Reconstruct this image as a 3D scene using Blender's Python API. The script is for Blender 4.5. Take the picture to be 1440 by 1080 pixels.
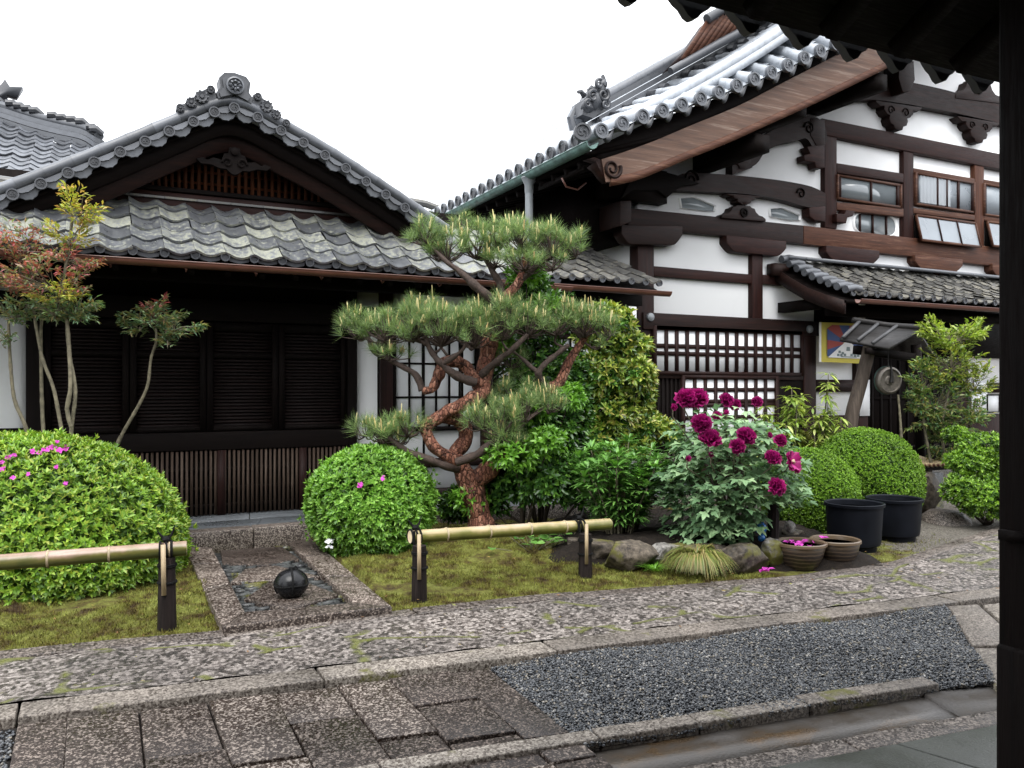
import bpy, math, random
import numpy as np
from math import radians, sin, cos, pi
for o in list(bpy.data.objects): bpy.data.objects.remove(o)
SC = bpy.context.scene
COL = SC.collection
# ------------------------------------------------------------------ camera, sky, sun, exposure
F, CX, HOR, EYE, YAW = 1165.0, 720.0, 545.0, 1.5, radians(26.7)
cam_d = bpy.data.cameras.new("camera"); cam = bpy.data.objects.new("camera", cam_d); COL.objects.link(cam)
cam_d.sensor_width = 36; cam_d.lens = F / 1440 * 36; cam_d.shift_y = 5 / 1440
cam_d.clip_start = 0.05; cam_d.clip_end = 2000
cam.location = (0, 0, EYE); cam.rotation_euler = (pi / 2, 0, -YAW)
SC.camera = cam
SUN_EL, SUN_ROT = radians(62), radians(200)
w = bpy.data.worlds.new("World"); SC.world = w; w.use_nodes = True
nt = w.node_tree; nt.nodes.clear()
sky = nt.nodes.new("ShaderNodeTexSky"); sky.sky_type = 'NISHITA'; sky.sun_disc = False
sky.sun_elevation = SUN_EL; sky.sun_rotation = SUN_ROT; sky.dust_density = 4.0
hs = nt.nodes.new("ShaderNodeHueSaturation"); hs.inputs['Saturation'].default_value = 0.12
# an overcast deck: most of the sky's own variation is washed out by cloud
ov = nt.nodes.new("ShaderNodeMix"); ov.data_type = 'RGBA'; ov.inputs[0].default_value = 0.7
ov.inputs[7].default_value = (9.2, 9.5, 10.0, 1)
bg = nt.nodes.new("ShaderNodeBackground"); bg.inputs['Strength'].default_value = 0.12
wo = nt.nodes.new("ShaderNodeOutputWorld")
nt.links.new(sky.outputs[0], hs.inputs['Color']); nt.links.new(hs.outputs[0], ov.inputs[6])
# an overcast sky is brighter overhead than at the horizon
tc = nt.nodes.new("ShaderNodeTexCoord"); sp_ = nt.nodes.new("ShaderNodeSeparateXYZ"); mr = nt.nodes.new("ShaderNodeMapRange"); mr.inputs[1].default_value = 0; mr.inputs[2].default_value = 1; mr.inputs[3].default_value = .72; mr.inputs[4].default_value = 1.32
nt.links.new(tc.outputs['Generated'], sp_.inputs[0]); nt.links.new(sp_.outputs[2], mr.inputs[0])
gm = nt.nodes.new("ShaderNodeMix"); gm.data_type = 'RGBA'; gm.blend_type = 'MULTIPLY'; gm.inputs[0].default_value = 1.; nt.links.new(ov.outputs[2], gm.inputs[6]); nt.links.new(mr.outputs[0], gm.inputs[7])
nt.links.new(gm.outputs[2], bg.inputs['Color']); nt.links.new(bg.outputs[0], wo.inputs[0])
sun_d = bpy.data.lights.new("sun", 'SUN'); sun_d.energy = 0.8; sun_d.angle = radians(40); sun_d.color = (1, .97, .92)
sun = bpy.data.objects.new("sun", sun_d); COL.objects.link(sun)
# Nishita: sun azimuth measured so that rotation 0 is +Y, growing clockwise
sun.rotation_euler = (pi / 2 - SUN_EL, 0, pi - SUN_ROT)
vs = SC.view_settings; SC.display_settings.display_device = 'sRGB'
vs.view_transform = 'Standard'; vs.look = 'None'; vs.exposure = 1.62; vs.gamma = 1; vs.use_curve_mapping = False
SC.cycles.max_bounces = 8; SC.cycles.diffuse_bounces = 4; SC.cycles.glossy_bounces = 3; SC.cycles.transmission_bounces = 5
SC.cycles.use_denoising = True
SC.cycles.caustics_reflective = False; SC.cycles.caustics_refractive = False
# ------------------------------------------------------------------ reading places off the picture
AX = np.array([sin(YAW), cos(YAW), 0.]); RT = np.array([cos(YAW), -sin(YAW), 0.]); UP = np.array([0, 0, 1.])
CAMP = np.array([0, 0, EYE])
def ray(px, py): return AX + RT * ((px - CX) / F) + UP * ((HOR - py) / F)
def G(px, py, z=0.):                       # where the line of sight meets the level z
    t = (EYE - z) * F / (py - HOR); return CAMP + ray(px, py) * t
def PY(px, py, Y):                         # ... meets the plane y = Y (parallel to the house fronts)
    r = ray(px, py); return CAMP + r * (Y / r[1])
def PX(px, py, X):
    r = ray(px, py); return CAMP + r * (X / r[0])
def PD(px, py, t): return CAMP + ray(px, py) * t
def nrm(v):
    v = np.asarray(v, float); n = np.linalg.norm(v, axis=-1, keepdims=True); return v / np.maximum(n, 1e-9)
# ------------------------------------------------------------------ mesh builder
class MB:
    def __init__(s): s.V = []; s.F = []; s.n = 0
    def add(s, V, Fs):
        V = np.asarray(V, float).reshape(-1, 3)
        for f in (Fs if isinstance(Fs, list) else [Fs]):
            f = np.asarray(f, int)
            if f.ndim == 1: f = f[None]
            s.F.append(f + s.n)
        s.V.append(V); s.n += len(V); return s
    def box(s, a, b, rz=0., piv=None):
        a, b = np.minimum(a, b), np.maximum(a, b)
        V = np.array([[x, y, z] for z in (a[2], b[2]) for y in (a[1], b[1]) for x in (a[0], b[0])], float)
        if rz:
            p = (np.array(a) + b) / 2 if piv is None else np.array(piv, float)
            c_, s_ = cos(rz), sin(rz); d = V - p
            V = p + np.stack([d[:, 0] * c_ - d[:, 1] * s_, d[:, 0] * s_ + d[:, 1] * c_, d[:, 2]], 1)
        return s.add(V, [[[0, 2, 3, 1], [4, 5, 7, 6], [0, 1, 5, 4], [2, 6, 7, 3], [0, 4, 6, 2], [1, 3, 7, 5]]])
    def bar(s, p, q, w, h, up=(0, 0, 1)):       # square bar from p to q
        p, q = np.array(p, float), np.array(q, float); d = nrm(q - p); r = nrm(np.cross(d, up)); u = np.cross(r, d)
        V = [e + r * a * w / 2 + u * b * h / 2 for e in (p, q) for a, b in ((-1, -1), (1, -1), (1, 1), (-1, 1))]
        return s.add(V, [[[0, 1, 2, 3], [7, 6, 5, 4], [0, 4, 5, 1], [1, 5, 6, 2], [2, 6, 7, 3], [3, 7, 4, 0]]])
    def prism(s, pts, d):                        # closed outline (3d points) swept along d
        P = np.array(pts, float); n = len(P); V = np.vstack([P, P + np.array(d, float)])
        i = np.arange(n); j = (i + 1) % n
        return s.add(V, [np.stack([i, j, j + n, i + n], 1), i[::-1][None], (i + n)[None]])
    def strip(s, A, B, d):                       # band between polylines A and B, thickened along d
        A, B = np.array(A, float), np.array(B, float); n = len(A); d = np.array(d, float)
        V = np.vstack([A, B, A + d, B + d]); i = np.arange(n - 1)
        return s.add(V, [np.stack([i, i + 1, i + 1 + n, i + n], 1), np.stack([i + 2 * n, i + 3 * n, i + 1 + 3 * n, i + 1 + 2 * n], 1),
            np.stack([i, i + 2 * n, i + 1 + 2 * n, i + 1], 1), np.stack([i + n, i + 1 + n, i + 1 + 3 * n, i + 3 * n], 1),
            np.array([[0, n, 3 * n, 2 * n], [n - 1, 3 * n - 1, 4 * n - 1, 2 * n - 1]])])
    def tube(s, P, R, k=8, caps=True, flat=1.0):
        P = np.array(P, float); n = len(P); R = np.broadcast_to(np.asarray(R, float), (n,))
        T = nrm(np.gradient(P, axis=0)); ref = np.array([0, 0, 1.]) if abs(T[0][2]) < .9 else np.array([1., 0, 0])
        u = nrm(np.cross(T[0], ref)); V = []
        a = np.arange(k) * 2 * pi / k
        for i in range(n):
            u = nrm(u - T[i] * np.dot(u, T[i])); v = np.cross(T[i], u)
            V.append(P[i] + R[i] * (np.cos(a)[:, None] * u + flat * np.sin(a)[:, None] * v))
        i, j = np.meshgrid(np.arange(n - 1), np.arange(k), indexing='ij'); j2 = (j + 1) % k
        fs = [np.stack([i * k + j, i * k + j2, (i + 1) * k + j2, (i + 1) * k + j], -1).reshape(-1, 4)]
        if caps: fs += [np.arange(k)[::-1][None], (np.arange(k) + (n - 1) * k)[None]]
        return s.add(np.vstack(V), fs)
    def lathe(s, prof, c, axis=(0, 0, 1), k=24):  # prof: (radius, height) pairs
        c = np.array(c, float); ax = nrm(axis); ref = np.array([1., 0, 0]) if abs(ax[0]) < .9 else np.array([0, 1., 0])
        u = nrm(np.cross(ax, ref)); v = np.cross(ax, u); a = np.arange(k) * 2 * pi / k
        V = np.vstack([c + ax * h + r * (np.cos(a)[:, None] * u + np.sin(a)[:, None] * v) for r, h in prof]); n = len(prof)
        i, j = np.meshgrid(np.arange(n - 1), np.arange(k), indexing='ij'); j2 = (j + 1) % k
        return s.add(V, [np.stack([i * k + j, i * k + j2, (i + 1) * k + j2, (i + 1) * k + j], -1).reshape(-1, 4),
            np.arange(k)[::-1][None], (np.arange(k) + (n - 1) * k)[None]])
    def grid(s, P):                               # P: (n, m, 3)
        n, m = P.shape[:2]; i, j = np.meshgrid(np.arange(n - 1), np.arange(m - 1), indexing='ij')
        return s.add(P.reshape(-1, 3), [np.stack([i * m + j, (i + 1) * m + j, (i + 1) * m + j + 1, i * m + j + 1], -1).reshape(-1, 4)])
    def blob(s, c, r, seed=0, amp=.15, n=14, m=20, fr=2.0):
        g = np.random.default_rng(seed); th = np.linspace(0.001, pi - .001, n); ph = np.arange(m) * 2 * pi / m
        D = np.stack([np.sin(th)[:, None] * np.cos(ph), np.sin(th)[:, None] * np.sin(ph), np.cos(th)[:, None] * np.ones(m)], -1)
        k = 1 + amp * wob(D, g, fr)
        P = np.array(c) + D * np.array(r) * k[..., None]
        i, j = np.meshgrid(np.arange(n - 1), np.arange(m), indexing='ij'); j2 = (j + 1) % m
        return s.add(P.reshape(-1, 3), [np.stack([i * m + j, (i + 1) * m + j, (i + 1) * m + j2, i * m + j2], -1).reshape(-1, 4)])
    def mesh(s, name, org):
        me = bpy.data.meshes.new(name); V = np.vstack(s.V) - org
        me.vertices.add(len(V)); me.vertices.foreach_set("co", V.astype(np.float32).ravel())
        L = np.concatenate([f.ravel() for f in s.F]); T = np.concatenate([np.full(len(f), f.shape[1]) for f in s.F])
        me.loops.add(len(L)); me.loops.foreach_set("vertex_index", L.astype(np.int32))
        st = np.concatenate([[0], np.cumsum(T)[:-1]])
        me.polygons.add(len(T)); me.polygons.foreach_set("loop_start", st.astype(np.int32)); me.polygons.foreach_set("loop_total", T.astype(np.int32))
        me.update(calc_edges=True); me.validate(); return me
def wob(D, g, fr=2.0, k=7):                      # smooth lumpy noise on points D
    o = np.zeros(D.shape[:-1])
    for i in range(k):
        f = g.normal(size=3) * fr * (1 + .35 * i); o += np.sin(D @ f + g.uniform(0, 6.28)) / (1 + .4 * i)
    return o / 2.2
def root(name, label, cat, loc, group=None, kind=None):
    o = bpy.data.objects.new(name, None); COL.objects.link(o); o.location = tuple(float(x) for x in loc)
    o.empty_display_size = .1; o['label'] = label; o['category'] = cat
    if group: o['group'] = group
    if kind: o['kind'] = kind
    return o
def world_of(p):
    v = np.zeros(3)
    while p is not None: v += np.array(p.location); p = p.parent
    return v
def part(name, mb, mat, parent, label=None, smooth=None, flip=False):
    me = mb.mesh(name, world_of(parent) if parent is not None else np.zeros(3))
    o = bpy.data.objects.new(name, me); COL.objects.link(o); me.materials.append(mat)
    if parent is not None: o.parent = parent
    if label: o['label'] = label
    if smooth is not None:
        me.polygons.foreach_set("use_smooth", np.ones(len(me.polygons), bool))
        if smooth < 180: me.set_sharp_from_angle(angle=radians(smooth))
    return o
def thing(name, mb, mat, label, cat, group=None, smooth=None, org=None):     # a thing that is one mesh
    V = np.vstack(mb.V); lo, hi = V.min(0), V.max(0)
    loc = np.array([(lo[0] + hi[0]) / 2, (lo[1] + hi[1]) / 2, lo[2]]) if org is None else np.array(org, float)
    me = mb.mesh(name, loc); o = bpy.data.objects.new(name, me); COL.objects.link(o); o.location = tuple(loc); me.materials.append(mat)
    o['label'] = label; o['category'] = cat
    if group: o['group'] = group
    if smooth is not None:
        me.polygons.foreach_set("use_smooth", np.ones(len(me.polygons), bool))
        if smooth < 180: me.set_sharp_from_angle(angle=radians(smooth))
    return o
def setting(name, mb, mat, kind='structure', smooth=None, label=None, cat=None):
    o = part(name, mb, mat, None, label, smooth); o['kind'] = kind
    if cat: o['category'] = cat
    return o
def bevel(o, wd=.006, seg=2):
    m = o.modifiers.new("bevel", 'BEVEL'); m.width = wd; m.segments = seg; m.limit_method = 'ANGLE'; m.angle_limit = radians(40); return o
# ------------------------------------------------------------------ materials
class N:
    def __init__(s, name):
        s.m = bpy.data.materials.new(name); s.m.use_nodes = True; s.t = s.m.node_tree; s.t.nodes.clear()
        s.out = s.t.nodes.new("ShaderNodeOutputMaterial"); s.b = s.t.nodes.new("ShaderNodeBsdfPrincipled"); s.l(s.b.outputs[0], s.out.inputs[0])
        s.co = None
    def l(s, a, b): s.t.links.new(a, b)
    def n(s, k): return s.t.nodes.new("ShaderNode" + k)
    def coord(s, sc=(1, 1, 1)):
        if s.co is None: s.co = s.n("NewGeometry").outputs['Position']
        if sc == (1, 1, 1): return s.co
        mp = s.n("Mapping"); mp.inputs['Scale'].default_value = sc; s.l(s.co, mp.inputs[0]); return mp.outputs[0]
    def noise(s, scale, detail=4, rough=.55, sc=(1, 1, 1), dist=0.):
        x = s.n("TexNoise"); x.inputs['Scale'].default_value = scale; x.inputs['Detail'].default_value = detail
        x.inputs['Roughness'].default_value = rough; x.inputs['Distortion'].default_value = dist; s.l(s.coord(sc), x.inputs['Vector']); return x.outputs[0]
    def voro(s, scale, feat='F1', sc=(1, 1, 1), out=0, vec=None):
        x = s.n("TexVoronoi"); x.feature = feat; x.inputs['Scale'].default_value = scale; s.l(vec or s.coord(sc), x.inputs['Vector']); return x.outputs[out]
    def isl(s): return s.n("NewGeometry").outputs['Random Per Island']
    def ramp(s, fac, stops, const=False):
        r = s.n("ValToRGB"); e = r.color_ramp.elements
        while len(e) < len(stops): e.new(.5)
        for i, (p, c) in enumerate(stops):
            e[i].position = p; e[i].color = (*(c if hasattr(c, '__len__') else (c, c, c)), 1)
        if const: r.color_ramp.interpolation = 'CONSTANT'
        s.l(fac, r.inputs[0]); return r.outputs[0]
    def mix(s, f, a, b, mode='MIX'):
        x = s.n("Mix"); x.data_type = 'RGBA'; x.blend_type = mode
        for v, i in ((f, 0), (a, 6), (b, 7)):
            if hasattr(v, 'is_output'): s.l(v, x.inputs[i])
            elif i == 0: x.inputs[0].default_value = v
            else: x.inputs[i].default_value = (*v, 1)
        return x.outputs[2]
    def math(s, op, a, b=None):
        x = s.n("Math"); x.operation = op
        for v, i in ((a, 0), (b, 1)):
            if v is None: continue
            if hasattr(v, 'is_output'): s.l(v, x.inputs[i])
            else: x.inputs[i].default_value = v
        return x.outputs[0]
    def bump(s, h, st=.5, dist=.01):
        x = s.n("Bump"); x.inputs['Strength'].default_value = st; x.inputs['Distance'].default_value = dist; s.l(h, x.inputs['Height']); s.l(x.outputs[0], s.b.inputs['Normal']); return x
    def set(s, col=None, rough=None, spec=None, metal=None):
        for v, k in ((col, 'Base Color'), (rough, 'Roughness'), (spec, 'Specular IOR Level'), (metal, 'Metallic')):
            if v is None: continue
            if hasattr(v, 'is_output'): s.l(v, s.b.inputs[k])
            else: s.b.inputs[k].default_value = (*v, 1) if hasattr(v, '__len__') else v
        return s
def wood(name, c1, c2, c3=None, axis='h', rough=.55, sc=5., spec=.16):
    a = N(name); m = {'h': (.35, 6, 6), 'v': (6, 6, .35), 'y': (6, .35, 6)}[axis]
    g = a.noise(sc, 6, .6, m, .4); f = a.noise(sc * 5, 3, .6, m)
    col = a.ramp(a.math('ADD', a.math('MULTIPLY', g, .75), a.math('MULTIPLY', f, .3)), [(.3, c1), (.56, c2)] + ([(.78, c3)] if c3 else []))
    a.set(col, a.ramp(f, [(.3, rough - .12), (.7, rough + .15)]), spec); a.bump(f, .35, .004); return a.m
def leafmat(name, cols, rough=.42, trans=.32, spec=.45, tint=(1.25, 1.3, .55)):
    a = N(name); n = len(cols); r = a.isl()
    col = a.ramp(r, [(i / (n - 1) if n > 1 else 0, c) for i, c in enumerate(cols)])
    big = a.noise(3.0, 2); col = a.mix(.35, col, a.ramp(big, [(.35, .55), (.65, 1.5)]), 'MULTIPLY')
    a.set(col, rough, spec)
    t = a.n("BsdfTranslucent"); a.l(a.mix(1., col, tint, 'MULTIPLY'), t.inputs[0])
    mx = a.n("MixShader"); mx.inputs[0].default_value = trans; a.l(a.b.outputs[0], mx.inputs[1]); a.l(t.outputs[0], mx.inputs[2]); a.l(mx.outputs[0], a.out.inputs[0])
    return a.m
def plain(name, c, rough=.5, metal=0., var=.25, scale=12, spec=.5, bump=.0):
    a = N(name); f = a.noise(scale, 5); c = np.array(c)
    a.set(a.ramp(f, [(.3, tuple(c * (1 - var))), (.7, tuple(np.minimum(c * (1 + var), 1)))]), a.ramp(f, [(.3, max(rough - .08, .02)), (.7, rough + .1)]), spec, metal)
    if bump: a.bump(a.noise(scale * 3, 4), bump, .01)
    return a.m
def granite(name, dark, light, scale=75., wet=.5, moss=0., pos=(.44, .56), tone=.35, vary=.5, cell=.5):
    a = N(name); f = a.noise(scale, 3, .7); v = a.noise(scale * .45, 2, .6)
    s_ = a.math('ADD', a.math('MULTIPLY', f, .65), a.math('MULTIPLY', v, .35))
    if cell:                                          # crystal-sized grains, each its own shade
        cv = a.n('RGBToBW'); a.l(a.voro(scale, 'F1', out=1), cv.inputs[0]); s_ = a.math('ADD', a.math('MULTIPLY', s_, 1 - cell * .55), a.math('MULTIPLY', cv.outputs[0], cell * .55))
    col = a.ramp(s_, [(pos[0], dark), (pos[1], light)])
    big = a.noise(1.7, 4, .6); col = a.mix(tone, col, a.ramp(big, [(.35, .35), (.68, 1.5)]), 'MULTIPLY')
    isl = a.isl(); col = a.mix(vary, col, a.ramp(isl, [(0, (.45, .40, .37)), (1, (1.35, 1.33, 1.28))]), 'MULTIPLY')
    if moss:
        mk = a.ramp(a.noise(2.2, 6, .65), [(.6 - moss * .1, 0.), (.66 - moss * .1, 1.)]); col = a.mix(mk, col, (.09, .085, .02))
    a.set(col, a.ramp(a.math('ADD', a.math('MULTIPLY', s_, .6), a.math('MULTIPLY', big, .4)), [(.4, .75 - wet), (.58, .8)]), .35); a.bump(s_, .55, .012); return a.m
def tilemat(name, base, lich=None, amt=.5, rough=.3):
    a = N(name); isl = a.isl(); n1 = a.noise(9, 5, .65); b = np.array(base)
    col = a.ramp(isl, [(0, tuple(b * .68)), (.5, tuple(b)), (1, tuple(b * 1.4))])
    col = a.mix(.4, col, a.ramp(n1, [(.3, .5), (.7, 1.5)]), 'MULTIPLY')
    rg = a.ramp(n1, [(.3, rough - .08), (.7, rough + .2)])
    if lich:
        n2 = a.math('ADD', a.noise(20, 6, .78), a.math('MULTIPLY', a.math('SUBTRACT', isl, .5), .17))
        mk = a.ramp(n2, [(.61 - amt * .2, 0.), (.70 - amt * .2, .9)])
        lc = a.ramp(a.noise(60, 3), [(.3, tuple(np.array(lich) * .6)), (.65, lich)])
        col = a.mix(mk, col, lc); rg = a.mix(mk, rg, (.8, .8, .8))
    a.set(col, rg); a.bump(n1, .25, .006); return a.m
def needs(): pass
MT = {}
MT['plaster'] = (lambda a: (a.set(a.mix(a.ramp(a.noise(1.1, 6, .65), [(.5, 0.), (.85, .3)]), (.84, .84, .835), (.6, .59, .56)), .85), a.bump(a.noise(40, 4), .12, .003)) and a.m)(N('white_plaster'))
MT['wood_h'] = wood('dark_timber_beam', (.005, .003, .0026), (.015, .0065, .005), (.032, .012, .009))
MT['wood_v'] = wood('dark_timber_post', (.006, .003, .0026), (.018, .0065, .005), (.034, .012, .009), 'v')
MT['red_h'] = wood('red_brown_beam', (.007, .003, .0026), (.022, .0072, .0056), (.045, .016, .011))
MT['red_v'] = wood('red_brown_post', (.007, .003, .0026), (.022, .0072, .0056), (.045, .016, .011), 'v')
MT['worn_h'] = wood('weathered_beam', (.024, .010, .0065), (.07, .028, .016), (.17, .095, .062))
MT['worn_v'] = wood('weathered_post', (.028, .011, .007), (.07, .026, .014), (.14, .06, .034), 'v')
MT['barge'] = wood('weathered_bargeboard', (.035, .018, .012), (.115, .064, .043), (.25, .2, .165), 'h', .6, 3., .3)
MT['black_h'] = wood('shaded_timber_beam', (.0022, .0016, .0015), (.0055, .0035, .003), None, 'h', .7, 5., .08)  # near-black base: the deep shade under eaves and gate is in the colour
MT['black_v'] = wood('shaded_timber_board', (.0022, .0016, .0015), (.0055, .0035, .003), None, 'v', .7, 5., .08)  # same shade-darkened timber, grain upright
MT['slat'] = wood('old_slat', (.014, .009, .006), (.055, .037, .027), (.14, .105, .082), 'v', .6, 3.)
MT['cedar'] = wood('cedar_lattice', (.03, .010, .005), (.09, .03, .013), (.15, .056, .026), 'v', .6)
MT['tile'] = tilemat('grey_roof_tile', (.075, .08, .09))
MT['tile_wet'] = tilemat('sky_pale_wet_tile', (.27, .29, .315), rough=.3)  # wet tile, base colour paled to carry the white sky's reflection
MT['tile_dark'] = tilemat('dark_roof_tile', (.035, .037, .042), rough=.4)
MT['tile_lichen'] = tilemat('lichened_roof_tile', (.085, .089, .096), (.25, .255, .2), .58)
MT['tile_tan'] = tilemat('tan_lichened_tile', (.085, .083, .078), (.2, .185, .145), .45)
MT['copper'] = plain('verdigris_copper', (.09, .16, .14), .5, .3, .5, 9)
MT['gutter'] = plain('brown_gutter', (.10, .038, .025), .4, 0, .2, 6)
MT['zinc'] = plain('grey_pipe', (.2, .215, .225), .45, .2, .15)
MT['paper'] = plain('shoji_paper', (.74, .75, .76), .9, 0, .04, 3)
MT['glass'] = plain('window_glass', (.16, .18, .19), .08, 0, .2, 1.2, .8)
MT['glass2'] = plain('pale_frosted_glass', (.24, .265, .29), .3, 0, .12, 2, .3)
MT['granite'] = granite('rough_granite', (.024, .016, .013), (.24, .21, .185), 100, .5, 0, (.45, .62), .5)
MT['slab'] = granite('dark_wet_slab', (.024, .015, .011), (.255, .22, .195), 105, .55, 0, (.51, .61), .5, 1.)
MT['edge'] = granite('pale_granite_edge', (.05, .038, .03), (.30, .27, .235), 100, .3, .15, (.40, .62), .45)
MT['slate'] = granite('dark_slate', (.012, .013, .014), (.055, .06, .06), 30, .6, .3)
MT['soil'] = plain('dark_soil', (.012, .009, .007), .9, 0, .5, 30, .15, .8)
MT['rock'] = granite('garden_rock', (.022, .018, .014), (.16, .135, .105), 26, .3, .4, (.38, .64), .6, .5, 0)
MT['rock_pale'] = granite('pale_garden_rock', (.03, .028, .026), (.30, .29, .27), 20, .3, .2, (.42, .62), .6, .5, 0)
# ------------------------------------------------------------------ the ground
rng = np.random.default_rng(5)
b = MB(); b.add([[-200, -200, -.16], [220, -200, -.16], [220, 260, -.16], [-200, 260, -.16]], [[[0, 1, 2, 3]]]); setting('ground', b, MT['soil'])
BACK = np.array([G(*p)[:2] for p in ((-420, 975), (-150, 938), (0, 918), (150, 903), (313, 889), (552, 861), (760, 838), (960, 823), (1103, 813), (1193, 800), (1253, 791), (1310, 772), (1393, 745), (1500, 705), (1620, 668))]).T
def front_y(x): return 4.335 - .105 * np.asarray(x)             # front edge of the long stone path
def back_y(x):                                                  # its garden edge, bending away to the right
    xs, ys = BACK
    return np.interp(x, xs, ys)
def inpoly(x, y, P):
    x = np.asarray(x); y = np.asarray(y); c = np.zeros(x.shape, bool); n = len(P)
    for i in range(n):
        x1, y1 = P[i][:2]; x2, y2 = P[(i + 1) % n][:2]
        c ^= ((y1 > y) != (y2 > y)) & (x < (x2 - x1) * (y - y1) / (y2 - y1 + 1e-12) + x1)
    return c
IPOLY = [G(318, 880), G(547, 852), G(434, 758), G(262, 768)]
INSET = lambda x, y: inpoly(x, y, IPOLY)
def garden_h(x, y):
    d = np.clip((y - back_y(x) - .12) / .9, 0, 1); u = np.sin(x * 2.1 + 1) * np.sin(y * 1.7) * .5 + np.sin(x * 5.3 - y * 4.1) * .25
    m = np.exp(-((x - 3.25) ** 2 + (y - 6.95) ** 2) / .5) * .09
    h = -.012 + d * (.045 + .03 * u + .02 * np.sin(x * 13 + 2 * np.sin(y * 5)) * np.sin(y * 11 + x * 3)) + m
    return np.where(INSET(x, y), -.06, h)
xs = np.linspace(-7, 20, 400); vv = np.linspace(0, 1, 170)
X = np.repeat(xs[:, None], 170, 1); y0 = front_y(X) + .45; Y = y0 + (13.5 - y0) * vv[None, :] ** 1.5
Z = garden_h(X, Y); Z += (Z > 0) * (np.sin(X * 23 + 3 * np.sin(Y * 9)) * np.sin(Y * 26 + 2 * np.sin(X * 7))) * .006
Z = np.where(Y < back_y(X) + .02, -.02, Z)
a = N('moss'); n1 = a.noise(2.3, 5, .6); n2 = a.noise(55, 4, .7); n3 = a.noise(7, 4, .6)
mc = a.ramp(n3, [(.33, (.036, .022, .009)), (.43, (.072, .058, .013)), (.53, (.108, .108, .02)), (.68, (.165, .175, .04))])
mc = a.mix(.55, mc, a.ramp(n2, [(.3, .3), (.65, 1.5)]), 'MULTIPLY')
dirt = a.ramp(a.noise(60, 3), [(.35, (.05, .042, .034)), (.65, (.17, .155, .13))])
# the moss thins out to gritty earth beyond the planters
sx = a.n("SeparateXYZ"); a.l(a.coord(), sx.inputs[0])
far = a.math('MULTIPLY', a.math('SUBTRACT', sx.outputs[0], 6.0), .8)
mk = a.ramp(a.math('ADD', a.math('MULTIPLY', far, .35), a.math('SUBTRACT', n1, .35)), [(.28, 0.), (.36, 1.)])
a.set(a.mix(mk, mc, dirt), .9, .25); a.bump(n2, .9, .03)
MT['moss'] = a.m
b = MB(); b.grid(np.stack([X, Y, Z], -1)); o = setting('moss_ground', b, MT['moss'], smooth=180)
# the fuzzy upright moss sprigs
n = 90000; mx = rng.uniform(-2.2, 8.2, n); my = rng.uniform(4.9, 8.3, n)
mx2 = rng.uniform(-2, 5.5, 60000); my2 = back_y(mx2) + rng.uniform(.02, 1.6, 60000); mx = np.r_[mx, mx2]; my = np.r_[my, my2]
ok = ~INSET(mx, my) & (my > back_y(mx) + .05 + .05 * np.sin(mx * 9) ) & (rng.random(len(mx)) < np.clip(1.35 - (mx - 5) * .5, 0, 1)) & (np.sin(mx * 3.1 + np.sin(my * 2.3) * 2) * np.sin(my * 3.7 + mx) > -.75)
mx, my = mx[ok], my[ok]; mz = garden_h(mx, my)
def blades(P, D, L, Wd, bend=0.):
    """thin pointed triangles"""
    k = len(P); s_ = nrm(np.cross(D, np.random.default_rng(1).normal(size=(k, 3)))); L = np.asarray(L).reshape(-1, 1); Wd = np.asarray(Wd).reshape(-1, 1)
    V = np.stack([P - s_ * Wd / 2, P + s_ * Wd / 2, P + D * L], 1).reshape(-1, 3); i = np.arange(k) * 3
    return V, [np.stack([i, i + 1, i + 2], 1)]
D = nrm(np.stack([rng.normal(0, .5, len(mx)), rng.normal(0, .5, len(mx)), np.ones(len(mx))], 1))
b = MB(); b.add(*blades(np.stack([mx, my, mz - .004], 1), D, rng.uniform(.014, .038, len(mx)), rng.uniform(.005, .010, len(mx))))
a = N('moss_sprig'); n3 = a.noise(7, 4, .6)
c_ = a.ramp(n3, [(.33, (.048, .03, .012)), (.43, (.09, .074, .016)), (.53, (.132, .136, .025)), (.68, (.19, .21, .05))]); a.set(a.mix(.5, c_, a.ramp(a.isl(), [(0, .45), (1, 1.6)]), 'MULTIPLY'), .9, .2)
setting('moss_sprigs', b, a.m, 'stuff', label='yellow green and brown cushion moss under the shrubs', cat='moss')
# a few fallen leaves on the moss and the path
n = 260; lx = rng.uniform(-1.5, 7.5, n); ly = front_y(lx) + rng.uniform(.1, 3., n); ok = ~INSET(lx, ly); lx, ly = lx[ok], ly[ok]; lz = np.maximum(garden_h(lx, ly), .012) + .012; b = MB(); an = rng.uniform(0, 6.28, len(lx)); D = np.stack([np.cos(an), np.sin(an), rng.normal(0, .15, len(lx))], 1); S_ = np.stack([-np.sin(an), np.cos(an), rng.normal(0, .3, len(lx))], 1); P = np.stack([lx, ly, lz], 1); L_ = rng.uniform(.015, .04, (len(lx), 1))
V = np.stack([P, P + D * L_ * .5 + S_ * L_ * .2, P + D * L_, P + D * L_ * .5 - S_ * L_ * .2], 1).reshape(-1, 3); b.add(V, [np.arange(len(lx))[:, None] * 4 + np.array([[0, 1, 2, 3]])])
a = N('fallen_leaf'); a.set(a.ramp(a.isl(), [(0, (.05, .025, .012)), (.4, (.16, .08, .03)), (.7, (.25, .17, .05)), (1, (.12, .14, .03))]), .6, .3); setting('fallen_leaves', b, a.m, 'stuff', label='scattered small brown and yellow leaves on the moss and path', cat='leaves')
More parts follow.
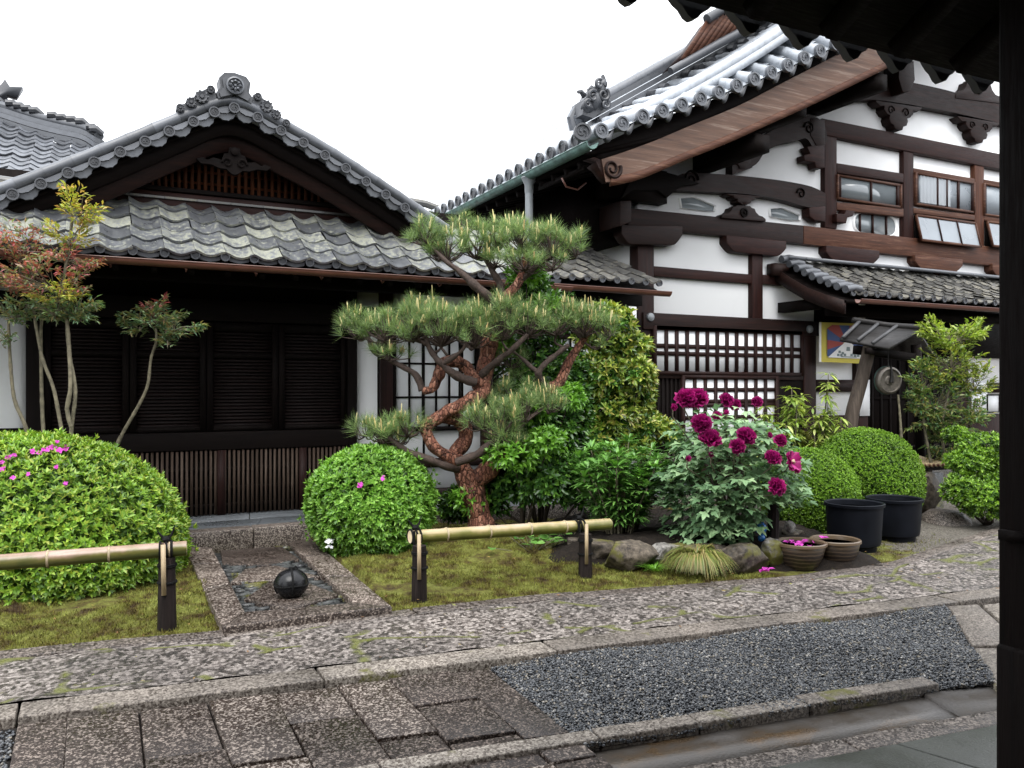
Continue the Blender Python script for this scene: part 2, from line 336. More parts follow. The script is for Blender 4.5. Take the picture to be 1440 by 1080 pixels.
# the long path: rough chipped stones in an irregular bond, edged with granite strips
def band(f0, f1, z, x0=-7., x1=16., nx=260, ny=10):
    x = np.linspace(x0, x1, nx); t = np.linspace(0, 1, ny); X = np.repeat(x[:, None], ny, 1); A, B = f0(X), f1(X)
    return np.stack([X, A + (B - A) * t, np.full_like(X, z)], -1)
a = N('chipped_path'); wv = a.n("Mapping"); nz = a.n("TexNoise"); nz.inputs['Scale'].default_value = 2.; a.l(a.coord(), nz.inputs['Vector'])
vm = a.n("VectorMath"); vm.operation = 'MULTIPLY_ADD'; a.l(nz.outputs['Color'], vm.inputs[0]); vm.inputs[1].default_value = (.25, .25, .25); a.l(a.coord((.75, 1.5, 1)), vm.inputs[2])
ed = a.voro(1.35, 'DISTANCE_TO_EDGE', vec=vm.outputs[0]); cell = a.voro(1.35, 'F1', out=1, vec=vm.outputs[0])
f1 = a.noise(75, 3, .75); f2 = a.noise(28, 3, .6); ch = a.voro(46, 'F1', (1, 1, 1), 1); cb = a.n('RGBToBW'); a.l(ch, cb.inputs[0])
sp = a.math('ADD', a.math('ADD', a.math('MULTIPLY', f1, .35), a.math('MULTIPLY', f2, .3)), a.math('MULTIPLY', cb.outputs[0], .35))
col = a.ramp(sp, [(.38, (.018, .012, .009)), (.47, (.08, .064, .055)), (.64, (.32, .285, .26))])
bw = a.n("RGBToBW"); a.l(cell, bw.inputs[0])
col = a.mix(.55, col, a.ramp(bw.outputs[0], [(.2, (.62, .59, .57)), (.8, (1.25, 1.23, 1.2))]), 'MULTIPLY')
col = a.mix(.5, col, a.ramp(a.noise(1.1, 4, .6), [(.35, .45), (.65, 1.35)]), 'MULTIPLY')
joint0 = a.ramp(ed, [(.012, 1.), (.042, 0.)]); mossy = a.ramp(a.noise(2.3, 4), [(.47, 0.), (.53, 1.)]); joint = a.math('MULTIPLY', joint0, a.math('ADD', a.math('MULTIPLY', mossy, .75), .2))
jc = a.mix(mossy, (.03, .024, .02), (.105, .11, .02)); col = a.mix(joint, col, jc)
col = a.mix(a.math('MULTIPLY', a.ramp(a.noise(4.5, 5, .7), [(.62, 0.), (.68, .8)]), mossy), col, (.1, .09, .03))
a.set(col, a.ramp(sp, [(.4, .3), (.55, .75)])); a.bump(a.math('SUBTRACT', sp, a.math('MULTIPLY', joint, .3)), 1., .05)
MT['path'] = a.m
b = MB(); P = band(lambda x: front_y(x) + .2, lambda x: back_y(x) - .14, .006, nx=500, ny=60)
P[..., 2] += .007 * np.sin(P[..., 0] * 11 + 2 * np.sin(P[..., 1] * 8)) * np.sin(P[..., 1] * 13 + P[..., 0] * 4)
b.grid(P); setting('stone_path', b, MT['path'], smooth=180)
def edging(name, f0, f1, z0, z1, cuts, mat):
    b = MB()
    for x0, x1 in zip(cuts[:-1], cuts[1:]):
        j = rng.uniform(-.004, .004); x = np.linspace(x0 + .006, x1 - .006, 8)
        A = np.stack([x, f0(x), np.full(8, z0)], 1); B = np.stack([x, f1(x), np.full(8, z0)], 1); b.strip(A, B, (0, 0, z1 - z0 + j))
    return bevel(setting(name, b, mat), .008)
edging('path_edging', lambda x: front_y(x) , lambda x: front_y(x) + .2, -.15, .004, [-7, -4.4, -2.6, -.32, 1.05, 2.35, 3.9, 5.4, 7.3, 9.2, 11.5, 14, 16], MT['edge'])
edging('path_edging', lambda x: back_y(x) - .15, lambda x: back_y(x), -.15, .012, [-7, -4, -2.1, -.6, .7, 1.9, 3.1, 4.2, 5.4, 6.5, 7.6, 8.8, 10.1, 12, 16], MT['granite'])
# foreground slab paving: strips of big granite slabs
TOPX = [24, 95, 196, 290, 384, 470, 543, 628, 682]; SL = [-.21, -.07, .095, .39, .52, .75, .93, 1.12, 1.27]
def top_line(px): return 1014 - .1195 * px
def col_pt(k, py):                                   # a point on the k-th joint at picture height py
    px = TOPX[k]; y0 = top_line(px); return G(px + SL[k] * (py - y0), py)
b = MB(); cuts = {0: [.55], 1: [.72], 2: [.5], 3: [.66], 4: [.36], 5: [.62], 6: [.36, .72], 7: [.8]}
def ext(k, u):                                       # u = 0 at the path edge, 1 at the far end under the viewer
    p0 = col_pt(k, top_line(TOPX[k]) + 3); p1 = col_pt(k, 1040); d = p1 - p0; return p0 + d * (u / 0.8 * (.95 / np.linalg.norm(d)))
for k in range(8):
    us = [0.] + cuts[k] + [1.12, 1.7]
    if k > 4: us = [0.] + cuts[k] + [1.0, 1.22]
    for u0, u1 in zip(us[:-1], us[1:]):
        q = [ext(k, u0 + .006), ext(k + 1, u0 + .006), ext(k + 1, u1 - .006), ext(k, u1 - .006)]; c = sum(q) / 4
        q = [c + (p - c) * .974 + np.r_[rng.normal(0, .004, 2), 0] for p in q]; z = rng.uniform(-.014, 0)
        b.prism([(p[0], p[1], -.13) for p in q], (0, 0, .13 + z))
bevel(setting('slab_paving', b, MT['slab']), .007, 2)
b = MB(); q = [G(-60, 1024), G(700, 932), G(830, 1046), G(900, 1500), G(-500, 1500)]; b.prism([(p[0], p[1], -.14) for p in q], (0, 0, .108)); setting('paving_bedding', b, MT['soil'])
# gravel between path and drain
GP = [G(690, 934), G(1000, 893), G(1328, 852), G(1345, 870), G(1402, 958), G(1322, 964), G(1000, 1016), G(822, 1046)]
b = MB(); b.add([(p[0], p[1], -.03) for p in GP], [list(range(8))[::-1]]); setting('gravel_base', b, MT['soil'])
def pebbles(n, poly, zf, s0, s1, seed):
    g = np.random.default_rng(seed); A = np.array(poly)[:, :2]; lo, hi = A.min(0), A.max(0)
    x = g.uniform(lo[0], hi[0], n); y = g.uniform(lo[1], hi[1], n); k = inpoly(x, y, poly); x, y = x[k], y[k]; n = len(x)
    O = np.array([[1, 0, 0], [0, 1, 0], [-1, 0, 0], [0, -1, 0], [0, 0, 1], [0, 0, -1.]])
    V = np.repeat(O[None], n, 0) * g.uniform(.6, 1.25, (n, 6, 1)); a1 = g.uniform(0, 6.28, n); V[..., 2] *= .7
    V += g.normal(0, .15, V.shape); c_, s_ = np.cos(a1)[:, None], np.sin(a1)[:, None]; V = np.stack([V[..., 0] * c_ - V[..., 1] * s_, V[..., 0] * s_ + V[..., 1] * c_, V[..., 2] + .4 * V[..., 0] * g.normal(0, .6, (n, 1))], -1)
    V = V * (g.uniform(s0, s1, (n, 1, 1)) * g.choice([.8, 1, 1.25], (n, 1, 1))) + np.stack([x, y, zf(x, y) + g.uniform(-.008, .01, n)], 1)[:, None]
    T = np.array([[0, 1, 4], [1, 2, 4], [2, 3, 4], [3, 0, 4], [1, 0, 5], [2, 1, 5], [3, 2, 5], [0, 3, 5]])
    return V.reshape(-1, 3), [(T[None] + (np.arange(n) * 6)[:, None, None]).reshape(-1, 3)]
b = MB(); b.add(*pebbles(105000, GP, lambda x, y: -.014 + .012 * np.sin(x * 5 + 2 * y), .005, .0098, 3))
b.add(*pebbles(2500, [G(-120, 1030), G(22, 1018), G(8, 1085), G(-200, 1130)], lambda x, y: -.035 + 0 * x, .007, .0125, 4))
a = N('blue_grey_gravel'); col = a.ramp(a.isl(), [(0, (.012, .013, .016)), (.3, (.036, .040, .046)), (.62, (.075, .080, .087)), (.86, (.14, .14, .14)), (.95, (.2, .17, .125)), (1, (.34, .33, .31))]); a.set(col, .38, .5)
setting('gravel', b, a.m, 'stuff', label='wet blue grey gravel bed between path and drain', cat='gravel')
# drain: kerb stones, wet concrete channel, outer kerb, flagstones under the gate
def line_pts(p, q, ts): return [p + (q - p) * t for t in ts]
KA, KB = G(540, 1090), G(1322, 964)
dk = nrm(KB - KA); nk = np.array([-dk[1], dk[0], 0])
Ls = np.linalg.norm(KB - KA); b = MB(); cu = [-2.6, -1.2, .0, .93, 1.42, 2.02, Ls]
for i, (t0, t1) in enumerate(zip(cu[:-1], cu[1:])):
    z = rng.uniform(-.004, .006); wdt = .10 if i < 5 else .11
    q = [KA + dk * (t0 + .005) , KA + dk * (t1 - .005), KA + dk * (t1 - .005) + nk * wdt, KA + dk * (t0 + .005) + nk * (wdt + .01)]
    b.prism([(p[0], p[1], -.15) for p in q], (0, 0, .158 + z))
bevel(setting('kerb', b, MT['edge']), .008)
OA = KA + dk * -3 - nk * .58; b = MB()
q = [KA + dk * -3, KA + dk * 7, KA + dk * 7 - nk * .27, KA + dk * -3 - nk * .27]
a = N('wet_concrete'); f = a.noise(3.2, 5, .6, (.6, 1, 1)); g2 = a.noise(70, 3)
col = a.ramp(f, [(.38, (.085, .078, .072)), (.52, (.06, .05, .04)), (.64, (.085, .052, .024))]); col = a.mix(.4, col, a.ramp(g2, [(.3, .5), (.7, 1.4)]), 'MULTIPLY')
a.set(col, a.ramp(f, [(.35, .55), (.6, .25)]), .35); a.bump(g2, .4, .006); MT['concrete'] = a.m
b.prism([(p[0], p[1], -.15) for p in q], (0, 0, .105)); setting('drain_channel', b, a.m)
b = MB(); cu = [-3, -1.2, .2, 1.05, 1.95, 3.4, 5.2, 7]
for t0, t1 in zip(cu[:-1], cu[1:]):
    q = [KA + dk * (t0 + .004) - nk * .275, KA + dk * (t1 - .004) - nk * .275, KA + dk * (t1 - .004) - nk * .41, KA + dk * (t0 + .004) - nk * .41]
    b.prism([(p[0], p[1], -.15) for p in q], (0, 0, .122 + rng.uniform(-.004, .004)))
bevel(setting('kerb', b, MT['granite']), .01)
b = MB()
for r in range(6):
    t = -3.4 + rng.uniform(0, .3)
    while t < 7:
        wd = rng.uniform(.45, .75); y0 = .415 + r * .42
        sk = .18
        q = [KA + dk * (t + .005 + sk * 0) - nk * (y0), KA + dk * (t + wd - .005) - nk * y0, KA + dk * (t + wd - .005 + sk) - nk * (y0 + .412), KA + dk * (t + .005 + sk) - nk * (y0 + .412)]
        b.prism([(p[0], p[1], -.12) for p in q], (0, 0, .098 + rng.uniform(-.003, .003))); t += wd
a = N('green_grey_flag'); f = a.noise(3, 5); g2 = a.noise(120, 2); col = a.mix(.5, a.ramp(a.isl(), [(0, (.03, .033, .029)), (1, (.06, .063, .053))]), a.ramp(f, [(.3, .6), (.7, 1.4)]), 'MULTIPLY')
a.set(col, a.ramp(f, [(.35, .3), (.65, .6)]), .35); a.bump(a.math('ADD', g2, a.noise(9, 5)), .35, .008)
bevel(setting('flagstone_floor', b, a.m), .006)
b = MB(); b.prism([(p[0], p[1], -.14) for p in (G(1300, 968), G(1326, 958), G(1390, 950), G(1500, 960), G(1560, 1010), G(1360, 1000))], (0, 0, .112)); setting('drain_channel', b, MT['concrete'])
# slabs leading off to the right of the gravel
b = MB()
for quad in ([(1333, 853), (1375, 850), (1440, 908), (1368, 908)], [(1370, 910), (1440, 911), (1500, 980), (1400, 965)], [(1382, 850), (1500, 836), (1600, 905), (1446, 906)]):
    q = [G(*p) for p in quad]; b.prism([(p[0], p[1], -.13) for p in q][::-1], (0, 0, .135 + rng.uniform(-.008, .0)))
bevel(setting('slab_paving', b, MT['edge']), .01)
# inset panel in front of the hall steps
IZ = .055
outer = [G(313, 882, IZ), G(552, 853, IZ), G(437, 757, IZ), G(258, 768, IZ)]
inner = [G(345, 861, IZ), G(498, 848, IZ), G(404, 762, IZ), G(298, 770, IZ)]
b = MB()
def quadslab(b, q, z0, z1):
    q = [np.array([p[0], p[1], z0]) for p in q]; b.prism(q, (0, 0, z1 - z0))
lerp = lambda p, q, t: p + (q - p) * t
quadslab(b, [outer[0], outer[1], inner[1], inner[0]], -.1, IZ + .004)
for s_, (i0, i1) in (('l', (0, 3)), ('r', (1, 2))):
    for t0, t1 in ((.005, .36), (.37, .7), (.71, 1.)):
        q = [lerp(outer[i0], outer[i1], t0), lerp(inner[i0], inner[i1], t0), lerp(inner[i0], inner[i1], t1), lerp(outer[i0], outer[i1], t1)]
        quadslab(b, q if s_ == 'l' else q[::-1], -.1, IZ + rng.uniform(-.003, .003))
bevel(setting('slab_paving', b, MT['slab']), .008)
bi = lambda u, v: lerp(lerp(inner[0], inner[1], u), lerp(inner[3], inner[2], u), v)
b = MB(); quadslab(b, [bi(0, 0), bi(1, 0), bi(1, 1), bi(0, 1)], -.12, .005); setting('inset_bed', b, MT['slate'])
b = MB()
for dm in ([(.06, .18), (.42, .02), (.97, .14), (.78, .33), (.38, .36)], [(.02, .42), (.45, .40), (.98, .40), (.62, .62), (.25, .60)], [(.04, .72), (.5, .64), (.96, .70), (.9, .96), (.1, .97)]):
    quadslab(b, [bi(*p) for p in dm], -.05, .04 + rng.uniform(-.004, .004))
bevel(setting('inset_slab', b, MT['slab']), .01)
b = MB()                                             # slivers of slate laid on edge between the slabs
for i in range(260):
    u, v = rng.uniform(.02, .98), rng.uniform(.02, .98); c = bi(u, v); an = rng.choice([.45, -.5, .1]) + rng.normal(0, .12); d = np.array([cos(an), sin(an), 0]) * rng.uniform(.04, .11); nn = np.array([-sin(an), cos(an), 0]) * rng.uniform(.006, .016)
    quadslab(b, [c - d - nn, c + d - nn, c + d * .9 + nn, c - d * .9 + nn], -.02, .012 + rng.uniform(0, .022))
setting('slate_slivers', b, MT['slate'], 'stuff', label='dark slate slivers set on edge between the inset slabs', cat='slate')
# stone platform along the hall front
PZ = .16
b = MB(); cu = [-6, -3.9, -2., -.2, 1.35, 2.6, 4.1, 5.6, 7.2]
for x0, x1 in zip(cu[:-1], cu[1:]): b.box((x0 + .004, 8.16, -.1), (x1 - .004, 8.36, PZ + rng.uniform(-.003, .003)))
bevel(setting('platform_kerb', b, MT['granite']), .012)
b = MB()
x = -6.
while x < 7.2:
    wd = rng.uniform(.5, .9)
    for y0, y1 in ((8.37, 8.8), (8.81, 9.6)): b.prism([(x + .003, y0, -.1), (x + wd - .003, y0, -.1), (x + wd + .12, y1, -.1), (x + .126, y1, -.1)], (0, 0, .1 + PZ - .006 + rng.uniform(-.002, .002)))
    x += wd
a = N('blue_flag'); f = a.noise(2.5, 5); a.set(a.mix(.5, a.ramp(a.isl(), [(0, (.07, .078, .085)), (1, (.14, .15, .16))]), a.ramp(f, [(.3, .6), (.7, 1.3)]), 'MULTIPLY'), a.ramp(f, [(.35, .2), (.65, .5)]))
bevel(setting('platform_paving', b, a.m), .005)
# ------------------------------------------------------------------ tiled roofs
def pan_tiles(b, O, U, V, ncol, nrow, p, e, A=.042, seed=0, lip=.028, over=1.22, sag=0., trim=None, nu=9):
    """courses of S-shaped pan tiles from the eave corner O; U along the eave, V up the slope"""
    g = np.random.default_rng(seed); U, V = nrm(U), nrm(V); Nn = nrm(np.cross(U, V)); Nn = Nn if Nn[2] > 0 else -Nn
    u = np.linspace(0, 1, nu); h = A * (.5 + .5 * np.cos(2 * pi * u)) ** 1.25 + A * .18 * np.exp(-u * 9)
    for i in range(ncol):
        for j in range(nrow):
            if trim and not trim(i, j): continue
            jit = g.normal(0, .0055, 3); up = lip + jit[0]; ln = e * over; vv = [0, 0, ln]; hh = [-lip * .8, 0, -lip * .9]
            sg = lambda v: -sag * 4 * ((j * e + v) / (nrow * e)) * (1 - (j * e + v) / (nrow * e))
            R = [O + U * ((i + u * 1.02)[:, None] * p + jit[1]) + V * (j * e + v + jit[2]) + Nn * (h + up + hq + sg(v))[:, None] for v, hq in zip(vv, hh)]
            b.grid(np.stack(R, 0))
def tomoe(b, c, nrmv, r, th=.03, k=18, swirl=True):
    """round eave-tile end: dished disc, raised rim, comma swirls"""
    nrmv = nrm(nrmv); b.lathe([(r, 0), (r, th), (r * .78, th), (r * .72, th * .6), (0.001, th * .6)], c, nrmv, k)
    if swirl:
        ref = np.array([0, 0, 1.]); u = nrm(np.cross(nrmv, ref)); v = np.cross(u, nrmv)
        for a0 in (0, 2.1, 4.2):
            an = a0 + np.linspace(0, 2.2, 6); rr = r * np.linspace(.2, .6, 6)
            b.tube(np.array(c) + nrmv * th * .65 + rr[:, None] * (np.cos(an)[:, None] * u + np.sin(an)[:, None] * v), r * np.array([.16, .15, .12, .1, .07, .03]), 5)
def smooth_path(P, n=40):
    P = np.array(P, float); t = np.r_[0, np.cumsum(np.linalg.norm(np.diff(P, axis=0), axis=1))]; q = np.linspace(0, t[-1], n)
    # Catmull-Rom through the points
    out = []; 
    for x in q:
        i = min(np.searchsorted(t, x, side='right') - 1, len(P) - 2); u = (x - t[i]) / (t[i + 1] - t[i] + 1e-12)
        p0, p1, p2, p3 = P[max(i - 1, 0)], P[i], P[i + 1], P[min(i + 2, len(P) - 1)]
        out.append(.5 * (2 * p1 + (p2 - p0) * u + (2 * p0 - 5 * p1 + 4 * p2 - p3) * u * u + (3 * p1 - p0 - 3 * p2 + p3) * u ** 3))
    return np.array(out)
def px_prism(b, pts, Y, th):                        # an outline seen in the picture, standing in the plane y = Y, th thick towards the back
    b.prism([PY(x, y, Y) for x, y in pts], (0, th, 0)); return b
# ------------------------------------------------------------------ the low hall on the left
hall = root('temple_hall', 'low dark temple hall with louvred shutters, lichened tile eave and latticed gable', 'hall', (1.2, 9.2, 0))
WY = 9.25
XL, XR = -4.2, 6.55
# walls
b = MB(); b.box((XL, WY, .1), (PY(36, 500, WY)[0], WY + .14, 2.62)); o = part('wall', b, MT['plaster'], hall)
x0, x1 = PY(499, 500, WY)[0], XR
b = MB(); b.box((x0, WY + .02, .2), (x1, WY + .16, 2.62)); part('wall', b, MT['plaster'], hall)
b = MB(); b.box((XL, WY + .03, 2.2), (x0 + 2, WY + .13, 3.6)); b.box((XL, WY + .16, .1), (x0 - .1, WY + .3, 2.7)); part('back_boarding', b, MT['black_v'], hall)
# posts
for (a0, a1) in ((37, 60), (487, 500), (533, 550), (676, 690), (862, 880)):
    b = MB(); p, q = PY(a0, 500, WY), PY(a1, 500, WY); b.box((p[0], WY - .07, .16), (q[0], WY + .1, 2.75)); bevel(part('post', b, MT['black_v'] if a0 < 520 else MT['wood_v'], hall), .008)
zz = lambda y, x=300, Y=WY: PY(x, y, Y)[2]
b = MB(); b.box((XL, WY - .04, zz(615, 20)), (PY(37, 500, WY)[0], WY + .0, zz(602, 20))); part('rail', b, MT['black_h'], hall)
b = MB(); b.box((PY(60, 500, WY)[0], WY - .09, zz(632)), (PY(487, 500, WY)[0], WY + .08, zz(607))); bevel(part('sill_beam', b, MT['black_h'], hall), .008)
b = MB(); b.box((XL, WY - .1, 2.2), (XR, WY + .02, 2.42)); bevel(part('head_beam', b, MT['black_h'], hall), .008)
b = MB(); b.box((XL, 8.5, 2.52), (XR - .45, 8.64, 2.66)); bevel(part('purlin', b, MT['black_h'], hall), .008)
# louvred shutters
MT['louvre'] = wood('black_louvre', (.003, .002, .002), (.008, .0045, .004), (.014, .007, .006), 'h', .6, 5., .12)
cutx = [PY(v, 500, WY)[0] for v in (61, 182, 290, 391, 487)]
for a0, a1 in zip(cutx[:-1], cutx[1:]):
    z0, z1 = zz(606), 2.19
    b = MB()
    for k in range(int((z1 - z0) / .036)):
        z = z0 + .03 + k * .036; b.bar((a0 + .05, WY - .0, z), (a1 - .05, WY - .0, z), .008, .036, up=(0, .75, 1))
    f = MB(); f.box((a0 + .005, WY - .035, z0), (a0 + .065, WY + .03, z1)); f.box((a1 - .065, WY - .035, z0), (a1 - .005, WY + .03, z1)); f.box((a0 + .066, WY - .03, z1 - .09), (a1 - .066, WY + .025, z1)); f.box((a0 + .066, WY - .03, z0), (a1 - .066, WY + .025, z0 + .05)); f.box((a0 + .066, WY - .032, (z0 + z1) / 2 + .2), (a1 - .066, WY + .026, (z0 + z1) / 2 + .25))
    f.box((a0 + .066, WY + .04, z0), (a1 - .066, WY + .06, z1))
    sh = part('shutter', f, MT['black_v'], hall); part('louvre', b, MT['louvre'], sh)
# slatted skirt below the sill
sx0, sx1 = PY(56, 680, WY)[0], PY(489, 680, WY)[0]
n = int((sx1 - sx0) / .047); g = np.random.default_rng(8)
b = MB(); c = MB()
for k in range(n):
    x = sx0 + k * .047; b.box((x, WY - .075 + g.uniform(-.003, .003), .165), (x + .024, WY - .05, zz(632) - .004 - g.uniform(0, .01)))
for z in (.24, .42, .62): c.box((sx0, WY - .045, z), (sx1, WY - .02, z + .035))
c.box((sx0, WY + .02, .15), (sx1, WY + .05, zz(632) - .004))
sk = part('slat_skirt', b, MT['slat'], hall); part('rail', c, MT['black_h'], sk)
for v in (183, 310, 424):
    b = MB(); x = PY(v, 680, WY)[0]; b.box((x - .04, WY - .085, .16), (x + .04, WY - .04, zz(632) - .006)); part('skirt_post', b, MT['wood_v'], sk)
# lattice windows and white panels right of the shutters
def lattice(px0, px1, y0, y1, Y, nx, nz, parent, bar=.03, paper=True, name='lattice_window', matb=None, framew=.05):
    p, q = PY(px0, y1, Y), PY(px1, y0, Y); z0, z1 = PY((px0 + px1) / 2, y1, Y)[2], PY((px0 + px1) / 2, y0, Y)[2]
    f = MB(); f.box((p[0] - framew, Y - .03, z0 - framew), (p[0], Y + .05, z1 + framew)); f.box((q[0], Y - .03, z0 - framew), (q[0] + framew, Y + .05, z1 + framew))
    f.box((p[0], Y - .025, z1), (q[0], Y + .05, z1 + framew)); f.box((p[0], Y - .025, z0 - framew), (q[0], Y + .05, z0))
    wn = part(name, f, matb or MT['wood_h'], parent)
    if paper: b = MB(); b.box((p[0] + .002, Y + .012, z0 + .002), (q[0] - .002, Y + .03, z1 - .002)); part('paper', b, MT['paper'], wn)
    b = MB()
    for i in range(nx):
        x = p[0] + (i + .5) * (q[0] - p[0]) / nx if False else p[0] + (i + 1) * (q[0] - p[0]) / (nx + 1); b.box((x - bar / 2, Y - .01, z0), (x + bar / 2, Y + .008, z1))
    for zf in (nz if isinstance(nz, (list, tuple)) else [(i + 1) / (nz + 1) for i in range(nz)]):
        z = z0 + zf * (z1 - z0); b.box((p[0], Y - .004, z - bar / 2), (q[0], Y + .0115, z + bar / 2))
    part('lattice', b, matb or MT['wood_v'], wn); return wn
lattice(556, 668, 470, 600, WY - .03, 5, [.32, .68], hall, .022, True, matb=MT['black_v'])
lattice(700, 850, 440, 600, WY - .03, 8, [.3, .7], hall, .022, True, matb=MT['black_v'])
for v in (527, 590, 640):
    b = MB(); x = PY(v, 560, WY)[0]; b.tube([(x, WY - .14, .7), (x, WY - .14, 2.15)], .014, 6); part('window_bar', b, MT['black_v'], hall)
b = MB(); b.box((x0 + .02, WY - .04, .55), (XR, WY, .66)); b.box((x0 + .02, WY - .05, 2.12), (XR, WY + .01, 2.2)); part('rail', b, MT['wood_h'], hall)
b = MB(); b.box((x0 + .02, WY - .03, .16), (XR, WY + .01, .3)); part('ground_sill', b, MT['wood_h'], hall)
# pent roof over the front
Ez, Ey = 2.70, 8.12; Tz, Ty = 3.37, 9.12
sv = np.array([0, Ty - Ey, Tz - Ez]); slen = np.linalg.norm(sv); p_ = .262
xs0 = -3.9; xe = PY(792, 395, Ey)[0]; nc = int((xe - xs0) / p_)
b = MB(); pan_tiles(b, np.array([xs0, Ey, Ez]), (1, 0, 0), sv, nc, 5, p_, slen / 5, seed=3)
er = part('eave_roof', b, MT['tile_lichen'], hall, smooth=38)
b = MB(); b.strip([(xs0, Ey + .05, Ez - .05), (xs0, Ty, Tz - .035)], [(xe, Ey + .05, Ez - .05), (xe, Ty, Tz - .035)], (0, 0, -.05)); part('roof_boards', b, MT['black_h'], er)
for i in range(nc + 1):
    b = MB(); x = xs0 + i * p_; c = np.array([x + .006, Ey - .02, Ez + .022]); tomoe(b, c + (0, .03, 0), (0, -1, -.1), .042, .03, 12, False)
    b.prism([c + (.03, .03, .0), c + (.225, .03, .0), c + (.215, .035, -.035), c + (.13, .04, -.055), c + (.04, .035, -.035)], (0, .02, 0)); part('eave_tile_end', b, MT['tile_dark'], er, smooth=30)
b = MB()
for k in range(34):                                  # rafters under the eave
    x = XL + .2 + k * .32
    if x > xe - .1: break
    b.bar((x, Ey + .08, Ez - .13), (x, WY + .1, Tz - .06), .05, .06)
part('rafter', b, MT['black_h'], er)
b = MB()                                             # ridge course against the gable: long round cover tiles
x = xs0
while x < PY(560, 318, 9.05)[0]:
    ln = rng.uniform(.3, .34); b.tube([(x, 9.09, Tz + .075), (x + .04, 9.09, Tz + .08), (x + ln, 9.09, Tz + .068)], [.04, .045, .042], 9); b.box((x, 9.0, Tz + .03), (x + ln - .005, 9.16, Tz + .052)); x += ln
part('flashing_tile', b, MT['tile_tan'], er, smooth=40)
gp = [PY(118, 359, 8.05), PY(652, 394.5, 8.05), PY(932, 404, 8.05)]
def gutter(pts, r, parent, mat, closed_end=True, name='gutter'):
    b = MB(); P = np.array(pts, float); n = len(P); d = nrm(P[-1] - P[0]); s_ = nrm(np.cross(d, (0, 0, 1.))); th = np.linspace(pi, 2 * pi, 9)
    O = np.stack([P + r * (np.cos(t) * s_ + np.sin(t) * UP) for t in th], 1); I = np.stack([P + r * .88 * (np.cos(t) * s_ + np.sin(t) * UP) for t in th], 1)
    b.grid(O); b.grid(I[:, ::-1])
    for k, S in ((0, 1), (n - 1, -1)):
        b.add(np.vstack([O[k], I[k][::-1]]), [np.arange(18)[None]])
    for e in (0, 8): b.tube(O[:, e], r * .1, 6)
    return part(name, b, mat, parent, smooth=50)
gz = 2.635
gt = gutter([(xs0, 8.04, gz), (PY(652, 395, 8.04)[0], 8.04, gz - .0), (xe + .05, 8.04, gz - .01)], .055, er, MT['gutter'])
for k in range(14):
    b = MB(); x = xs0 + .3 + k * .62; b.tube([(x, 8.04, gz - .06), (x, 8.1, gz - .075), (x, 8.2, gz + .0)], .008, 5); part('gutter_bracket', b, MT['gutter'], er)
# main gable
VY = 8.52
rake_px = [(-70, 283), (0, 266), (90, 232), (180, 196), (260, 163), (328, 142), (400, 176), (470, 216), (540, 262), (600, 303), (628, 322)]
rk = smooth_path([PY(x, y, VY) for x, y in rake_px], 200)
top = rk.copy()
ai = int(np.argmax(rk[:, 2]))
b = MB()
for seg in (rk[:ai + 1], rk[ai:]):                   # long round cover tiles along the verge, joint by joint
    seg = np.array(seg); L = np.r_[0, np.cumsum(np.linalg.norm(np.diff(seg, axis=0), axis=1))]
    q = np.arange(0, L[-1], .26)
    for s0 in q:
        s1 = min(s0 + .262, L[-1]); P = np.stack([np.interp(np.linspace(s0, s1, 4), L, seg[:, k]) for k in range(3)], 1); b.tube(P, [.057, .053, .052, .055], 12)
verge = part('gable_roof', (lambda m: (m.strip(rk + (0, .03, -.03), rk + (0, 3.4, -.03), (0, 0, -.09)), m)[1])(MB()), MT['tile'], hall)
part('verge_tile', b, MT['tile'], verge, smooth=50)
L = np.r_[0, np.cumsum(np.linalg.norm(np.diff(rk, axis=0), axis=1))]
fl = MB(); ds = MB(); s = L[ai] % .245
while s < L[-1] - .1:
    c = np.array([np.interp(s, L, rk[:, k]) for k in range(3)]); c2 = np.array([np.interp(s + .245, L, rk[:, k]) for k in range(3)])
    t = nrm(c2 - c); up = np.array([-t[2], 0, t[0]]); ds = MB(); tomoe(ds, c - up * .085 + (0, -.03, 0), (0, -1, 0), .052, .03, 14); part('verge_disc', ds, MT['tile_dark'], verge, smooth=35)
    q = np.linspace(0, 1, 15); w_ = np.linalg.norm(c2 - c)
    topc = c + t * (q * w_)[:, None] - up * .035 + np.array([0, -.01, 0])
    arc = -.075 - .085 * np.sin(q * pi) ** .8 - .014 * np.abs(np.sin(q * pi * 5)) * np.sin(q * pi)
    bot = c + t * (q * w_)[:, None] + up * arc[:, None]; fl.strip(topc, bot, (0, .03, 0))
    fl.strip(topc + (0, -.015, 0) - up * .02, c + t * (q * w_)[:, None] + up * (arc * .62)[:, None] + np.array([0, -.028, 0]), (0, .025, 0))
    s += .245
part('verge_flap_tile', fl, MT['tile'], verge, smooth=35)
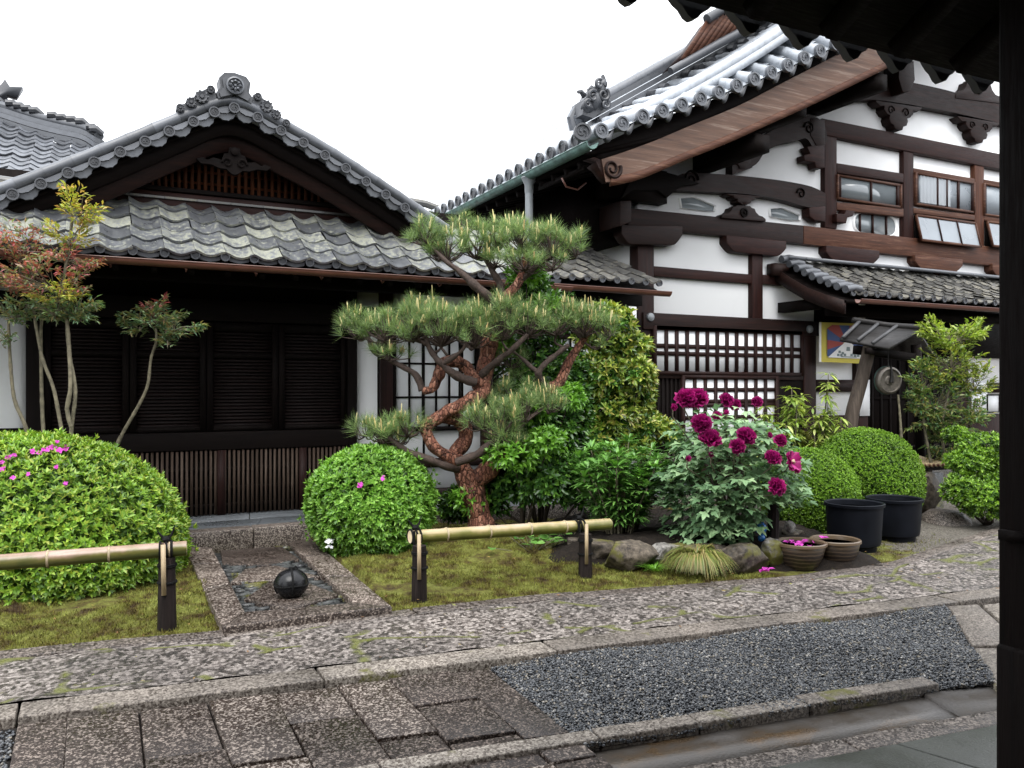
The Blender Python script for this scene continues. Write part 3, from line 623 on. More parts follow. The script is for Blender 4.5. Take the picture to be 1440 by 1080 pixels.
# bargeboards under the verge, gable wall, lattice
b = MB(); lo = rk + (0, .13, -.1); b.strip(lo, lo + (0, 0, -.2), (0, .07, 0)); part('bargeboard', b, MT['black_h'], hall)
b = MB(); lo = rk + (0, .24, -.1); b.strip(lo * [1, 1, 1], lo + (0, 0, -.34), (0, .05, 0)); part('bargeboard', b, MT['wood_h'], hall)
b = MB(); lo = rk + (0, .1, -.13); b.strip(lo, lo + (0, .65, 0), (0, 0, -.04)); part('gable_soffit', b, MT['black_h'], hall)
gw = [(120, 292), (328, 150), (600, 316), (600, 330), (120, 300)]
b = MB(); b.prism([PY(x, y, 9.16) for x, y in gw], (0, .1, 0)); part('gable_wall', b, MT['black_h'], hall)
def tri_h(x): return np.interp(x, [165, 265, 330, 390, 470], [262, 226, 214, 235, 286])
b = MB(); c = MB()
x = 176.
while x < 458:
    zt, zb = PY(x, tri_h(x), 9.12)[2], PY(x, 257 + (x - 159) * .096 + 2, 9.12)[2]; X = PY(x, 250, 9.12)[0]
    if zt - zb > .03: b.box((X - .017, 9.1, zb), (X + .017, 9.13, zt))
    x += 9.4
for dz in (.07, .19):
    z = PY(300, 270, 9.12)[2] + dz; xa = PY(176 + dz * 260, 250, 9.12)[0]; xb = PY(455 - dz * 280, 250, 9.12)[0]; c.box((xa, 9.132, z), (xb, 9.15, z + .022))
gl = part('gable_lattice', b, MT['cedar'], hall); part('lattice_rail', c, MT['cedar'], gl)
z = PY(300, 270, 9.05)[2]
b = MB(); b.box((PY(150, 256, 9.05)[0], 9.0, z - .045), (PY(485, 286, 9.05)[0], 9.14, z)); bevel(part('gable_sill', b, MT['black_h'], hall), .006)
b = MB(); b.box((PY(165, 256, 9.05)[0], 9.03, z - .21), (PY(520, 290, 9.05)[0], 9.15, z - .05)); b.box((PY(150, 256, 9.05)[0], 9.0, z - .255), (PY(530, 290, 9.05)[0], 9.12, z - .214)); bevel(part('gable_tie_beam', b, MT['red_h'], hall), .006)
# carved pendant under the apex
gc = PY(330, 222, 8.7)
def scroll(b, c, r, turns, dirn, Y0, th=.03, wd=.02, a0=0.):
    a_ = np.linspace(0, turns * 2 * pi, 40); rr = r * (1 - .8 * a_ / a_[-1]); ax = np.stack([np.cos(a_ * dirn + a0) * rr, np.zeros(40), np.sin(a_ * dirn + a0) * rr], 1)
    b.tube(np.array(c) + ax, wd * (1 - .5 * np.linspace(0, 1, 40)), 6)
b = MB(); out = []
for s_ in (1, -1):
    h = [(0, .1), (.05, .1), (.06, .04), (.1, .03), (.12, -.02), (.09, -.06), (.14, -.03), (.2, -.02), (.26, -.05), (.3, -.03), (.36, -.05), (.32, -.09), (.22, -.09), (.14, -.12), (.08, -.12), (.03, -.16), (0, -.17)]
    out += [(s_ * x, z_) for x, z_ in (h if s_ == 1 else h[::-1][1:-1])]
b.prism([gc + (x, 0, z_) for x, z_ in out], (0, .05, 0))
for s_ in (1, -1): scroll(b, gc + (s_ * .07, -.01, -.06), .05, 1.2, s_, 0, wd=.014, a0=0 if s_ > 0 else pi)
b.lathe([(.04, 0), (.04, .03), (.02, .04), (.001, .04)], gc + (0, 0, .06), (0, -1, 0), 12); part('carved_pendant', b, MT['black_h'], hall, smooth=30)
# ridge-end ornament tile
oc = PY(330, 140, VY - .06); S = .0069
def orn(pts, dy=0., th=.16): return [oc + ((x - 330) * S, dy, (140 - y) * S) for x, y in pts]
b = MB(); b.prism(orn([(308, 142), (305, 134), (311, 126), (309, 112), (316, 104), (330, 102), (346, 105), (352, 113), (350, 127), (355, 134), (353, 142), (330, 134)]), (0, .2, 0)); b.prism(orn([(311, 140), (309, 134), (315, 126), (313, 114), (319, 108), (330, 106), (343, 109), (348, 114), (346, 127), (351, 134), (348, 140), (330, 133)], -.02), (0, .03, 0))
rc = oc + ((330 - 330) * S, -.02, (140 - 122) * S)
on = part('ridge_ornament', b, MT['tile_dark'], hall, smooth=30)
b = MB(); b.lathe([(.085, 0), (.085, .03), (.07, .035), (.062, .012), (.001, .012)], rc, (0, -1, 0), 20)
for k in range(8):
    an = k * pi / 4; b.tube([rc + (.02 * cos(an), -.02, .02 * sin(an)), rc + (.038 * cos(an), -.03, .038 * sin(an)), rc + (.058 * cos(an), -.02, .058 * sin(an))], [.008, .017, .009], 6)
b.lathe([(.017, .0), (.012, .035), (.001, .037)], rc, (0, -1, 0), 10); part('flower_crest', b, MT['tile'], on, smooth=40)
for sd in (1, -1):
    b = MB(); M_ = lambda x: 330 + sd * (x - 330)
    lx = [(354, 140), (356, 128), (362, 124), (368, 130), (372, 133), (380, 136), (384, 144), (391, 146), (396, 155), (404, 158), (407, 164), (402, 169), (392, 166), (380, 160), (368, 153)]
    b.prism(orn([(M_(x), y) for x, y in lx][::sd], .02), (0, .1, 0))
    for (x, y, r) in ((362, 131, .035), (374, 143, .06), (388, 153, .045), (402, 163, .035)):
        c = oc + ((M_(x) - 330) * S, .02, (140 - y) * S); b.lathe([(r, 0), (r, .02), (r * .8, .04), (r * .35, .03), (r * .3, .05), (.001, .05)], c, (0, -1, 0), 16)
        for k in range(10):
            an = k * pi / 5; b.tube([c + (r * .4 * cos(an), -.03, r * .4 * sin(an)), c + (r * 1.02 * cos(an), -.03, r * 1.02 * sin(an))], [.006, .012], 5)
    part('scroll_tile', b, MT['tile_dark'], on, smooth=30)
# link roof between the two buildings
LX0, LX1 = PY(690, 395, 8.2)[0], PY(922, 398, 8.2)[0] + .02
sv2 = np.array([0, 2.7, 1.1]); b = MB(); nr = 9
nc2 = int((LX1 - LX0) / .205); pan_tiles(b, np.array([LX1 - nc2 * .205, 8.16, 2.74]), (1, 0, 0), sv2, nc2, nr, .205, np.linalg.norm(sv2) / nr, A=.035, seed=9)
lr = part('link_roof', b, MT['tile_tan'], hall, smooth=38)
b = MB(); b.strip([(LX0, 8.2, 2.69), (LX0, 10.9, 3.79)], [(LX1, 8.2, 2.69), (LX1, 10.9, 3.79)], (0, 0, -.06)); part('roof_boards', b, MT['black_h'], lr)
b = MB()
for i in range(nc2 + 1): b = MB(); tomoe(b, np.array([LX1 - i * .205, 8.17, 2.765]), (0, -1, 0), .042, .03, 12, False); part('eave_tile_end', b, MT['tile_dark'], lr, smooth=30)
gutter([(LX0, 8.05, 2.655), (LX1 + .07, 8.05, 2.645)], .055, lr, MT['gutter'])
# ------------------------------------------------------------------ the big half-timbered hall on the right
mh = root('main_hall', 'tall half timbered temple hall with white plaster, carved beams and sweeping bargeboard', 'hall', (10.5, 9.3, 0))
BY = 9.3; CXL = PY(897, 400, BY)[0]                  # front plane, left corner
def pb(name, pts, mat, dy=0., th=.12, parent=mh, bv=.008, sm=None):
    b = px_prism(MB(), pts, BY + dy, th); o = part(name, b, mat, parent, smooth=sm)
    if bv: bevel(o, bv, 2)
    return o
RX = PY(1450, 400, BY)[0]
# plaster: front with its gable, and the left flank
roofz = lambda x: 3.92 + .45 * (x - 5.1)
b = MB(); b.prism([(CXL + .05, BY + .06, .1), (RX, BY + .06, .1), (RX, BY + .06, 8.0), (13.6, BY + .06, 7.6), (CXL + .05, BY + .06, 4.6)], (0, .12, 0)); part('wall', b, MT['plaster'], mh)
b = MB(); b.box((CXL + .05, BY + .2, .1), (CXL + .2, 17, 4.55)); part('flank_wall', b, MT['plaster'], mh)
b = MB()
for y in (11.1, 12.9, 14.7): b.box((CXL - .02, y, .1), (CXL + .04, y + .22, 4.4))
for z in (4.0,): b.box((CXL - .05, BY + .25, z), (CXL + .045, 17, z + .6))
part('flank_beam', b, MT['black_h'], mh)
# posts
def post(x0, x1, y0, y1, mat='red_v', dy=-.03, th=.2, name='post'):
    xa, xb = PY(x0, (y0 + y1) / 2, BY + dy)[0], PY(x1, (y0 + y1) / 2, BY + dy)[0]; za, zb = PY((x0 + x1) / 2, y1, BY + dy)[2], PY((x0 + x1) / 2, y0, BY + dy)[2]
    b = MB(); b.box((xa, BY + dy, za), (xb, BY + dy + th, zb)); return bevel(part(name, b, MT[mat], mh), .01)
post(897, 920, 340, 660, 'wood_v'); post(1058, 1073, 352, 449); post(1160, 1177, 172, 321); post(1271, 1285, 204, 336); post(1371, 1384, 222, 352, 'worn_v')
post(1131, 1148, 470, 655, 'wood_v', -.05); post(1204, 1221, 500, 660, 'wood_v', -.02); post(1345, 1362, 490, 640, 'wood_v', -.02)
def beam(x0, y0, y1, x1, y2, y3, mat='red_h', dy=-.06, th=.16, name='beam', bv=.01):
    return pb(name, [(x0, y0), (x1, y2), (x1, y3), (x0, y1)], MT[mat], dy, th, bv=bv)
# weathering shows on the exposed right end: two lengths of beam butted together
beam(883, 292, 318, 1130, 317, 343, 'wood_h'); beam(1130.5, 317, 343, 1430, 351, 378, 'worn_h')
beam(1156, 166, 189, 1430, 221, 243, dy=-.045)
beam(920, 374, 388, 1058, 386, 399, dy=-.02, th=.1); beam(1073, 386, 399, 1100, 389, 402, dy=-.02, th=.1)
beam(1073, 448, 461, 1150, 453, 466, 'wood_h', dy=-.05)
beam(905, 439, 463, 1150, 452, 472, 'wood_h', dy=-.075)
beam(1177, 229, 243, 1271, 244, 257, dy=-.035, th=.12); beam(1177, 284, 295, 1271, 293, 305, 'worn_h', dy=-.035, th=.12)
beam(1285, 236, 243, 1371, 251, 258, 'worn_h', dy=-.035, th=.12); beam(1285, 292, 300, 1371, 302, 310, 'worn_h', dy=-.035, th=.12)
beam(1384, 252, 259, 1430, 260, 267, 'worn_h', dy=-.035, th=.12); beam(1384, 302, 310, 1430, 309, 317, 'worn_h', dy=-.035, th=.12)
for (x, y) in ((912, 450), (912, 446 )):
    pass
for (x, y) in ((914, 446), (1138, 463)):
    b = MB(); b.lathe([(.06, 0), (.055, .03), (.02, .05), (.001, .05)], PY(x, y, BY - .076), (0, -1, 0), 14); part('nail_cover', b, MT['zinc'], mh, smooth=40)
# boat-shaped bearing brackets under the main beam
def boat(x0, x1, y0, y1, sl, mat, dy=-.1, th=.2):
    h = y1 - y0; q = np.linspace(0, 1, 7); L = x1 - x0; pts = [(x0, y0), (x1, y0 + sl * L), (x1, y0 + sl * L + h * .45)]
    pts += [(x1 - 14 * t, y0 + sl * (L - 14 * t) + h * (.45 + .55 * np.sin(t * pi / 2))) for t in q[1:]]
    pts += [(x0 + 14 * (1 - t), y0 + sl * 14 * (1 - t) + h * (.45 + .55 * np.cos(t * pi / 2))) for t in q]
    pb('bracket', pts, MT[mat], dy, th)
boat(874, 960, 316, 343, .02, 'wood_h', -.14); boat(1022, 1106, 331, 353, .1, 'red_h'); boat(1162, 1237, 345, 366, .1, 'red_h'); boat(1287, 1354, 358, 378, .1, 'worn_h'); boat(1396, 1440, 371, 391, .1, 'worn_h')
post(1193, 1206, 364, 378, dy=-.06); post(1315, 1328, 376, 390, 'worn_v', dy=-.06)
b = px_prism(MB(), [(872, 282), (888, 282), (888, 312), (872, 318)], BY - .35, .5); bevel(part('beam_end', b, MT['wood_h'], mh), .01)
# curved tie beams with whorls
def curve_beam(top, bot, dy=-.09, th=.2, mat='wood_h'):
    T = smooth_path([PY(x, y, BY + dy) for x, y in top], 30); B_ = smooth_path([PY(x, y, BY + dy) for x, y in bot], 30)
    b = MB(); b.strip(T, B_, (0, th, 0)); return part('rainbow_beam', b, MT[mat], mh, smooth=35)
rb = curve_beam([(946, 250), (965, 243), (1000, 244), (1050, 248), (1100, 254), (1140, 262), (1161, 272)], [(946, 268), (965, 268), (1000, 270), (1050, 273), (1100, 281), (1135, 291), (1161, 292)])
b = MB(); scroll(b, PY(972, 252, BY - .1), .13, 1.5, 1, 0, wd=.02, a0=0.); scroll(b, PY(1127, 272, BY - .1), .085, 1.3, -1, 0, wd=.016, a0=pi); part('whorl_carving', b, MT['black_h'], rb, smooth=60)
rb = curve_beam([(1194, 118), (1215, 108), (1260, 112), (1320, 124), (1380, 140), (1440, 155)], [(1194, 142), (1225, 140), (1260, 144), (1320, 154), (1380, 167), (1440, 181)])
b = MB(); scroll(b, PY(1222, 124, BY - .1), .15, 1.6, 1, 0, wd=.022); part('whorl_carving', b, MT['black_h'], rb, smooth=60)
beam(1233, 96, 108, 1430, 139, 141, 'wood_h', dy=-.02) if False else None
# shrimp-shaped beam sweeping down from the roof
rb = curve_beam([(1030, 228), (1062, 200), (1092, 180), (1122, 166), (1140, 163), (1158, 172), (1164, 196)], [(1030, 246), (1062, 232), (1076, 214), (1096, 203), (1120, 198), (1136, 196), (1150, 226)])
b = MB(); scroll(b, PY(1138, 180, BY - .1), .1, 1.5, -1, 0, wd=.016, a0=pi); part('whorl_carving', b, MT['black_h'], rb, smooth=60)
# cloud-shaped bearing blocks and frog-leg struts
def cloud(cx, cy, wd, h, sl=.1, mat='wood_h', dy=-.11, th=.2, carve=True):
    half = [(0, 1.), (.16, 1.), (.2, .86), (.34, .8), (.4, .62), (.36, .5), (.5, .46), (.62, .3), (.6, .16), (.78, .2), (.95, .08), (1, 0)]
    pts = [(cx + x * wd / 2, cy + y * h + sl * x * wd / 2) for x, y in half][::-1] + [(cx - x * wd / 2, cy + y * h - sl * x * wd / 2) for x, y in half]
    o = pb('carved_strut', pts, MT[mat], dy, th, bv=.006)
    if carve:
        b = MB(); scroll(b, PY(cx - wd * .16, cy + h * .3 - sl * wd * .16, BY + dy - .005), h * .0022, 1.2, 1, 0, wd=.012); scroll(b, PY(cx + wd * .16, cy + h * .3 + sl * wd * .16, BY + dy - .005), h * .0022, 1.2, -1, 0, wd=.012, a0=pi); part('whorl_carving', b, MT['black_h'], o, smooth=60)
def frog(cx, cy, wd, h, sl=.1, mat='wood_h', dy=-.1):
    half = [(0, 0), (.3, .0), (.36, .1), (.5, .16), (.56, .4), (.7, .6), (.86, .66), (1, .82), (1, 1)]
    pts = [(cx + x * wd / 2, cy + y * h + sl * x * wd / 2) for x, y in half] + [(cx - x * wd / 2, cy + y * h - sl * x * wd / 2) for x, y in half[::-1]]
    o = pb('carved_strut', pts, MT[mat], dy, .18, bv=.006)
    c = PY(cx, cy + h * .5, BY + dy); b = MB(); b.lathe([(.07, 0), (.07, .02), (.045, .025), (.04, .008), (.02, .01), (.015, .03), (.001, .03)], c, (0, -1, 0), 16); part('rosette', b, MT['black_h'], o, smooth=40)
cloud(1264, 146, 66, 36, .16); cloud(1377, 168, 60, 32, .16)
frog(1377, 112, 66, 30, .12); 
cloud(1045, 205, 58, 32, .05); frog(1046, 289, 62, 20, .08); cloud(1047, 274, 50, 14, .08, carve=False)
pb('carved_strut', [(1030, 190), (1062, 188), (1066, 212), (1058, 236), (1036, 240), (1026, 220)], MT['wood_h'], -.08, .2)
pb('beam_nosing', [(1135, 206), (1160, 204), (1160, 236), (1148, 236), (1146, 228), (1132, 226), (1131, 218), (1140, 216)], MT['red_h'], -.12, .16)
pb('beam_nosing', [(1138, 292), (1161, 290), (1161, 312), (1146, 310), (1139, 304)], MT['red_h'], -.12, .16)
pb('beam_nosing', [(1177, 300), (1188, 301), (1190, 295), (1203, 297), (1199, 304), (1192, 306), (1190, 314), (1177, 312)], MT['red_h'], -.12, .16)
pb('beam_nosing', [(1140, 166), (1160, 168), (1160, 208), (1150, 208), (1140, 190)], MT['wood_h'], -.1, .16)
pb('carved_strut', [(873, 280), (890, 268), (925, 268), (938, 278), (958, 262), (985, 258), (960, 248), (930, 240), (890, 246)], MT['black_h'], -.16, .3)
pb('carved_strut', [(1265, 84), (1285, 86), (1287, 112), (1280, 128), (1270, 130), (1264, 110)], MT['wood_h'], -.3, .3)
# windows
def window(px, pane_cuts, sl, dy=-.05, mat='worn_h', glass='glass', fr=.035, name='window', ins=.03):
    (x0, y0), (x1, y1) = px
    A = PY(x0, y0, BY + dy); B_ = PY(x1, y0 + sl * (x1 - x0), BY + dy); zb = PY(x0, y1, BY + dy)[2]; zt = A[2]
    f = MB()
    for xa, xb in ((A[0] - fr, A[0] + .004), (B_[0] - .004, B_[0] + fr)): f.box((xa, BY + dy, zb - fr), (xb, BY + dy + .1, zt + fr))
    f.box((A[0], BY + dy + .002, zt), (B_[0], BY + dy + .1, zt + fr)); f.box((A[0], BY + dy + .002, zb - fr), (B_[0], BY + dy + .1, zb))
    o = part(name, f, MT[mat], mh); g_ = MB(); g_.box((A[0] + .004, BY + dy + ins, zb), (B_[0] - .004, BY + dy + ins + .012, zt)); part('pane', g_, MT[glass], o)
    for u, wd in pane_cuts: m = MB(); x = A[0] + u * (B_[0] - A[0]); m.box((x - wd / 2, BY + dy + ins - .025, zb), (x + wd / 2, BY + dy + ins + .02, zt)); part('mullion', m, MT['red_v'], o)
    return o
window(((1180, 248), (1267, 277)), [(.52, .035), (.03, .03), (.96, .05)], .14)
wB = window(((1290, 245), (1370, 285)), [(.02, .03), (.36, .03), (.52, .04), (.73, .05), (.985, .04)], .18, glass='glass2')
window(((1386, 260), (1440, 300)), [(.02, .03), (.5, .03), (.9, .04)], .18, glass='glass2')
cm = MB(); A, B_ = PY(1292, 250, BY - .01), PY(1335, 250, BY - .01); zt, zb = PY(1300, 247, BY)[2], PY(1300, 286, BY)[2]
xs_ = np.linspace(A[0], B_[0], 60); cm.grid(np.stack([np.stack([xs_, BY - .035 + .006 * np.sin(xs_ * 70), np.full(60, z)], 1) for z in (zb, zt)], 0)); 
a = N('net_curtain'); a.set((.5, .53, .56), .8); a.b.inputs['Alpha'].default_value = .55; part('curtain', cm, a.m, wB)
def awning(x0, x1, y0, y1, sl):                      # bottom-hung pane leaning outwards
    A, B_ = PY(x0, y0, BY - .03), PY(x1, y0 + sl * (x1 - x0), BY - .03); zt = A[2]; zb = PY(x0, y1, BY - .03)[2]; out = .1
    pt = lambda u, v: np.array([A[0] + u * (B_[0] - A[0]), BY - .045 - out * v, zt + (zb - zt) * v])
    f = MB()
    for u in (0, 1): f.bar(pt(u, 0), pt(u, 1), .04, .03, up=(1, 0, 0))
    for v in (0, 1): f.bar(pt(0, v), pt(1, v), .03, .04)
    o = part('awning_window', f, MT['worn_h'], mh); g_ = MB(); g_.add([pt(0, 0), pt(1, 0), pt(1, 1), pt(0, 1)], [[0, 1, 2, 3]]); part('pane', g_, MT['glass2'], o)
    for u in (.34, .67): m = MB(); m.bar(pt(u, 0) + (0, -.01, 0), pt(u, 1) + (0, -.01, 0), .022, .022, up=(1, 0, 0)); part('mullion', m, MT['red_v'], o)
    b = MB(); b.box((A[0], BY - .02, zb - .0), (B_[0], BY + .0, zt)); part('dark_opening', b, MT['black_h'], o)
awning(1287, 1370, 303, 339, .1); awning(1387, 1440, 312, 347, .1)
def niche(pts, name, glass, dy=.0, cuts=()):        # a hole in the plaster, its pane set back behind a splayed plaster lip
    C_ = np.mean(pts, 0); P = np.array([PY(x, y, BY + .055) for x, y in pts]); cen = P.mean(0)
    b = MB(); b.prism(P, (0, .002, 0)); o = part(name, b, glass, mh)
    n = len(P); q = np.vstack([P, P[:1]]); lip = MB(); out = cen + (q - cen) * 1.035; out[:, 1] = BY + .02; inn = q.copy(); inn[:, 1] = BY + .056
    out2 = cen + (q - cen) * 1.09; out2[:, 1] = BY + .06; lip.grid(np.stack([out2, out, inn], 0)); part('plaster_lip', lip, MT['plaster'], o)
    for x in cuts:
        m = MB(); ys = [p[1] for p in pts]; xa = PY(x, C_[1], BY + .03)[0]; z1 = P[:, 2].max() - .02; z0 = P[:, 2].min() + .02; m.box((xa - .018, BY + .03, z0), (xa + .018, BY + .052, z1)); part('mullion', m, MT['red_v'], o)
niche([(956, 279), (975, 278), (1004, 290), (1003, 297), (990, 297), (958, 293)], 'hexagonal_window', MT['glass'])
niche([(1082, 294), (1098, 293), (1123, 303), (1123, 310), (1108, 310), (1083, 305)], 'hexagonal_window', MT['glass'])
q = np.linspace(0, 2 * pi, 24, endpoint=False); rr = [(1230 + 29 * np.sign(cos(t)) * abs(cos(t)) ** .6, 316 + 15 * np.sign(sin(t)) * abs(sin(t)) ** .7 + .12 * 29 * cos(t)) for t in q]
niche(rr, 'oval_window', MT['glass'], cuts=(1210, 1228, 1247))
# lattice windows below
lattice(922, 1126, 467, 523, BY - .05, 14, [.43, .61], mh, .058, True, matb=MT['wood_v'])
lattice(962, 1090, 533, 640, BY - .05, 8, [.1, .3, .5, .66, .86, .95 - .24], mh, .055, True, matb=MT['wood_v'])
b = MB(); b.box((PY(921, 560, BY)[0], BY - .0, .2), (PY(960, 560, BY)[0], BY + .04, PY(940, 531, BY)[2]));
for k in range(9): x = PY(923, 560, BY)[0] + k * .075; b.box((x, BY - .03, .2), (x + .03, BY - .002, PY(940, 531, BY)[2]))
part('board_panel', b, MT['black_v'], mh)
b = MB(); b.box((PY(1094, 560, BY)[0], BY - .02, .2), (PY(1131, 560, BY)[0], BY + .04, PY(1110, 533, BY)[2])); part('board_panel', b, MT['black_v'], mh)
beam(921, 521, 532, 1131, 524, 535, 'wood_h', dy=-.04); 
b = MB(); b.box((CXL, BY - .02, .08), (PY(1131, 560, BY)[0], BY + .05, .6)); part('dado_boards', b, MT['wood_v'], mh)
# entrance front right of the lattice: plaster bands, rails, dark doorway
b = MB(); b.box((PY(1148, 500, BY)[0], BY - .03, PY(1180, 551, BY)[2]), (PY(1204, 500, BY)[0], BY + .05, PY(1180, 534, BY)[2])); part('rail', b, MT['wood_h'], mh)
b = MB(); b.box((PY(1148, 500, BY)[0], BY - .03, .1), (PY(1204, 500, BY)[0], BY + .05, PY(1180, 584, BY)[2])); part('dado_boards', b, MT['wood_v'], mh)
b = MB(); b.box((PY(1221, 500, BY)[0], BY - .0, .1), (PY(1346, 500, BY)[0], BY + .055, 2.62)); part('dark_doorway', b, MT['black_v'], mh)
b = MB()
for k in range(9): x = PY(1224, 500, BY)[0] + k * .21; b.box((x, BY - .03, .3), (x + .035, BY - .003, 2.1))
for z in (.5, 1.3, 2.08): b.box((PY(1222, 500, BY)[0], BY - .02, z), (PY(1345, 500, BY)[0], BY - .001, z + .05))
part('door_lattice', b, MT['black_v'], mh)
b = MB(); b.box((PY(1362, 500, BY)[0], BY - .03, .1), (RX, BY + .055, PY(1385, 582, BY)[2])); b.box((PY(1362, 500, BY)[0], BY - .03, PY(1385, 552, BY)[2]), (RX, BY + .05, PY(1385, 538, BY)[2])); part('dado_boards', b, MT['wood_v'], mh)
b = MB(); b.box((PY(1110, 500, BY)[0], BY - .05, PY(1300, 508, BY)[2]), (RX, BY + .057, 3.0)) if False else b.box((PY(1221, 500, BY)[0], BY - .04, 2.02), (RX, BY + .057, 2.9)); part('transom_boards', b, MT['black_h'], mh)
b = MB(); b.box((PY(1148, 470, BY)[0], BY - .045, 2.3), (PY(1204, 470, BY)[0], BY + .05, 2.9)); part('transom_boards', b, MT['black_h'], mh)
# entrance roof
E0 = PY(1208, 419, 7.95); W0 = PY(1096, 371, BY); EX0 = E0[0]
eu = E0[2] - .0; svr = np.array([0, BY - 7.98, W0[2] - eu]); b = MB(); ncr = int((RX - EX0) / .235) + 1
pan_tiles(b, np.array([EX0 - .08, 8.0, eu + .04]), (1, 0, 0), svr, ncr, 8, .235, np.linalg.norm(svr) / 8, A=.04, seed=21, sag=.05)
ent = part('entrance_roof', b, MT['tile_tan'], mh, smooth=38)
b = MB(); nrl = 9                                    # stubby cover tiles down the left edge
for k in range(nrl):
    t = (k + .5) / nrl; c = np.array([EX0 - .14, 8.0, eu + .09]) + svr * t - (0, 0, .05 * 4 * t * (1 - t)); b.tube([c + (-.06, -.07, 0), c + (.1, -.06, .03), c + (.24, -.05, .02)], .055, 9)
part('verge_tile', b, MT['tile'], ent, smooth=45)
for i in range(ncr + 1):
    b = MB(); tomoe(b, np.array([EX0 - .08 + i * .235, 8.0, eu + .07]), (0, -1, 0), .045, .03, 12, False); part('eave_tile_end', b, MT['tile_dark'], ent, smooth=30)
b = MB(); sg = [(0, .0), (.25, -.05), (.5, -.075), (.75, -.05), (1, 0)]
T = [np.array([EX0 - .2, 8.02, eu - .02]) + svr * t + (0, 0, s_) for t, s_ in sg]; T2 = [p + (RX - EX0, 0, 0) for p in T]; b.strip(T, T2, (0, 0, -.05)); part('roof_boards', b, MT['black_h'], ent)
b = MB(); b.strip([p + (-.03, 0, -.01) for p in T], [p + (-.03, 0, -.2) for p in T], (.06, 0, 0)); part('bargeboard', b, MT['wood_h'], ent)
b = MB(); b.box((EX0 - .35, BY - .14, W0[2] - .2), (EX0 + .1, BY + .02, W0[2] - .02)); part('ridge_purlin', b, MT['wood_h'], ent)
b = MB(); b.box((EX0 - .05, 8.35, eu - .2), (RX, 8.5, eu - .04)); b.box((EX0 - .15, 8.6, eu - .1), (EX0 - .0, BY, eu + .05)); part('purlin', b, MT['black_h'], ent)
gutter([(EX0 - .1, 7.88, eu - .03), (RX, 7.88, eu - .03)], .055, ent, MT['gutter'])
b = MB(); b.strip([(EX0 - .1, BY - .2, W0[2] + .1), (EX0 - .1, BY, W0[2] + .13)], [(RX, BY - .2, W0[2] + .1), (RX, BY, W0[2] + .13)], (0, 0, -.05)); part('flashing_tile', b, MT['tile'], ent)
# --- great roof: main slope down to the left eave, verge dipping forward (its rolls end in discs), bargeboard
SL_M, VYm = .62, 7.95
vp = [(842, 186), (903, 165), (960, 148), (1020, 127), (1080, 104), (1130, 82), (1175, 62), (1250, 27), (1320, -8), (1420, -60), (1560, -140)]
vg = smooth_path([PY(x, y, VYm) for x, y in vp], 300)
KY = 9.35                                            # the descending ridge stands this far back
kd0 = PY(838, 166, KY - .2)
def main_z(X): return kd0[2] - .12 + SL_M * (X - kd0[0]) + .012 * (X - kd0[0]) ** 2 * 0
Lv = np.r_[0, np.cumsum(np.linalg.norm(np.diff(vg, axis=0), axis=1))]
vz = lambda X: np.interp(X, vg[:, 0], vg[:, 2])
ROLL = lambda m, k: .079 - .008 * ((np.linspace(0, k, m) + .02) % 1.)
b = MB(); db = []; pan = MB(); lipm = []
X0 = vg[0, 0]; step = .283; nroll = 34
for k in range(nroll):
    X = X0 + k * step; z0 = vz(X); z1 = max(main_z(X), z0 + .05); q = np.linspace(0, 1, 41)
    P = np.stack([np.full(41, X) + .0 * q, VYm - .03 + q * (KY - VYm), z0 + (z1 - z0) * (q * 1.5 - .5 * q * q)], 1)
    b.tube(P, ROLL(41, 5), 12); db.append((X, z0))
    Xm = X + step / 2; z0m, z1m = vz(Xm) - .05, max(main_z(Xm), vz(Xm) + .05) - .05
    for r in range(6):                               # dished pan tiles between the rolls
        t = np.array([r / 6, (r + 1.08) / 6]); zc = z0m + (z1m - z0m) * (t * 1.5 - .5 * t * t) + np.array([.022, 0]); u = np.linspace(-1, 1, 5)
        pan.grid(np.stack([np.stack([Xm + u * step * .47, np.full(5, VYm - .02 + tt * (KY - VYm)), zz_ + .045 * min(1, tt * 4) + .02 * u * u + u * step * .47 * SL_M * .75], 1) for tt, zz_ in zip(t, zc)], 0))
Xc = np.linspace(vg[0, 0], vg[0, 0] + nroll * step, 90); bz = vz(Xc); tz = np.array([max(main_z(x), z_ + .05) for x, z_ in zip(Xc, bz)]); qq = np.linspace(0, 1, 9)
pan.grid(np.stack([np.stack([Xc, np.full(90, VYm + .02 + (KY - VYm) * t), bz + (tz - bz) * (t * 1.5 - .5 * t * t) - .05], 1) for t in qq], 0))
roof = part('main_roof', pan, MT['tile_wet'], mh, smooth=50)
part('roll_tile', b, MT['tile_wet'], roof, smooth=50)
for X, z0 in db:
    d = MB(); tomoe(d, (X, VYm - .028, z0), (0, -1, 0), .088, .045, 20); part('verge_disc', d, MT['tile'], roof, smooth=35)
    if X < 12:
        u = np.linspace(0, 1, 9); Xs = X + .075 + u * (step - .15); zt = vz(X) - .03 + u * step * .45 - .03 * np.sin(u * pi); d = MB()
        d.strip(np.stack([Xs, np.full(9, VYm - .01), zt], 1), np.stack([Xs, np.full(9, VYm - .01), zt - .035 - .06 * np.sin(u * pi)], 1), (0, .04, 0)); part('drop_tile', d, MT['tile_dark'], roof)
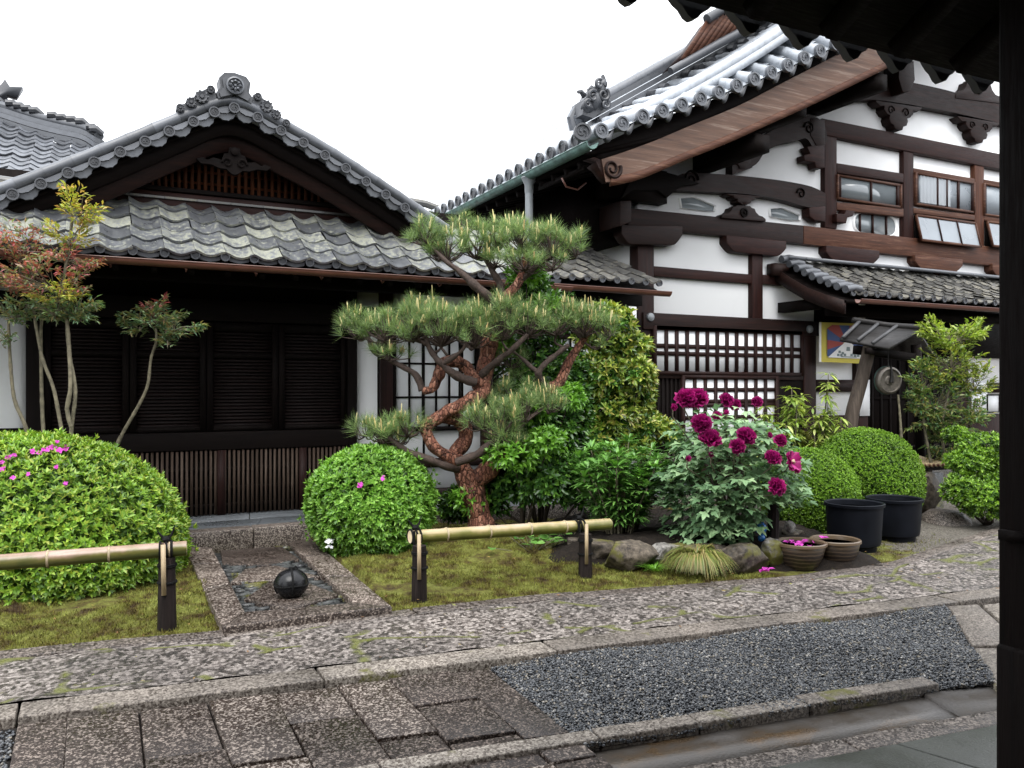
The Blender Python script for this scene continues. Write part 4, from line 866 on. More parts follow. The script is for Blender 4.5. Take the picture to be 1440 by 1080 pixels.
# main slope behind, with rolls running down to the left eave
EV = PD(830, 198, 9.3); EXm = EV[0] + .02; EZm = EV[2] + .09
yb = 21.; b = MB(); Y = VYm + .25
def slope_z(X): return EZm + .5 * (X - EXm) + .03 * (X - EXm) ** 2
Xs = np.linspace(EXm, EXm + 7.0, 24)
ft = slope_z(kd0[0]) - main_z(kd0[0])
k = 0
b = MB(); d_ = []
y = VYm + .3
while y < yb:
    Xr = np.linspace(EXm, EXm + 7., 121); b.tube(np.stack([Xr, np.full(121, y), slope_z(Xr)], 1), ROLL(121, 24), 8); d_.append(y); y += .29
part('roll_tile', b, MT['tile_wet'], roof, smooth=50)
for y in d_[:36]:
    d = MB(); tomoe(d, (EXm + .01, y, EZm + .0), (-1, 0, -.1), .085, .04, 14, False); part('eave_tile_end', d, MT['tile_dark'], roof, smooth=35)
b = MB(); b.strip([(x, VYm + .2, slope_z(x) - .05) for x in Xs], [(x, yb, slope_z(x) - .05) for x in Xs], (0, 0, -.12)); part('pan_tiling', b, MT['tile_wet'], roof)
# descending ridge with its demon tile
Xk = np.linspace(kd0[0] + .1, kd0[0] + 8, 40); zk = np.maximum(slope_z(Xk), main_z(Xk)) - .05
b = MB()
for i, hh in enumerate((.0, .09, .18, .27)): b.strip(np.stack([Xk, np.full(40, KY - .16 + .03 * i), zk + hh], 1), np.stack([Xk, np.full(40, KY + .2 - .03 * i), zk + hh], 1), (0, 0, .08))
b.tube(np.stack([Xk, np.full(40, KY + .02), zk + .38], 1), .08, 10)
rd = part('descending_ridge', b, MT['tile'], roof, smooth=40)
for i in range(0, 40):
    b = MB(); x = Xk[0] + i * .2; b.tube([(x, KY - .26, np.interp(x, Xk, zk) + .05), (x, KY - .1, np.interp(x, Xk, zk) + .09)], .055, 8); part('ridge_edge_tile', b, MT['tile_dark'], rd, smooth=45)
dk_ = kd0 + (.06, .2, .16); b = MB(); g = np.random.default_rng(4)
b.prism([dk_ + np.array(p) for p in ((-.3, -.2, -.16), (-.1, -.22, -.2), (.12, -.2, .0), (.2, -.2, .3), (.08, -.2, .42), (-.05, -.2, .34), (-.12, -.2, .2), (-.26, -.2, .1))], (0, .4, 0))
for (x, z, r) in ((-.05, .1, .15), (.04, .3, .1), (-.2, -.02, .11), (.12, .42, .07), (-.12, .26, .08)): b.blob(dk_ + (x, -.18, z), (r, r * .8, r), int(r * 1000), .25, 8, 12, 5)
for (x, z, r, s_) in ((-.14, .14, .1, 1), (.06, .2, .11, -1), (-.02, .36, .08, 1), (-.24, .0, .07, 1), (.1, .05, .08, -1)): scroll(b, dk_ + (x, -.27, z), r, 1.3, s_, 0, wd=.03, a0=1.)
b.tube([dk_ + (.12, -.1, .4), dk_ + (.16, -.12, .5), dk_ + (.14, -.12, .58)], [.05, .05, .03], 7); b.tube([dk_ + (-.2, -.1, .18), dk_ + (-.28, -.12, .24), dk_ + (-.34, -.12, .22)], [.05, .04, .03], 7)
b.V = [dk_ + (V - dk_) * .8 for V in b.V]; part('demon_tile', b, MT['tile_dark'], rd, smooth=40)
b = MB(); c = PY(812, 170, KY + .1); b.blob(c, (.09, .12, .12), 3, .3, 8, 12, 4); b.tube([c + (-.05, 0, -.12), c + (-.1, 0, .02), c + (-.02, 0, .2)], [.07, .06, .03], 8); part('crest_tile', b, MT['tile'], rd, smooth=40)
d = MB(); tomoe(d, PD(818, 187, 9.35), (-.3, -1, 0), .1, .06, 20); part('corner_disc', d, MT['tile_dark'], roof, smooth=35)
# smoke-vent gable riding on the ridge, its rafters showing
vA, vB, vC, vD = PY(985, 66, 10.6), PY(1000, 22, 10.6), PY(1200, -60, 10.6), PY(1080, 30, 10.6)
b = MB(); b.prism([PY(x, y, 8.95) for x, y in ((943, 98), (975, 62), (997, 30), (1040, 8), (1110, -26), (1150, -20), (1066, 30), (1010, 58))], (0, .2, 0)); vent = part('vent_gable', b, MT['wood_v'], mh)
b = MB()
for k in range(9):
    x = 972 + k * 11; b.bar(PY(x - 12, 84 - k * 5.6, 8.92), PY(x + 22, 32 - k * 5.4, 8.92), .06, .04, up=(0, 1, 0))
part('vent_rafter', b, MT['worn_h'], vent)
b = MB(); b.tube([PY(994, 27, 8.9), PY(1010, 17, 8.9), PY(1050, -3, 8.9), PY(1120, -36, 8.9)], [.07, .06, .06, .06], 8); b.tube([PY(943, 100, 8.9), PY(1010, 62, 8.9), PY(1070, 30, 8.9), PY(1150, -16, 8.9)], [.05, .06, .06, .06], 8); part('vent_ridge', b, MT['tile_dark'], vent, smooth=50)
# bargeboard: deep weathered plank with a whorled end
def bg(off_t, off_b, y, th, mat, name, x1=1420, nose=True):
    tp = [(846, 222), (874, 213), (923, 195), (970, 175), (1040, 146), (1100, 115), (1164, 82), (1230, 47), (1262, 29), (1340, -16), (1440, -76)]
    bt = [(852, 256), (885, 250), (930, 232), (960, 220), (1020, 196), (1080, 169), (1140, 142), (1200, 113), (1262, 82), (1340, 40), (1440, -14)]
    T = smooth_path([PY(x, yy + off_t, y) for x, yy in tp], 60); B_ = smooth_path([PY(x, yy + off_b, y) for x, yy in bt], 60)
    b = MB(); b.strip(T, B_, (0, th, 0)); return part(name, b, MT[mat], mh, smooth=40)
bo = bg(2, 0, VYm + .12, .09, 'barge', 'bargeboard')
hp = smooth_path([PY(x, yy + 14, VYm + .22) for x, yy in ((838, 225), (874, 213), (923, 195), (970, 175), (1040, 146), (1100, 115), (1164, 82), (1230, 47), (1262, 29), (1340, -16), (1440, -76))], 120)
vx = np.linspace(hp[0, 0], hp[-1, 0], 80); b = MB(); b.strip(np.stack([vx, np.full(80, VYm + .215), np.interp(vx, vg[:, 0], vg[:, 2]) - .04], 1), np.stack([vx, np.full(80, VYm + .22), np.interp(vx, hp[:, 0], hp[:, 2])], 1), (0, .1, 0)); part('verge_fascia', b, MT['black_h'], mh)
b = MB(); scroll(b, PY(861, 237, VYm + .11), .12, 1.6, -1, 0, wd=.024, a0=.4); part('whorl_carving', b, MT['wood_h'], bo, smooth=60)
b = MB(); b.prism([PY(x, y, VYm + .13) for x, y in ((824, 224), (836, 221), (848, 226), (852, 257), (845, 250), (838, 240), (830, 234), (838, 228))], (0, .08, 0)); part('bargeboard_nose', b, MT['wood_h'], bo)
b = MB(); bt2 = smooth_path([PY(x, y, VYm + .1) for x, y in ((860, 258), (900, 249), (960, 224), (1020, 200), (1080, 173), (1140, 146), (1200, 117), (1262, 86), (1340, 44))], 40)
b.strip(bt2 + (0, 0, .075), bt2 - (0, 0, .025), (0, .05, 0)); part('bargeboard_edge', b, MT['zinc'] if False else MT['worn_h'], bo)
# soffit, underside of both eaves, rafters
b = MB(); S1 = vg + (0, .33, -.3); b.strip(S1, S1 + (0, 1.1, .0), (0, 0, -.06)); part('soffit', b, MT['black_h'], mh)
b = MB(); b.strip([(EXm + .05, VYm + .2, EZm - .15), (CXL + .6, VYm + .2, EZm + .55)], [(EXm + .05, 20, EZm - .15), (CXL + .6, 20, EZm + .55)], (0, 0, -.06)); part('soffit', b, MT['black_h'], mh)
b = MB(); y = VYm + .4
while y < 16: b.bar((EXm + .1, y, EZm - .25), (CXL + .2, y, EZm + .25), .07, .08); y += .32
part('rafter', b, MT['black_h'], mh)
for (x, y, ln) in ((1040, 186, 1.1), (1150, 150, 1.2), (990, 232, 1.0)):
    b = MB(); c = PY(x, y, BY - .05); b.box(c + (-.12, -1.15, -.1), c + (.12, .1, .12)); part('purlin', b, MT['black_h'], mh)
b = MB(); P = PY(960, 262, BY - .1)
b.box((EXm + 1.0, BY - .12, EZm - .34), (CXL + .4, BY + .1, EZm + .1)); b.box((CXL - .9, BY + .2, 3.5), (CXL, 16, 4.3)); part('eave_boarding', b, MT['black_h'], mh)
# copper gutter and downpipe
gA = PD(833, 200, 9.25)
gutter([gA, gA + (0, 12, -.06)], .075, mh, MT['copper'])
dp = PX(744, 255, gA[0] + .02); b = MB()
b.lathe([(.03, -.16), (.055, -.1), (.06, 0), (.105, .09), (.1, .1)], (dp[0], dp[1], gA[2] - .14), (0, 0, 1), 10)
b.tube([(dp[0], dp[1], gA[2] - .25), (dp[0], dp[1], 2.9)], .05, 12); part('downpipe', b, MT['zinc'], mh, smooth=45)
b = MB(); c = PD(790, 250, 9.9); b.tube([c, c + (.06, 0, -.1), c + (.22, 0, -.12), c + (.34, 0, -.02)], .012, 6); part('gutter_bracket', b, MT['gutter'], mh)
# paper notices by the door
for (x0_, y0_, x1_, y1_, lb) in ((1209, 534, 1223, 585, 'tall white paper notice'), (1363, 538, 1388, 552, 'pale sheet')):
    p, q = PY(x0_, y1_, BY - .06), PY(x1_, y0_, BY - .06); b = MB(); b.box((p[0], BY - .062, p[2]), (q[0], BY - .058, PY(x0_, y0_, BY - .06)[2])); thing('paper_notice', b, MT['paper'], {'tall white paper notice': 'tall blank white paper notice on the dark post left of the doorway', 'pale sheet': 'small pale paper sheet pinned to the wall right of the doorway'}[lb], 'notice')
# ------------------------------------------------------------------ roofs beyond, and the gate the viewer stands in
fr = root('far_building', 'grey tiled roof of a building rising behind the left end of the low hall', 'building', PY(0, 300, 13) * [1, 1, 0])
b = MB(); o0 = PY(-320, 305, 12.0); sv3 = np.array([0, 3., 1.7])
def on_roof(px, py):
    n_ = np.array([0, -1.7, 3.]); r = ray(px, py); return CAMP + r * (np.dot(o0 - CAMP, n_) / np.dot(r, n_))
Q = smooth_path([on_roof(*p) for p in ((140, 214), (122, 203), (90, 196), (55, 187), (20, 176), (-20, 163))], 16)
rxy = Q[np.argsort(Q[:, 1])]
pan_tiles(b, o0, (1, 0, 0), sv3, 40, 40, .26, .24, seed=31, A=.045, trim=lambda i, j: (o0[0] + (i + .9) * .26 < np.interp(o0[1] + j * .24 * .87, rxy[:, 1], rxy[:, 0])) and (o0[1] + j * .24 * .87 < rxy[-1, 1]))
b.add([on_roof(*p) - (0, 0, .05) for p in ((-250, 296), (150, 296), (136, 216), (90, 200), (20, 181), (-60, 160), (-250, 140))], [list(range(7))])
fro = part('roof', b, MT['tile'], fr, smooth=38)
b = MB()
for i, (r_, hh) in enumerate(((.17, -.05), (.15, .05), (.13, .14))): b.strip(Q + (-r_ * .6, -r_ * .8, hh), Q + (r_ * .6, r_ * .8, hh), (0, 0, .085))
b.tube(Q + (0, 0, .27), .075, 9); hr = part('hip_ridge', b, MT['tile'], fro, smooth=40)
for k in range(12):
    b = MB(); p = Q[0] + (Q[-1] - Q[0]) * (k + .5) / 12; p = Q[int((k + .5) / 12 * 15)] + (0, 0, .34); b.tube([p + (.05, 0, -.03), p + (-.05, 0, .04), p + (-.16, 0, .03)], [.05, .07, .06], 8); part('ridge_cover_tile', b, MT['tile_dark'], hr, smooth=45)
b = MB(); c = on_roof(-2, 168) + (0, 0, .55); b.prism([c + np.array(p) * 1.2 for p in ((-.2, 0, -.3), (.12, 0, -.25), (.1, 0, -.08), (.22, 0, -.1), (.3, 0, .06), (.14, 0, .04), (.08, 0, .14), (.02, 0, .04), (-.05, 0, .16), (-.2, 0, .1))], (0, .2, 0)); part('ridge_ornament', b, MT['tile_dark'], hr)
b = MB(); b.box((o0[0] + .1, 12.3, 0), (o0[0] + 4.2, 15, o0[2])); part('wall', b, MT['plaster'], fr)
b = MB(); c0 = PY(640, 322, 13.5); sv4 = np.array([0, 1.6, .62]); pan_tiles(b, PY(560, 322, 13), (1, 0, 0), sv4, 9, 6, .25, np.linalg.norm(sv4) / 6, seed=41)
rr_ = root('rear_building', 'small tiled roof just visible in the gap between the two halls', 'building', PY(600, 320, 13.6) * [1, 1, 0]); ro = part('roof', b, MT['tile'], rr_, smooth=38)
b = MB(); c0 = PY(560, 322, 13); b.box((c0[0], 13.3, 0), (c0[0] + 2.2, 14.6, c0[2])); part('wall', b, MT['plaster'], rr_)
b = MB(); c = PY(577, 283, 14.5); b.tube([c, c + (.3, 0, -.02), c + (.7, 0, -.12), c + (1.6, 0, -.1)], .07, 8); part('ridge', b, MT['tile_tan'], ro, smooth=40)

gate = root('gate', 'dark timber gate framing the view, its tiled eave overhead and pillar at the right', 'gate', (2.6, 1.5, 0))
GE = 2.35; gz_ = 1.5 + (GE / ray(1200, 36)[1]) * ray(1200, 36)[2]
b = MB(); px0, px1, py0, py1 = 2.47, 2.78, 1.32, 1.6
b.box((px0, py0, -.02), (px1, py1, 3.3)); bevel(part('pillar', b, MT['black_v'], gate), .012)
b = MB(); b.box((px0 - .01, py0 - .03, -.03), (px1 + .03, py1 + .003, .72)); bevel(part('pillar_base', b, MT['black_v'], gate), .015)
b = MB(); b.box((px0 - .028, py1 - .12, 1.04), (px0 + .02, py1 - .02, 1.07)); part('latch', b, MT['black_h'], gate)
b = MB(); pan_tiles(b, np.array([-1.2, GE, gz_]), (1, 0, 0), (0, -1, .52), 30, 5, .27, .3, A=.06, seed=51, lip=.04)
gr = part('eave_roof', b, MT['tile_dark'], gate, smooth=38)
for i in range(30):
    c = np.array([-1.2 + i * .27, GE - .0, gz_]); b = MB(); u = np.linspace(0, 1, 13)
    T = c + np.stack([u * .27, 0 * u, .06 * (.5 + .5 * np.cos(2 * pi * u)) + .03], 1); B_ = c + np.stack([u * .27, 0 * u, .05 * (.5 + .5 * np.cos(2 * pi * u)) - .06 - .06 * np.sin(u * pi) - .015 * np.abs(np.sin(u * pi * 3))], 1)
    b.strip(T, B_, (0, .035, 0)); b.lathe([(.05, 0), (.05, .04), (.035, .05), (.001, .03)], c + (0, .02, .03), (0, 1, 0), 12); part('eave_tile', b, MT['tile_dark'], gr, smooth=35)
b = MB(); b.strip([(-2.6, GE - .06, gz_ - .06), (-2.6, .3, gz_ + 1.0)], [(7, GE - .06, gz_ - .06), (7, .3, gz_ + 1.0)], (0, 0, -.05)); b.strip([(-2.6, .3, gz_ + 1.0), (-2.6, -2.2, gz_ - .2)], [(7, .3, gz_ + 1.0), (7, -2.2, gz_ - .2)], (0, 0, -.05)); part('roof_boards', b, MT['black_h'], gate)
for k in range(24):
    b = MB(); x = -2 + k * .37; b.bar((x, GE - .12, gz_ - .13), (x, .4, gz_ + .9), .06, .07); part('rafter', b, MT['black_h'], gate)
b = MB(); b.box((-2.6, 1.3, gz_ + .08), (7, 1.55, gz_ + .34)); part('beam', b, MT['black_h'], gate)
b = MB(); b.box((-2.6, -2.0, -.05), (7, -1.9, gz_ + .1)); b.box((-2.6, -2.0, -.05), (-2.5, .2, gz_ + .1)); b.box((4.6, -2., -.05), (4.7, .9, gz_ + .4)); part('shade_wall', b, MT['black_v'], gate)  # unseen walls added behind the viewer to keep the gate dark
# ------------------------------------------------------------------ small things in the garden
# bamboo barriers
a = N('bamboo'); sx = a.n("SeparateXYZ"); g_ = a.n("NewGeometry"); a.l(g_.outputs['Normal'], sx.inputs[0])
f = a.noise(3.5, 4, .6); ff = a.math('ADD', a.math('MULTIPLY', sx.outputs[2], .34), f)
st = a.noise(9, 3, .6, (.3, 8, 8))
col = a.ramp(ff, [(.3, (.06, .07, .012)), (.56, (.14, .135, .03)), (.76, (.32, .25, .125)), (.9, (.34, .265, .19))]); col = a.mix(.4, col, a.ramp(st, [(.3, .55), (.7, 1.4)]), 'MULTIPLY'); a.set(col, .3, .5); MT['bamboo'] = a.m
a = N('weathered_bamboo'); f = a.noise(4, 4, .6); sx = a.n("SeparateXYZ"); g_ = a.n("NewGeometry"); a.l(g_.outputs['Normal'], sx.inputs[0]); ff = a.math('ADD', a.math('MULTIPLY', sx.outputs[2], .3), f)
col = a.ramp(ff, [(.28, (.045, .055, .01)), (.54, (.10, .09, .022)), (.7, (.22, .145, .10)), (.9, (.3, .21, .165))]); st = a.noise(9, 3, .6, (.3, 8, 8)); a.set(a.mix(.5, col, a.ramp(st, [(.3, .5), (.7, 1.4)]), 'MULTIPLY'), .35); MT['bamboo_old'] = a.m
MT['cane_end'] = plain('cut_bamboo', (.62, .5, .32), .6, 0, .15, 30)
MT['char'] = wood('charred_post', (.005, .004, .004), (.016, .012, .011), (.04, .03, .027), 'v', .65, 8., .1)
MT['cord'] = plain('black_palm_cord', (.005, .005, .005), .75, 0, .4, 60, .15, .6)
MT['split'] = plain('split_bamboo', (.36, .275, .165), .5, 0, .12, 20)
MT['node'] = plain('bamboo_node', (.3, .24, .15), .5, 0, .4, 40)
def barrier(name, label, ends, posts, mat, nodes):
    A, B_ = ends; L = np.linalg.norm(B_ - A); d = (B_ - A) / L
    rt = root(name, label, 'barrier', lerp(A, B_, .5) * [1, 1, 0], 'bamboo barriers along the moss')
    b = MB(); q = sorted([0., .004, L - .004, L] + [n_ + e for n_ in nodes if n_ < L - .05 for e in (-.03, -.012, -.004, .004, .012, .03)])
    R = [.047 + .0045 * sum(max(0, 1 - abs(x - n_) / .02) for n_ in nodes) - (.004 if any(abs(x - n_) < .006 for n_ in nodes) else 0) for x in q]
    b.tube([A + d * x for x in q], R, 20); part('rail', b, mat, rt, smooth=60)
    for n_ in nodes:
        if n_ < L - .05: b = MB(); b.tube([A + d * (n_ - .007), A + d * (n_ - .003), A + d * (n_ + .003), A + d * (n_ + .007)], [.0475, .0535, .0535, .0475], 20, False); part('node', b, MT['node'], rt, smooth=60)
    for e, s_ in ((A, -1), (B_, 1)):
        b = MB(); b.lathe([(.001, -.02), (.03, -.02), (.032, .001), (.045, .001), (.046, 0)], e + d * s_ * .002, d * s_, 20); part('cut_end', b, MT['cane_end'], rt, smooth=40)
    for P, dx in posts:
        x = np.dot(P - A, d) + dx; zr = (A + d * x)[2]; g = np.random.default_rng(int(abs(P[0]) * 100)); b = MB(); k = 14
        front = np.array([AX[0], AX[1], 0]) * -1; c0 = np.array([P[0], P[1], -.05]); ax_ = (A + d * x)
        prof = [(0., .055), (.08, .053), (zr * .6, .05), (zr + .0, .047), (zr + .06, .04), (zr + .1, .02)]
        # the post stands behind the rail, its top notched to carry it
        b.tube([c0 + (0, 0, .0)] + [np.array([P[0], P[1], z]) for z, r in prof[1:3]] + [np.array([P[0], P[1], zr - .045])], [.056, .054, .05, .049], k)
        V = np.vstack(b.V); ang = np.arctan2(V[:, 1] - P[1], V[:, 0] - P[0]); V[:, 0] += np.cos(ang) * .003 * np.sin(ang * 9); b.V = [V]
        po = part('post', b, MT['char'], rt, smooth=60)
        c = MB()
        cr = MB()
        for z in (zr - .09, zr - .1): cr.tube([np.array([P[0] + .054 * cos(t), P[1] + .054 * sin(t), z]) for t in np.linspace(0, 2 * pi, 16)], .006, 6)
        for o_ in (-.035, .0, .03):                   # lashing over the rail
            pr = A + d * (x + o_); nn = np.cross(d, UP); pts = [pr + .052 * (np.cos(t) * UP + np.sin(t) * nn) for t in np.linspace(-2.5, 2.5, 18)]; c.tube(pts, .008, 6)
        pr = A + d * x
        for s_ in (-1, 1): c.tube([pr + (0, 0, .055), pr + d * s_ * .03 + (0, 0, .09), pr + d * s_ * .05 + (0, 0, .12 + .03 * (s_ > 0))], [.01, .009, .003], 6)
        c.tube([pr + front * .06 + (0, 0, .05), pr + front * .065 + (0, 0, -.03), pr + front * .06 + d * .015 + (0, 0, -.1)], [.01, .009, .006], 6)
        c.blob(pr + (0, 0, .065), (.026, .024, .02), 3, .2, 7, 9)
        part('cord_ring', cr, MT['cord'], po, smooth=60); cr = MB(); cr.tube([np.array([P[0] + .054 * cos(t), P[1] + .054 * sin(t), zr - .2]) for t in np.linspace(0, 2 * pi, 16)], .009, 6); part('cord_ring', cr, MT['cord'], po, smooth=60); part('cord_lashing', c, MT['cord'], po, smooth=60)
        s_ = MB(); pf = np.array([P[0], P[1], 0]) + front * .06 + d * .005; s_.bar(pf + (0, 0, zr - .27), pf + (0, 0, zr + .045) - front * .0 + front * .012, .026, .012, up=front); part('split_cane', s_, MT['split'], po)
P1, P2 = G(590, 838, .03), G(823, 808, .03)
A = PD(577, 755, 5.93); B_ = PD(857, 737, 6.75); A = A + (0, 0, 0)
barrier('bamboo_barrier', 'pale yellow bamboo rail on two charred posts in front of the twisted pine', (A, B_), [(P1, 0), (P2, 0)], MT['bamboo'], [.28, .63, .98, 1.3])
P1, P2 = G(235, 876, .03), G(-160, 915, .03)
B_ = PD(262, 771, 5.22); A = PD(-200, 806, 4.6)
barrier('bamboo_barrier', 'weathered bamboo rail with pinkish top running off the left edge by the big azalea', (A, B_), [(P1, 0), (P2, 0)], MT['bamboo_old'], [.25, .6, .93, 1.26, 1.6, 1.9])
# the stone bound in black cord
sc = G(412, 841, .045) + (0, .06, 0); b = MB(); b.blob(sc + (0, 0, .086), (.112, .108, .1), 2, .03, 24, 32); MT['black_stone'] = plain('black_wet_stone', (.008, .008, .009), .25, 0, .5, 14, .25)
st_ = root('bound_stone', 'round black stone tied with black cord on the granite inset', 'stone', sc); part('stone', b, MT['black_stone'], st_, smooth=180)
c = MB()
an0 = math.atan2(sc[1], sc[0]) + .12
for an in (an0, an0 + pi / 2):
    u = np.array([cos(an), sin(an), 0]); c.tube([sc + (0, 0, .086) + u * .112 * np.sin(t) + UP * .101 * np.cos(t) for t in np.linspace(-2.2, 2.2, 24)], .0075, 7)
c.tube([sc + (0, 0, .083) + np.array([.114 * cos(t), .108 * sin(t), .004 * sin(3 * t)]) for t in np.linspace(0, 2 * pi, 28)], .0075, 7)
c.blob(sc + (0, 0, .192), (.02, .018, .014), 5, .2, 8, 10); c.tube([sc + (.01, 0, .192), sc + (.03, 0, .206), sc + (.045, 0, .19)], .006, 6)
part('cord', c, MT['cord'], st_, smooth=60)
# planters
MT['black_plastic'] = plain('black_plastic', (.006, .007, .010), .5, 0, .3, 5, .09); MT['water'] = plain('dark_water', (.02, .024, .025), .06, 0, .2, 3)
def planter(px, py, h, r, label):
    c = G(px, py) + AX * r * .8; rt = root('black_planter', label, 'plant pot', c, 'black planters by the path')
    b = MB(); b.lathe([(r * .76, .0), (r * .78, .045), (r * .9, .06), (r * .93, .1), (r, h - .03), (r * 1.06, h - .03), (r * 1.07, h - .005), (r * 1.03, h), (r * .97, h - .01), (r * .95, h - .07), (.001, h - .07)], c, k=40); part('pot_body', b, MT['black_plastic'], rt, smooth=40)
    b = MB(); b.lathe([(r * .955, h - .055), (.001, h - .055)], c, k=40); part('water_surface', b, MT['water'], rt)
planter(1214, 779, .44, .25, 'black plastic planter tub beside the two brown bowls, in front of its twin')
planter(1271, 764, .415, .25, 'black plastic planter tub partly hidden behind another just like it')
a = N('striped_glaze'); zc = a.n("SeparateXYZ"); a.l(a.coord((1, 1, 1)), zc.inputs[0]); f = a.noise(10, 4); zz_ = a.math('ADD', zc.outputs[2], a.math('MULTIPLY', f, .02))
w_ = a.math('SINE', a.math('MULTIPLY', zz_, 190.)); col = a.mix(a.ramp(w_, [(.3, 0.), (.8, .8)]), (.02, .014, .011), (.095, .066, .043)); col = a.mix(a.ramp(zc.outputs[2], [(.14, 0.), (.185, .8)]), col, (.12, .083, .05)); a.set(col, .35); MT['glaze'] = a.m
def bowl(px, py, h, r, label):
    c = G(px, py) + AX * r * .7; rt = root('glazed_bowl', label, 'plant pot', c, 'brown glazed bowls by the path')
    b = MB(); b.lathe([(r * .62, 0), (r * .7, .03), (r * .86, h * .45), (r * .95, h * .8), (r * .94, h * .84), (r * 1.02, h * .88), (r * 1.02, h * .97), (r * .98, h), (r * .9, h * .97), (r * .86, h * .75), (.001, h * .72)], c, k=40); part('bowl_body', b, MT['glaze'], rt, smooth=35)
    b = MB(); b.lathe([(r * .88, h * .83), (.001, h * .83)], c, k=32); part('water_surface', b, MT['water'], rt); return c
b1 = bowl(1134, 803, .215, .212, 'brown striped bowl with purple petals floating in it'); b2 = bowl(1184, 798, .215, .205, 'brown striped bowl of plain water behind the petal bowl')
# stones edging the raised bed, soil
b = MB(); cx_ = PD(985, 745, 7.5); xs = np.linspace(-1.6, 1.55, 60); ys = np.linspace(-.75, 1.3, 40); Xg, Yg = np.meshgrid(xs, ys, indexing='ij')
hgt = np.clip((1 - np.abs(Xg / 1.55) ** 4) * np.clip((Yg + .75) / .35, 0, 1), 0, 1); g = np.random.default_rng(9)
Zg = -.05 + .26 * hgt + .012 * np.sin(Xg * 17 + 2) * np.sin(Yg * 19) + g.normal(0, .006, Xg.shape)
W = cx_ * [1, 1, 0] + Xg[..., None] * RT + Yg[..., None] * np.array([AX[0], AX[1], 0]); W[..., 2] = Zg; b.grid(W); setting('planting_bed', b, MT['soil'], smooth=180)
RK = [(846, 775, 30, 19, 1), (886, 780, 38, 24, 2), (936, 780, 26, 20, 3), (1002, 782, 34, 20, 4), (1052, 780, 32, 24, 5), (1092, 775, 22, 24, 6), (965, 778, 20, 18, 7), (815, 768, 18, 14, 8)]
LB = ['squared tan stone at the left end of the bed edge, behind the bamboo barrier post', 'large brown flat faced stone on the bed edge', 'whitish rounded stone on the bed edge left of the grass tuft', 'low grey stone right of the grass tuft', 'lichened grey stone on the bed edge below the peony stake', 'small dark stone beside the petal bowl', 'small stone tucked behind the grass tuft', 'small stone half hidden left of the bed edge']
def rock(name, c, r, seed, label, mat='rock', amp=.2, group=None):
    b = MB(); b.blob(np.zeros(3), (1, 1, 1), seed, amp, 40, 56, 1.3); D = b.V[0]; g = np.random.default_rng(seed + 9)
    D = np.sign(D) * np.abs(D) ** .75                 # broken faces: the lump cut by flat planes
    for i in range(16):
        n_ = nrm(g.normal(size=3) * [1, 1, .8]); h = g.uniform(.62, .88) if i else .72
        if i == 0: n_ = nrm(np.array([.1, -.1, 1.]))
        ex = np.maximum(D @ n_ - h, 0); D = D - ex[:, None] * n_ * .92
    D = D * (1 + .03 * wob(D, np.random.default_rng(seed + 50), 6) + .014 * wob(D, np.random.default_rng(seed + 51), 16))[:, None]
    b.V = [c + D * np.array(r)]
    return thing(name, b, MT[mat], label, 'rock', group, 35)
for (px, py, wx, hy, sd), lb in zip(RK, LB):
    base = G(px, py + hy, 0.02); t = (1.5 - .02) * F / (py + hy - HOR); m = t / F; c = base + AX * [1, 1, 0] * .12 + (0, 0, hy * m * .75); rock('edging_stone', c, (wx * m * 1.2, wx * m * .7, hy * m * 1.1), sd, lb, 'rock_pale' if sd in (3, 6) else 'rock', group='stones edging the raised bed')
rock('boulder', PD(1311, 690, 9.7) + (0, .1, -.02), (.21, .22, .36), 21, 'tall grey boulder under the bamboo cover, right of the clipped domes', amp=.12)
b = MB(); c = G(1341, 739, .0) + AX * .2 * [1, 1, 0]; b.lathe([(.28, -.03), (.27, .03), (.2, .1), (.16, .13), (.001, .14)], c, k=28); V = b.V[0]; b.V = [V + wob((V - c) * 6, np.random.default_rng(2), 1.5)[:, None] * np.array([.012, .012, .006])]; thing('foundation_stone', b, MT['granite'], 'low round carved stone lying before the right hand bushes', 'rock', None, 60)
# bamboo cover resting on a dark trough
cv = root('bamboo_cover', 'row of cut bamboo canes lying as a cover above the boulder', 'cover', PD(1302, 652, 9.9))
c0 = PD(1282, 655, 9.75); du = nrm(PD(1329, 654, 9.6) - c0)
for k in range(9):
    b = MB(); p = c0 + du * k * .046; q = p + np.array([.15, .5, .05]); b.tube([p, lerp(p, q, .5), q], .024, 10); cn = part('cane', b, MT['split'], cv, smooth=60); b = MB(); b.lathe([(.017, 0), (.016, .004), (.001, .002)], p + (-.0012, -.004, 0), p - q, 10); part('cut_end', b, MT['gutter'], cn)
b = MB(); p = PD(1300, 690, 10.1); b.box(p + (-.35, 0, -1.0), p + (.35, .5, .2)); V = b.V[0]; thing('water_trough', b, MT['slate'], 'dark stone trough standing under the bamboo cover', 'trough', org=p * [1, 1, 0])
